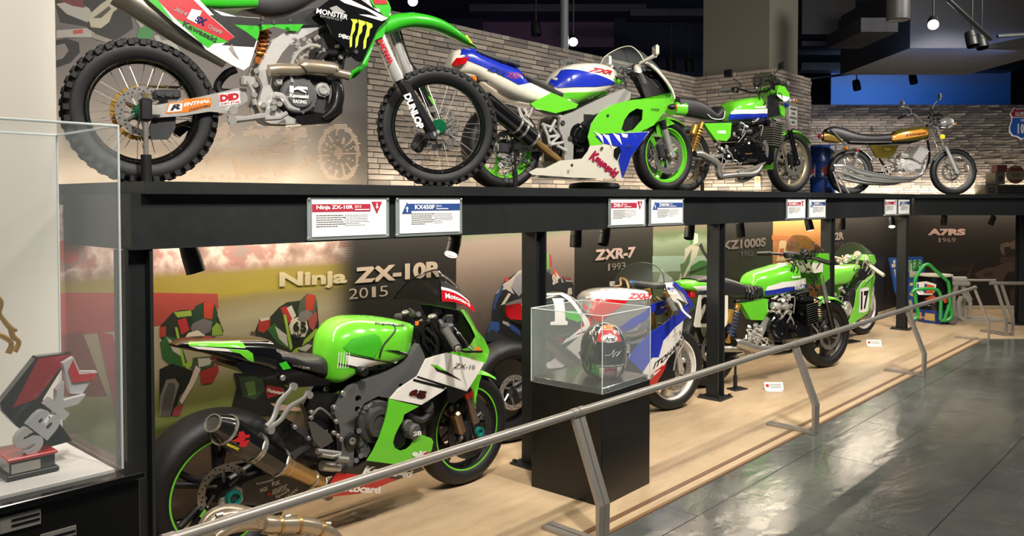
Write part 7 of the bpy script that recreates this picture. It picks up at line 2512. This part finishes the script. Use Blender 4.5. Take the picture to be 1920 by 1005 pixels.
hpt([(-.112, .12), (-.108, .175), (-.095, .203), (.095, .203), (.108, .175), (.112, .12), (.10, .092), (-.09, .092)], mat('dark_visor', '060607', .08, 0, .8), .004, 'visor', he)
hpt([(-.065, .206), (.068, .206), (.06, .235), (.04, .262), (-.03, .262), (-.055, .235)], RED, .003)
hpt([(-.03, .265), (.04, .265), (.03, .281), (-.02, .281)], ORANGEP, .003)
hpt(circ(.0, .222, .043, 24, .019), WHITEP, .005)
hpt(circ(.0, .222, .039, 24, .0155), BLACKP, .006)
hpt(circ(.0, .222, .037, 24, .0135), WHITEP, .007)
word(he, 'Arai', [(-.03, .213), (.03, .213), (.032, .232), (-.028, .232)], hsurf(.008), BLACKP, .001, .04, .2)
hpt([(-.116, .09), (-.055, .088), (-.05, .03), (-.085, .025), (-.11, .06)], GREEND, .003)
hpt([(-.112, .19), (-.09, .19), (-.075, .24), (-.085, .235)], BLACKP, .003)
hpt([(.09, .19), (.1, .19), (.08, .24), (.07, .245)], BLACKP, .003)
hpt([(-.055, .075), (.068, .075), (.06, .018), (-.048, .018)], WHITEP, .0028)
hpt([(-.03, .075), (.038, .075), (.036, .02), (-.028, .02)], mat('crimson_print', '8a1420', .35), .004)
hpt(circ(.003, .04, .03, 20, .014), WHITEP, .005)
hpt(circ(.003, .04, .028, 20, .012), MATS['crimson_print'], .006)
word(he, 'PATA', [(-.016, .034), (.022, .034), (.022, .046), (-.016, .046)], hsurf(.007), WHITEP, .001, .03)
word(he, 'www.jonathan-rea.com', [(-.062, .08), (.078, .08), (.078, .091), (-.062, .091)], hsurf(.005), WHITEP, .001, .02)
G().tube([Vector((x, hy(x, z) - .0055, z)) for x, z in ((-.03, .14), (.0, .145), (.02, .168), (.01, .13), (.03, .155), (.05, .15), (.03, .135), (.06, .16))], .0009, 5, sm=5).obj('signature', WHITEP, he)
for sg in (-1, 1): G().cyl((sg * RX * .93, -.02, .12), (sg * RX * 1.04, -.02, .12), .022, 16, bev=.004).obj('visor_pivot', BLACKG, he)

# trophy case at the left edge
tx1, ty0 = .822, 2.065
tc_ = tag(empty('trophy_case', (tx1 - .55, ty0 + .21, 0)), 'tall clear trophy case on a black plinth at the left edge', 'display case')
cz0 = .85
G().box((-.0, .0, (cz0 - .02) / 2 + .006), (1.16, .48, cz0 - .032), bev=.003).obj('plinth', BLKBOX, tc_)
G().box((0, 0, cz0 - .014), (1.18, .50, .016), bev=.002).obj('plinth_lip', BLACKG, tc_)
G().box((0, 0, cz0 - .003), (1.07, .40, .012), bev=.001).obj('white_base', mat('white_laminate', 'dcd9d2', .4), tc_)
glass_case(tc_, -.55, .55, -.21, .21, cz0 + .002, 1.702, .008)
for q in ('0,935 170,893 172,945 0,990', '170,1003 320,968 322,1020 175,1040'):
    Z = Frame((0, ty0 - .031, 0), 0).zoom(0, 560, 320 / 723)
    pts = [(x - tc_.location.x, z) for x, z in Z.o(q)]
    xs = [p[0] for p in pts]
    zs = [p[1] for p in pts]
    c = ((min(xs) + max(xs)) / 2, -.21 - .034, (zs[0] + zs[3]) / 2 if len(zs) else 0)
    pz = G().box((c[0], -.242, (min(zs) + max(zs)) / 2), (max(xs) - min(xs), .003, .036)).obj('caption_plate', mat('caption_silver', 'a8a298', .4, .2), tc_)
    g = G()
    for i in range(2): g.box((c[0] + .01, -.2442, (min(zs) + max(zs)) / 2 + .006 - i * .012), ((max(xs) - min(xs)) * .7, .0006, .005))
    o = g.obj('caption_text', BLACKP, pz)
    o['kind'] = 'stuff'
# championship trophy
yt = onZ(13, 903, cz0 + .004).y
FT = Frame((0, yt, cz0 + .004), 0)
T = FT.zoom(0, 560, 320 / 723)
b0, b1 = T.p(40, 775).x, T.p(235, 725).x
tr = tag(empty('letter_trophy', ((b0 + b1) / 2, yt + .06, cz0 + .0045)), 'red, black and silver trophy with slanted SBK letters in the glass case', 'trophy')
oT = Vector(((b0 + b1) / 2, .06, 0))
def tq(st, y=0): return [(x - oT.x, z) for x, z in T.o(st, y)]
wb_ = b1 - b0
G().box((0, 0, .006), (wb_ + .014, .134, .012), bev=.002).obj('foot', BLACKP, tr)
G().box((0, 0, .026), (wb_, .12, .034), bev=.002).obj('base', BLACKG, tr)
G().box((0, 0, .047), (wb_ + .01, .13, .008), bev=.002).obj('base_top', RED, tr)
G().box((-.015, -.062, .026), (wb_ * .62, .003, .022)).obj('plaque', mat('caption_silver', 'a8a298', .4, .2), tr)
sd = G()
uv, fs = text_tris('SBK', .04, 0)
sd.add([(wb_ / 2 + .0012, -.045 + .05 * u, .018 + .018 * v) for u, v in uv], fs)
sd.obj('side_lettering', WHITEP, tr)
yy = .0
G().plate(tq('150,245 298,228 175,425 300,600 190,630 60,535 0,470 -5,440', .07), .0, .03).obj('back_plate', mat('black_acrylic', '0d0c0d', .15, 0, .5), tr)
G().plate(tq('156,250 292,233 150,420 48,458', .07), -.004, .003).obj('red_panel', mat('red_acrylic', '96181c', .15, 0, .6), tr)
LET = mat('silver_letter', 'c9c8c6', .3, .2, .3)
gl = G()
uv, fs = text_tris('SBK', .05, 0)
bl, br, trr, tll = [Vector(p) for p in tq('118,668 345,400 262,330 28,600', .04)]
for (zz) in (0, 1):
    vs = []
    for u, v in uv:
        p = (bl * (1 - u) + br * u) * (1 - v) + (tll * (1 - u) + trr * u) * v
        vs.append((p.x, -.03 - .022 * zz, p.y))
    gl.add(vs, fs)
n_ = len(uv)
cnt = set()
for f in fs:
    for i in range(len(f)): cnt.add((f[i], f[(i + 1) % len(f)]))
gl.f += [(a, b, b + n_, a + n_) for a, b in cnt if (b, a) not in cnt]
gl.m += [0] * (len(gl.f) - len(gl.m))
gl.obj('letters', LET, tr)
G().plate(tq('258,272 303,245 330,305 404,305 340,400 292,400', .04), -.034, .02).obj('arrow_back', LET, tr)
G().plate(tq('280,300 300,256 326,318 398,312 384,342 296,354', .04), -.037, .004).obj('arrow_red', RED, tr)
# gold figure trophy on a white riser
q = onZ(20, 690, 1.02)
rs = G().box((0, 0, .075), (.22, .16, .15), bev=.002).obj('white_riser', MATS['white_laminate'])
rs.location = (.40, 2.36, cz0 + .004)
tag(rs, 'white riser block under the gold figure trophy', 'riser')
gt = tag(empty('figure_trophy', (.40, 2.36, cz0 + .155)), 'slim gold figure trophy on a dark green base in the glass case', 'trophy')
FG = Frame((0, 2.36, cz0 + .155), 0)
TG = FG.zoom(0, 560, 320 / 723)
G().box((0, 0, .02), (.13, .12, .04), bev=.003).obj('base', mat('dark_green_base', '14201a', .2, 0, .4), gt)
for st, r_ in (('-20,-20 5,15 -2,60 15,90 45,125 72,135', [.004, .006, .005, .006, .007, .004]), ('45,125 55,160 80,185 60,225', [.007, .007, .006, .008]), ('-25,150 0,155 20,165 48,190 35,232', [.006, .007, .007, .006, .008])):
    G().tube([Vector((p.x - .40, 0, p.z)) for p in T.fr and TG.pts(st)], r_, 8, sm=4).obj('figure', GOLD, gt)

# ================================================================== FLOOR ITEMS
def card(px, py, label):
    p = onZ(px, py, .007)
    s = tag(empty('tent_card', p, END), label, 'card', 'small cards on the beige floor')
    g = G().plate([(-.075, 0), (.075, 0), (.075, .062), (-.075, .062)], 0, .002)
    R_ = Matrix.Rotation(-.45, 3, 'X')
    g.v = [R_ @ v for v in g.v]
    g.obj('face', WHITEP, s)
    G().box((-.015, -.03, .001), (.12, .07, .002)).obj('foot', WHITEP, s)
    g = G()
    for i in range(3): g.box((.012, -.0015, .018 + .013 * i), (.09, .0006, .005))
    g.v = [R_ @ v for v in g.v]
    o = g.obj('card_text', GREYP, s)
    o['kind'] = 'stuff'
    g = G().plate(circ(-.052, .034, .014, 12), -.002, .001)
    g.v = [R_ @ v for v in g.v]
    g.obj('red_mark', REDP, s)


card(1452, 731, 'small white tent card on the floor before the green race roadster')
card(1640, 648, 'small white tent card on the floor before the number 17 racer')
# flat black foot plate
p = onZ(1590, 642, .006)
o = G().box((0, 0, .008), (.28, .12, .012), bev=.002).obj('floor_plate', BLACK)
o.location = p
o.rotation_euler.z = -.26
tag(o, 'flat black steel plate on the floor beside the front wheel of the race roadster', 'plate')

# titanium exhaust headers shown in front of the superbike
FX = Frame((1.35, 2.74, 0), 0)
X4 = FX.zoom(300, 760, 340 / 1395)
ex = tag(empty('exhaust_headers', (1.35, 2.74, .007)), 'titanium four-into-one exhaust headers before the rear wheel of the superbike', 'exhaust')
def ep(st): return [Vector((p.x, p.y, p.z - .007)) for p in X4.pts(st)]
for k, st in enumerate(('300,1010,.10 330,930,.10 400,840,.10 520,800,.08 640,815,.04 740,850,.0 800,905,.0', '340,1010,.03 370,930,.03 440,870,.03 540,845,.02 640,850,.01 730,880,.0 800,910,0', '390,1010,-.04 420,950,-.04 480,905,-.04 560,890,-.03 650,895,-.01 740,905,0 800,915,0', '440,1015,-.10 480,975,-.10 540,945,-.09 600,930,-.06 680,920,-.02 740,920,0 800,920,0')):
    G().tube(ep(st), .021, 14, sm=5).obj('primary_pipe', TITAN, ex)
G().tube(ep('790,912 850,918 920,920 1050,915 1180,935 1290,985 1360,1050 1400,1130'), [.034, .036, .032, .031, .031, .031, .031, .031], 16, sm=5).obj('collector', TITAN, ex)
for u, v, a in ((915, 920, 0), (1060, 915, 0), (1225, 955, .4)):
    p = ep('%d,%d' % (u, v))[0]
    G().lathe([(-.006, .028), (-.006, .036), (.006, .036), (.006, .028)], p, (1, 0, -a), 20, closed=True).obj('pipe_ring', HEATT, ex)
for st in ('430,850 480,835', '450,905 520,890', '960,860 1000,850', '1270,910 1310,910', '1200,970 1235,965'):
    a, b = ep(st)
    G().tube([a, b], .008, 8).obj('spring_lug', STEEL, ex)
for x in (-.12, .35):
    G().tube([(x, .02, 0), (x, .02, .2)], .008, 8).obj('support_rod', BLACK, ex)
G().box((.1, .02, .006), (.62, .16, .01), bev=.002).obj('support_foot', BLACK, ex)

# ================================================================== FAR END ITEMS
def shape_at(name, px, py, lab, cat, h=END):
    p = onZ(px, py, .007)
    s = tag(empty(name, p, h), lab, cat)
    return s, Frame(p, h)


P5 = lambda fr: fr.zoom(1640, 450, 280 / 1481)
# drum
s, fr = shape_at('oil_drum', 1762, 603, 'black and blue drum with hazard stickers strapped on the green trolley', 'drum')
Z = P5(fr)
dr_ = (Z.p(752, 600).x - Z.p(440, 600).x) / 2
xc = (Z.p(752, 600).x + Z.p(440, 600).x) / 2
zt_ = Z.p(600, 345).z
zm = Z.p(600, 680).z
G().lathe([(0, dr_), (zm, dr_), (zm, dr_ * .99), (0, dr_ * .99)], (xc, 0, 0), (0, 0, 1), 40, closed=True).obj('lower_band', mat('drum_blue', '1c3578', .4), s)
G().lathe([(.004, dr_ * .985), (zt_ * .36, dr_ * .985), (zt_ * .37, dr_ * 1.01), (zt_ * .38, dr_ * .985), (zt_ * .66, dr_ * .985), (zt_ * .67, dr_ * 1.01), (zt_ * .68, dr_ * .985), (zt_ - .01, dr_ * .985)], (xc, 0, 0), (0, 0, 1), 40).obj('shell', mat('drum_black', '0e0e10', .25, 0, .4), s)
G().lathe([(zt_ - .012, dr_ * .98), (zt_ - .012, dr_ * 1.02), (zt_ + .008, dr_ * 1.02), (zt_ + .008, dr_ * .95), (zt_, dr_ * .94), (zt_, 0)], (xc, 0, 0), (0, 0, 1), 40).obj('lid', mat('drum_cream', 'cfc8b8', .4), s)
def dsf(o_): return lambda x, z: -max(.0001, dr_ ** 2 - min(dr_ * .995, abs(x - xc)) ** 2) ** .5 - o_
for st, m_, o_ in (('468,440 540,415 608,440 600,500 575,545 500,558 470,520', WHITEP, .006), ('482,450 540,440 535,530 505,540 485,510', BLUEP, .009), ('540,440 592,455 585,530 535,535', mat('hazard_orange', 'c8502a', .4), .009), ('528,590 580,545 632,590 585,630', MATS['hazard_orange'], .006), ('660,580 700,545 745,575 730,615 680,625', MATS['hazard_orange'], .006), ('700,430 740,415 745,480 715,490', GREENL, .006)):
    G().plate(Z.o(st, -dr_ * .9), dsf(o_), .0015, grid=.04).obj('sticker', m_, s)
G().plate(Z.o('485,730 600,735 600,805 485,800', -dr_ * .97), dsf(.006), .0015, grid=.04).obj('sticker', mat('tan_sticker', 'b89858', .5), s)
# trolley
s2, fr2 = shape_at('drum_trolley', 1770, 606, 'bright green tubular hand trolley around the drum', 'trolley')
s2.location = fr.o + fr.fy * -.02
Z2 = Frame(s2.location, END)
Z2 = P5(Z2)
TG_ = mat('trolley_green', '2f9a40', .35, 0, .3)
ty_ = -dr_ - .05
for st, y in (('380,790 430,740 400,560 400,400 440,320 490,255 540,245 600,300 700,390 735,440 745,600 760,790', .0), ('370,520 420,488 590,488 640,520 655,600 650,790', ty_), ('650,800 720,795 760,760 770,700', ty_), ('690,790 740,640', ty_)):
    G().tube([Vector((p.x, y if y else (-dr_ - .02), p.z)) for p in Z2.pts(st, y if y else -dr_ - .02)], .020, 10, sm=4).obj('tube_frame', TG_, s2)
wc = Z2.p(780, 795, ty_)
G().lathe([(-.025, .012), (-.025, .05), (-.015, .06), (.015, .06), (.025, .05), (.025, .012)], (wc.x, ty_ + .02, .062), (0, 1, 0), 20).obj('castor', mat('castor_grey', '5a5a54', .6), s2)
wc = Z2.p(390, 790, ty_)
G().lathe([(-.02, .012), (-.02, .04), (.02, .04), (.02, .012)], (wc.x, ty_ + .05, .045), (0, 1, 0), 16).obj('castor', MATS['castor_grey'], s2)
# pit board
p = onZ(1700, 590, .007)
s3 = tag(empty('pit_board', p + FW0 * .2, END), 'tall blue pit board with green 38 leaning by the end wall', 'board')
fr3 = Frame(s3.location, END)
Z3 = P5(fr3)
G().plate(Z3.o('138,178 475,165 500,290 430,742 330,760 200,520'), 0, .02).obj('board', mat('pit_blue', '2a5aa8', .4), s3)
ptm = mat('pit_white', 'dcd8c8', .5)
G().plate(Z3.o('345,310 445,310 452,345 345,350'), -.004, .003).obj('strip', ptm, s3)
for st in ('345,350 400,345 400,365 350,372', '350,425 390,420 385,450 345,455', '345,520 410,530 405,570 350,550', '340,600 360,590 380,660 345,670', '345,700 380,670 380,720 345,720'): G().plate(Z3.o(st), -.004, .003).obj('strip', mat('pit_yellow', 'd8cc8a', .5), s3)
def chars(t, quad, f3, bold, m_, par):
    bl, br, tr, tl = [Vector(q) for q in quad]
    n = len(t)
    for i, c in enumerate(t):
        a, b = (i + .06) / n, (i + .94) / n
        if c in '1I': a, b = (i + .32) / n, (i + .68) / n
        g = G()
        text_quad(g, c, [bl.lerp(br, a), bl.lerp(br, b), tl.lerp(tr, b), tl.lerp(tr, a)], f3, bold)
        g.obj('numeral', m_, par)
chars('n38', [(q.x, q.z) for q in Z3.pts('335,312 468,300 466,190 335,200')], lambda x, z: (x, -.004, z), .10, WHITEP, s3)
chars('n38', [(q.x, q.z) for q in Z3.pts('340,306 464,295 462,197 340,207')], lambda x, z: (x, -.006, z), .02, GREEND, s3)
for st in ('182,200 204,198 206,230 184,232', '165,240 204,236 204,270 172,272', '188,290 204,290 206,380 190,300'): G().plate(Z3.o(st), -.004, .003).obj('strip', ptm, s3)
# silver engine stand
s4, fr4 = shape_at('engine_stand', 1800, 600, 'silver-white jack stand with a long bar beside the drum', 'stand')
Z4 = P5(fr4)
SV = mat('silver_enamel', 'b8b4aa', .4, .3)
G().box(Z4.p(1010, 790), (Z4.p(1225, 790).x - Z4.p(815, 790).x, .34, .05), bev=.006).obj('base_frame', SV, s4)
for st, y in (('840,770 830,620 860,560', -.08), ('940,770 945,620 900,560', -.08), ('870,770 880,600', .08), ('780,780 780,560 810,440', -.02), ('900,600 870,450', 0), ('800,540 820,440', .05), ('950,600 880,455', .04)):
    G().tube(Z4.pts(st, y), .028, 8).obj('strut', SV, s4)
G().cyl(Z4.p(770, 400), Z4.p(905, 400), .05, 16, bev=.006).obj('head', SV, s4)
G().box(Z4.p(838, 432), (.24, .1, .05), bev=.01).obj('cradle', SV, s4)
G().cyl(Z4.p(905, 398), Z4.p(1200, 400), .014, 10).obj('lever_bar', SV, s4)

# ================================================================== SHELF END PROPS
FS2 = Frame(FE.world((0, 12.05, SHZ + .001)), END)
HZ = FS2.zoom(1500, 150, 420 / 1563)
def drum(u0, u1, top, lab, dd, two=False):
    fr = Frame(FE.world((0, dd, SHZ + .001)), END)
    Z = fr.zoom(1500, 150, 420 / 1563)
    a, b = Z.p(u0, 700), Z.p(u1, 700)
    r_ = (b.x - a.x) / 2
    zt = Z.p(u0, top).z
    s = tag(empty('steel_drum', fr.world(((a.x + b.x) / 2, 0, 0)), END), lab, 'drum', 'blue drums on the shelf')
    G().lathe([(0, r_), (zt * .32, r_), (zt * .34, r_ * 1.03), (zt * .36, r_), (zt * .64, r_), (zt * .66, r_ * 1.03), (zt * .68, r_), (zt - .01, r_), (zt, r_ * 1.02), (zt, r_ * .95), (zt - .01, r_ * .94), (zt - .01, 0)], (0, 0, 0), (0, 0, 1), 36).obj('shell', mat('steel_drum_blue', '1d3a7c', .35, .1, .3), s)
    return s, r_, (a.x + b.x) / 2, Z
s, r_, xm, Z = drum(68, 245, 458, 'blue steel drum with hazard diamonds beside the gold roadster', 12.1)
def ds2(o_): return lambda x, z: -max(.0001, r_ ** 2 - min(r_ * .99, abs(x)) ** 2) ** .5 - o_
for st, m_, o_ in (('66,590 112,588 112,675 66,678', WHITEP, .004), ('72,632 90,600 108,630 92,668', REDP, .006), ('140,630 180,592 212,630 178,668', mat('hazard_red', 'b03020', .4), .004), ('205,458 244,458 244,545 205,550', GREYP, .004)):
    G().plate([(x - xm, z) for x, z in Z.o(st, -r_ * .8)], ds2(o_), .0012, grid=.04).obj('sticker', m_, s)
# crates and tin at the right edge, their shade darkened into the colours
fr = Frame(FE.world((0, 12.25, SHZ + .001)), END)
Z = fr.zoom(1780, 180, 140 / 670)
def zbox(name, st, dpt, m_, lab, cat, extra=None):
    a, b = Z.pts(st)
    z0 = max(0, b.z)
    s = tag(empty(name, fr.world(((a.x + b.x) / 2, 0, z0)), END), lab, cat)
    w_, h_ = b.x - a.x, a.z - z0
    G().box((0, dpt / 2, h_ / 2), (w_, dpt, h_), bev=.004).obj('body', m_, s)
    return s, w_, h_
CR = mat('weathered_crate', '504938', .7)  # crate colour darkened to hold the shade it stands in
DKG = mat('dark_metal_case', '2c2c2a', .5)
s, w_, h_ = zbox('metal_case', '435,795 700,900', .3, DKG, 'long dark ribbed metal case on the shelf at the right edge', 'case')
for k in range(4): G().box((0, -.006, h_ * (.15 + .2 * k)), (w_ * .98, .012, h_ * .09), bev=.002).obj('rib', DKG, s)
s, w_, h_ = zbox('small_crate', '325,795 432,902', .3, CR, 'small weathered crate with a latch at the end of the dark case', 'crate')
G().box((0, -.008, h_ / 2), (w_ * .45, .016, h_ * .45), bev=.003).obj('latch_plate', DKG, s)
G().box((0, -.012, h_ / 2), (w_ * .25, .016, h_ * .25), bev=.003).obj('latch', CR, s)
for k in (-1, 1): G().box((k * w_ * .44, -.006, h_ / 2), (w_ * .08, .012, h_), bev=.002).obj('corner_strip', CR, s)
base_z = Z.p(400, 796).z
s, w_, h_ = zbox('small_crate', '415,685 500,793', .26, CR, 'small weathered crate stacked on top behind the round tin sign', 'crate')
G().box((0, -.008, h_ / 2), (w_ * .45, .016, h_ * .4), bev=.003).obj('latch_plate', DKG, s)
rc_ = Z.p(585, 705)
rr_ = Z.p(668, 705).x - rc_.x
s = tag(empty('round_sign', fr.world((rc_.x, -.03, rc_.z - rr_)), END), 'round rusty red and cream tin sign standing on the dark case', 'sign')
G().lathe([(-.006, 0), (-.006, rr_ * .96), (0, rr_), (.008, rr_), (.008, 0)], (0, 0, rr_), (0, 1, 0), 40).obj('disc', mat('tin_cream', '63583f', .6, 0, 0, .3, 12), s)  # tin colours darkened likewise, with the shade put into them
G().plate([(-rr_ * .7, rr_ * .45), (rr_ * .7, rr_ * .45), (rr_ * .5, rr_ * .22), (-rr_ * .5, rr_ * .22)], -.009, .002).obj('band', mat('tin_red', '571f19', .6), s)
G().plate([(-rr_ * .65, rr_ * 1.75), (rr_ * .65, rr_ * 1.75), (rr_ * .75, rr_ * 1.35), (-rr_ * .75, rr_ * 1.35)], -.009, .002).obj('band', MATS['tin_red'], s)
G().box((0, -.008, rr_ * .95), (rr_ * .9, .003, rr_ * .4)).obj('panel', mat('tin_brown', '4c4030', .6), s)
s, w_, h_ = zbox('red_toolbox', '430,618 520,684', .15, mat('faded_red', '4e2420', .6), 'faded red tapered tool tin on top of the stacked crate', 'box')  # faded red, darkened further to stand for shade

# wall signs
FSG = Frame(FE.world((0, dF - .045, 0)), END)
ZS = FSG.zoom(1780, 180, 140 / 670)
def shield(pts): return pts
q = ZS.p(650, 250)
s = tag(empty('highway_shield', FSG.world((q.x, 0, q.z))  , END), 'red and blue highway shield sign reading CALIFORNIA US 101 on the far wall', 'sign')
def so(st): return [(x - q.x, z - q.z) for x, z in ZS.o(st)]
full = '583,103 610,118 650,110 690,118 717,103 760,160 742,190 745,225 765,270 764,320 735,360 690,368 650,395 610,368 565,360 537,320 538,270 557,225 558,190 542,160'
G().plate(so(full), -.004, .012).obj('plate', WHITEP, s)
G().plate(so('585,112 610,126 650,119 690,126 715,112 750,160 735,186 565,186 550,160'), -.007, .003).obj('red_field', mat('shield_red', '9a2830', .45), s)
G().plate(so('565,196 735,196 738,228 756,272 755,316 730,350 688,358 650,382 612,358 570,350 546,316 546,272 562,228'), -.007, .003).obj('blue_field', mat('shield_blue', '2458b0', .45), s)
for t, qd, b in (('CALIFORNIA', '588,178 715,178 715,142 588,142', .05), ('US', '635,230 672,230 672,206 635,206', .04), ('101', '598,338 705,338 705,248 598,248', .06)):
    chars(t, so(qd), lambda x, z: (x, -.009, z), b, WHITEP, s)
# chrome shield on the near stone wall
q = onY(1065, 116, UY - .03)
s = tag(empty('chrome_shield', q), 'small chrome highway shield on the stone wall above the sport motorcycle tank', 'sign')
FQ = Frame((0, UY - .03, 0), 0)
Zq = FQ.zoom(680, 60, 620 / 1920)
G().plate([(x - q.x, z - q.z) for x, z in Zq.o('1150,165 1165,145 1180,155 1195,148 1210,156 1225,150 1243,172 1236,200 1238,225 1195,245 1152,225 1155,195')], -.01, .02).obj('plate', CHROME, s)
g = G()
text_quad(g, '66', [(x - q.x, z - q.z) for x, z in Zq.o('1178,192 1218,190 1218,170 1178,172')], lambda x, z: (x, -.012, z), .03)
g.obj('lettering', DARKM, s)
# parking sign and outlet on the pillar
FP = Frame((0, pc.y - .032, 0), 0)
ZD = FP.zoom(1280, 120, 260 / 1089)
a, b = ZD.p(836, 325), ZD.p(900, 510)
s = tag(empty('parking_sign', (a.x, pc.y - .032, b.z)), 'white notice reading PARKING FOR MOTORCYCLE ONLY on the stone pillar', 'sign')
w_, h_ = b.x - a.x, a.z - b.z
G().box((w_ / 2, .004, h_ / 2), (w_, .008, h_), bev=.001).obj('plate', mat('notice_white', 'c8c6c0', .5), s)
for i, t in enumerate(('PARKING', 'FOR', 'MOTORCYCLE', 'ONLY')):
    ww = w_ * (.8 if len(t) > 4 else .45)
    z = h_ * (.82 - .2 * i)
    g = G()
    text_quad(g, t, [(w_ / 2 - ww / 2, z), (w_ / 2 + ww / 2, z), (w_ / 2 + ww / 2, z + h_ * .1), (w_ / 2 - ww / 2, z + h_ * .1)], lambda x, zz: (x, -.002, zz), .04)
    g.obj('lettering', BLACKP, s)
G().plate([(w_ * .15, h_ * .08), (w_ * .25, h_ * .13), (w_ * .25, h_ * .1), (w_ * .75, h_ * .1), (w_ * .75, h_ * .13), (w_ * .85, h_ * .08), (w_ * .75, h_ * .03), (w_ * .75, h_ * .06), (w_ * .25, h_ * .06), (w_ * .25, h_ * .03)], -.002, .001).obj('arrow', REDP, s)
FPX_ = Frame((x1 - .028, 0, 0), -PI / 2)
ZO = FPX_.zoom(1280, 120, 260 / 1089)
a, b = ZO.p(566, 880), ZO.p(612, 962)
wloc = FPX_.world(((a.x + b.x) / 2, 0, (a.z + b.z) / 2))
s = tag(empty('wall_outlet', wloc, -PI / 2), 'cream wall outlet plate low on the stone pillar', 'outlet')
G().box((0, 0, 0), (abs(b.x - a.x), .01, abs(a.z - b.z)), bev=.003).obj('plate', mat('outlet_cream', 'c0b496', .5), s)
G().box((0, -.006, 0), (abs(b.x - a.x) * .4, .006, abs(a.z - b.z) * .5), bev=.002).obj('socket', mat('outlet_tan', 'a08c66', .5), s)

# ================================================================== CEILING THINGS
DUCT = mat('grey_duct', '2e2d2d', .6, .1)
DUCTD = mat('dark_duct', '191b22', .7)
def cbox(name, px0, px1, py0, py1, d0, d1, m_, lab, cat='duct', rz=END):
    a, b = onD(px0, py0, d0), onD(px1, py1, d0)
    u0, u1 = (a - EYEP).dot(RT), (b - EYEP).dot(RT)
    z1_, z0_ = a.z, b.z
    o = G().box(((u1 - u0) / 2, (d1 - d0) / 2, (z1_ - z0_) / 2), (abs(u1 - u0), d1 - d0, z1_ - z0_), bev=.004).obj(name, m_)
    o.location = FE.world((u0, d0, z0_))
    o.rotation_euler.z = END
    tag(o, lab, cat)
    return o


cbox('air_duct', 1500, 1600, -90, 66, 12.8, 14.4, DUCT, 'square grey air duct right of the plain pillar')
cbox('air_duct', 1702, 1990, -40, 92, 10.4, 12.6, DUCT, 'large grey air duct at the top right corner')
cbox('ceiling_beam', 1500, 1905, 118, 132, 14.6, 15.0, BLACKFRAME, 'black ceiling beam above the blue backdrop', 'beam')
cbox('ceiling_beam', 1610, 1680, 35, 62, 9.2, 10.2, DUCTD, 'dark boxed ceiling unit left of the bright lamp', 'box')
cbox('ceiling_beam', 1500, 1660, 78, 88, 13.2, 14.0, DUCTD, 'dark cross beam beside the grey air duct', 'beam')
for k, (px, py) in enumerate(((880, 10), (1180, 18))):
    cbox('ceiling_beam', px, px + 330, py, py + 14, 14.0 - k, 14.5 - k, DUCTD, ('left', 'right')[k] + ' dark ceiling beam in the shadowed hall behind the stone wall', 'beam')
PURP = mat('plum_board', '3a1f3c', .7)
cbox('hall_banner', 905, 1150, 25, 90, 14.9, 15.0, PURP, 'plum-coloured hanging board in the dark hall', 'board')
# hanging pole behind the wall
p = onD(1058, 80, 9.2)
o = G().cyl((0, 0, 0), (0, 0, 3.0), .048, 16).obj('hanging_pole', mat('pole_grey', '6a6d70', .5))
o.location = (p.x, p.y, 2.2)
tag(o, 'grey vertical pole rising behind the stone wall', 'pole')
# tracks with spots
def track(a, b, lab):
    d = b - a
    o = G().tube([Vector((0, 0, 0)), d], .022, 8).obj('lighting_track', BLACKFRAME)
    o.location = a
    tag(o, lab, 'track')


track(onD(1735, -40, 7.6), onD(1858, 74, 8.0), 'black lighting track slanting at the top right')
track(onD(1870, 68, 9.2), onD(2000, 60, 9.2), 'short black lighting track at the right edge')
track(onD(1500, 150, 13.2), onD(1930, 96, 13.2), 'long black lighting track above the blue backdrop')
CG = 'ceiling spotlights'
COOL = emit('cool_lamp_face', 'eef4ff', 60)
def cspot(px, py, d, lit, lab, r=.07, L=.2, aim=None):
    p = onD(px, py, d)
    a = Vector(aim) if aim else (Vector((p.x * .45, p.y * .45, .5)) - p)
    s = spotlight(p, a, lab, r, L, lit=bool(lit), group=CG, hang=min(.5, CZ - p.z) if CZ > p.z else .1)
    if lit:
        for c in s.children:
            if c.name.startswith('lens'): c.data.materials[0] = COOL
    return p


for px, py, d, lit, lab in ((1075, 75, 9.4, 1, 'lit ceiling spotlight beside the hanging pole'), (1005, 55, 9.6, 0, 'dark ceiling spotlight left of the hanging pole'), (774, -2, 8.5, 1, 'lit ceiling spotlight at the top edge above the green front fender'), (1258, 118, 10.5, 0, 'dark ceiling spotlight above the left mirror, left of two'), (1292, 122, 10.5, 0, 'dark ceiling spotlight above the left mirror, right of two'), (1750, 42, 8.2, 1, 'brightest lit spotlight on the slanting track'), (1822, 74, 8.4, 0, 'dark spotlight at the lower end of the slanting track'), (1840, 78, 8.6, 0, 'dark spotlight at the very end of the slanting track'), (1606, 160, 13.0, 0, 'dark spotlight before the blue backdrop, left of two'), (1712, 148, 13.0, 0, 'dark spotlight before the blue backdrop, right of two')):
    cspot(px, py, d, lit, lab, .055 if lit else .06, .16, aim=(-.2, -.25, -1) if not lit else None)
p = onD(1684, 38, 8.4)
o = tag(empty('downlight', p), 'grey cylinder downlight hanging at the top edge', 'downlight')
G().cyl((0, 0, 0), (0, 0, .5), .115, 28, bev=.004).obj('housing', mat('downlight_grey', '3f3e3c', .5), o)
G().lathe([(0, .1), (-.003, .095), (-.003, 0)], (0, 0, -.002), (0, 0, 1), 24).obj('lens', mat('dull_lens', '8a8880', .3), o)
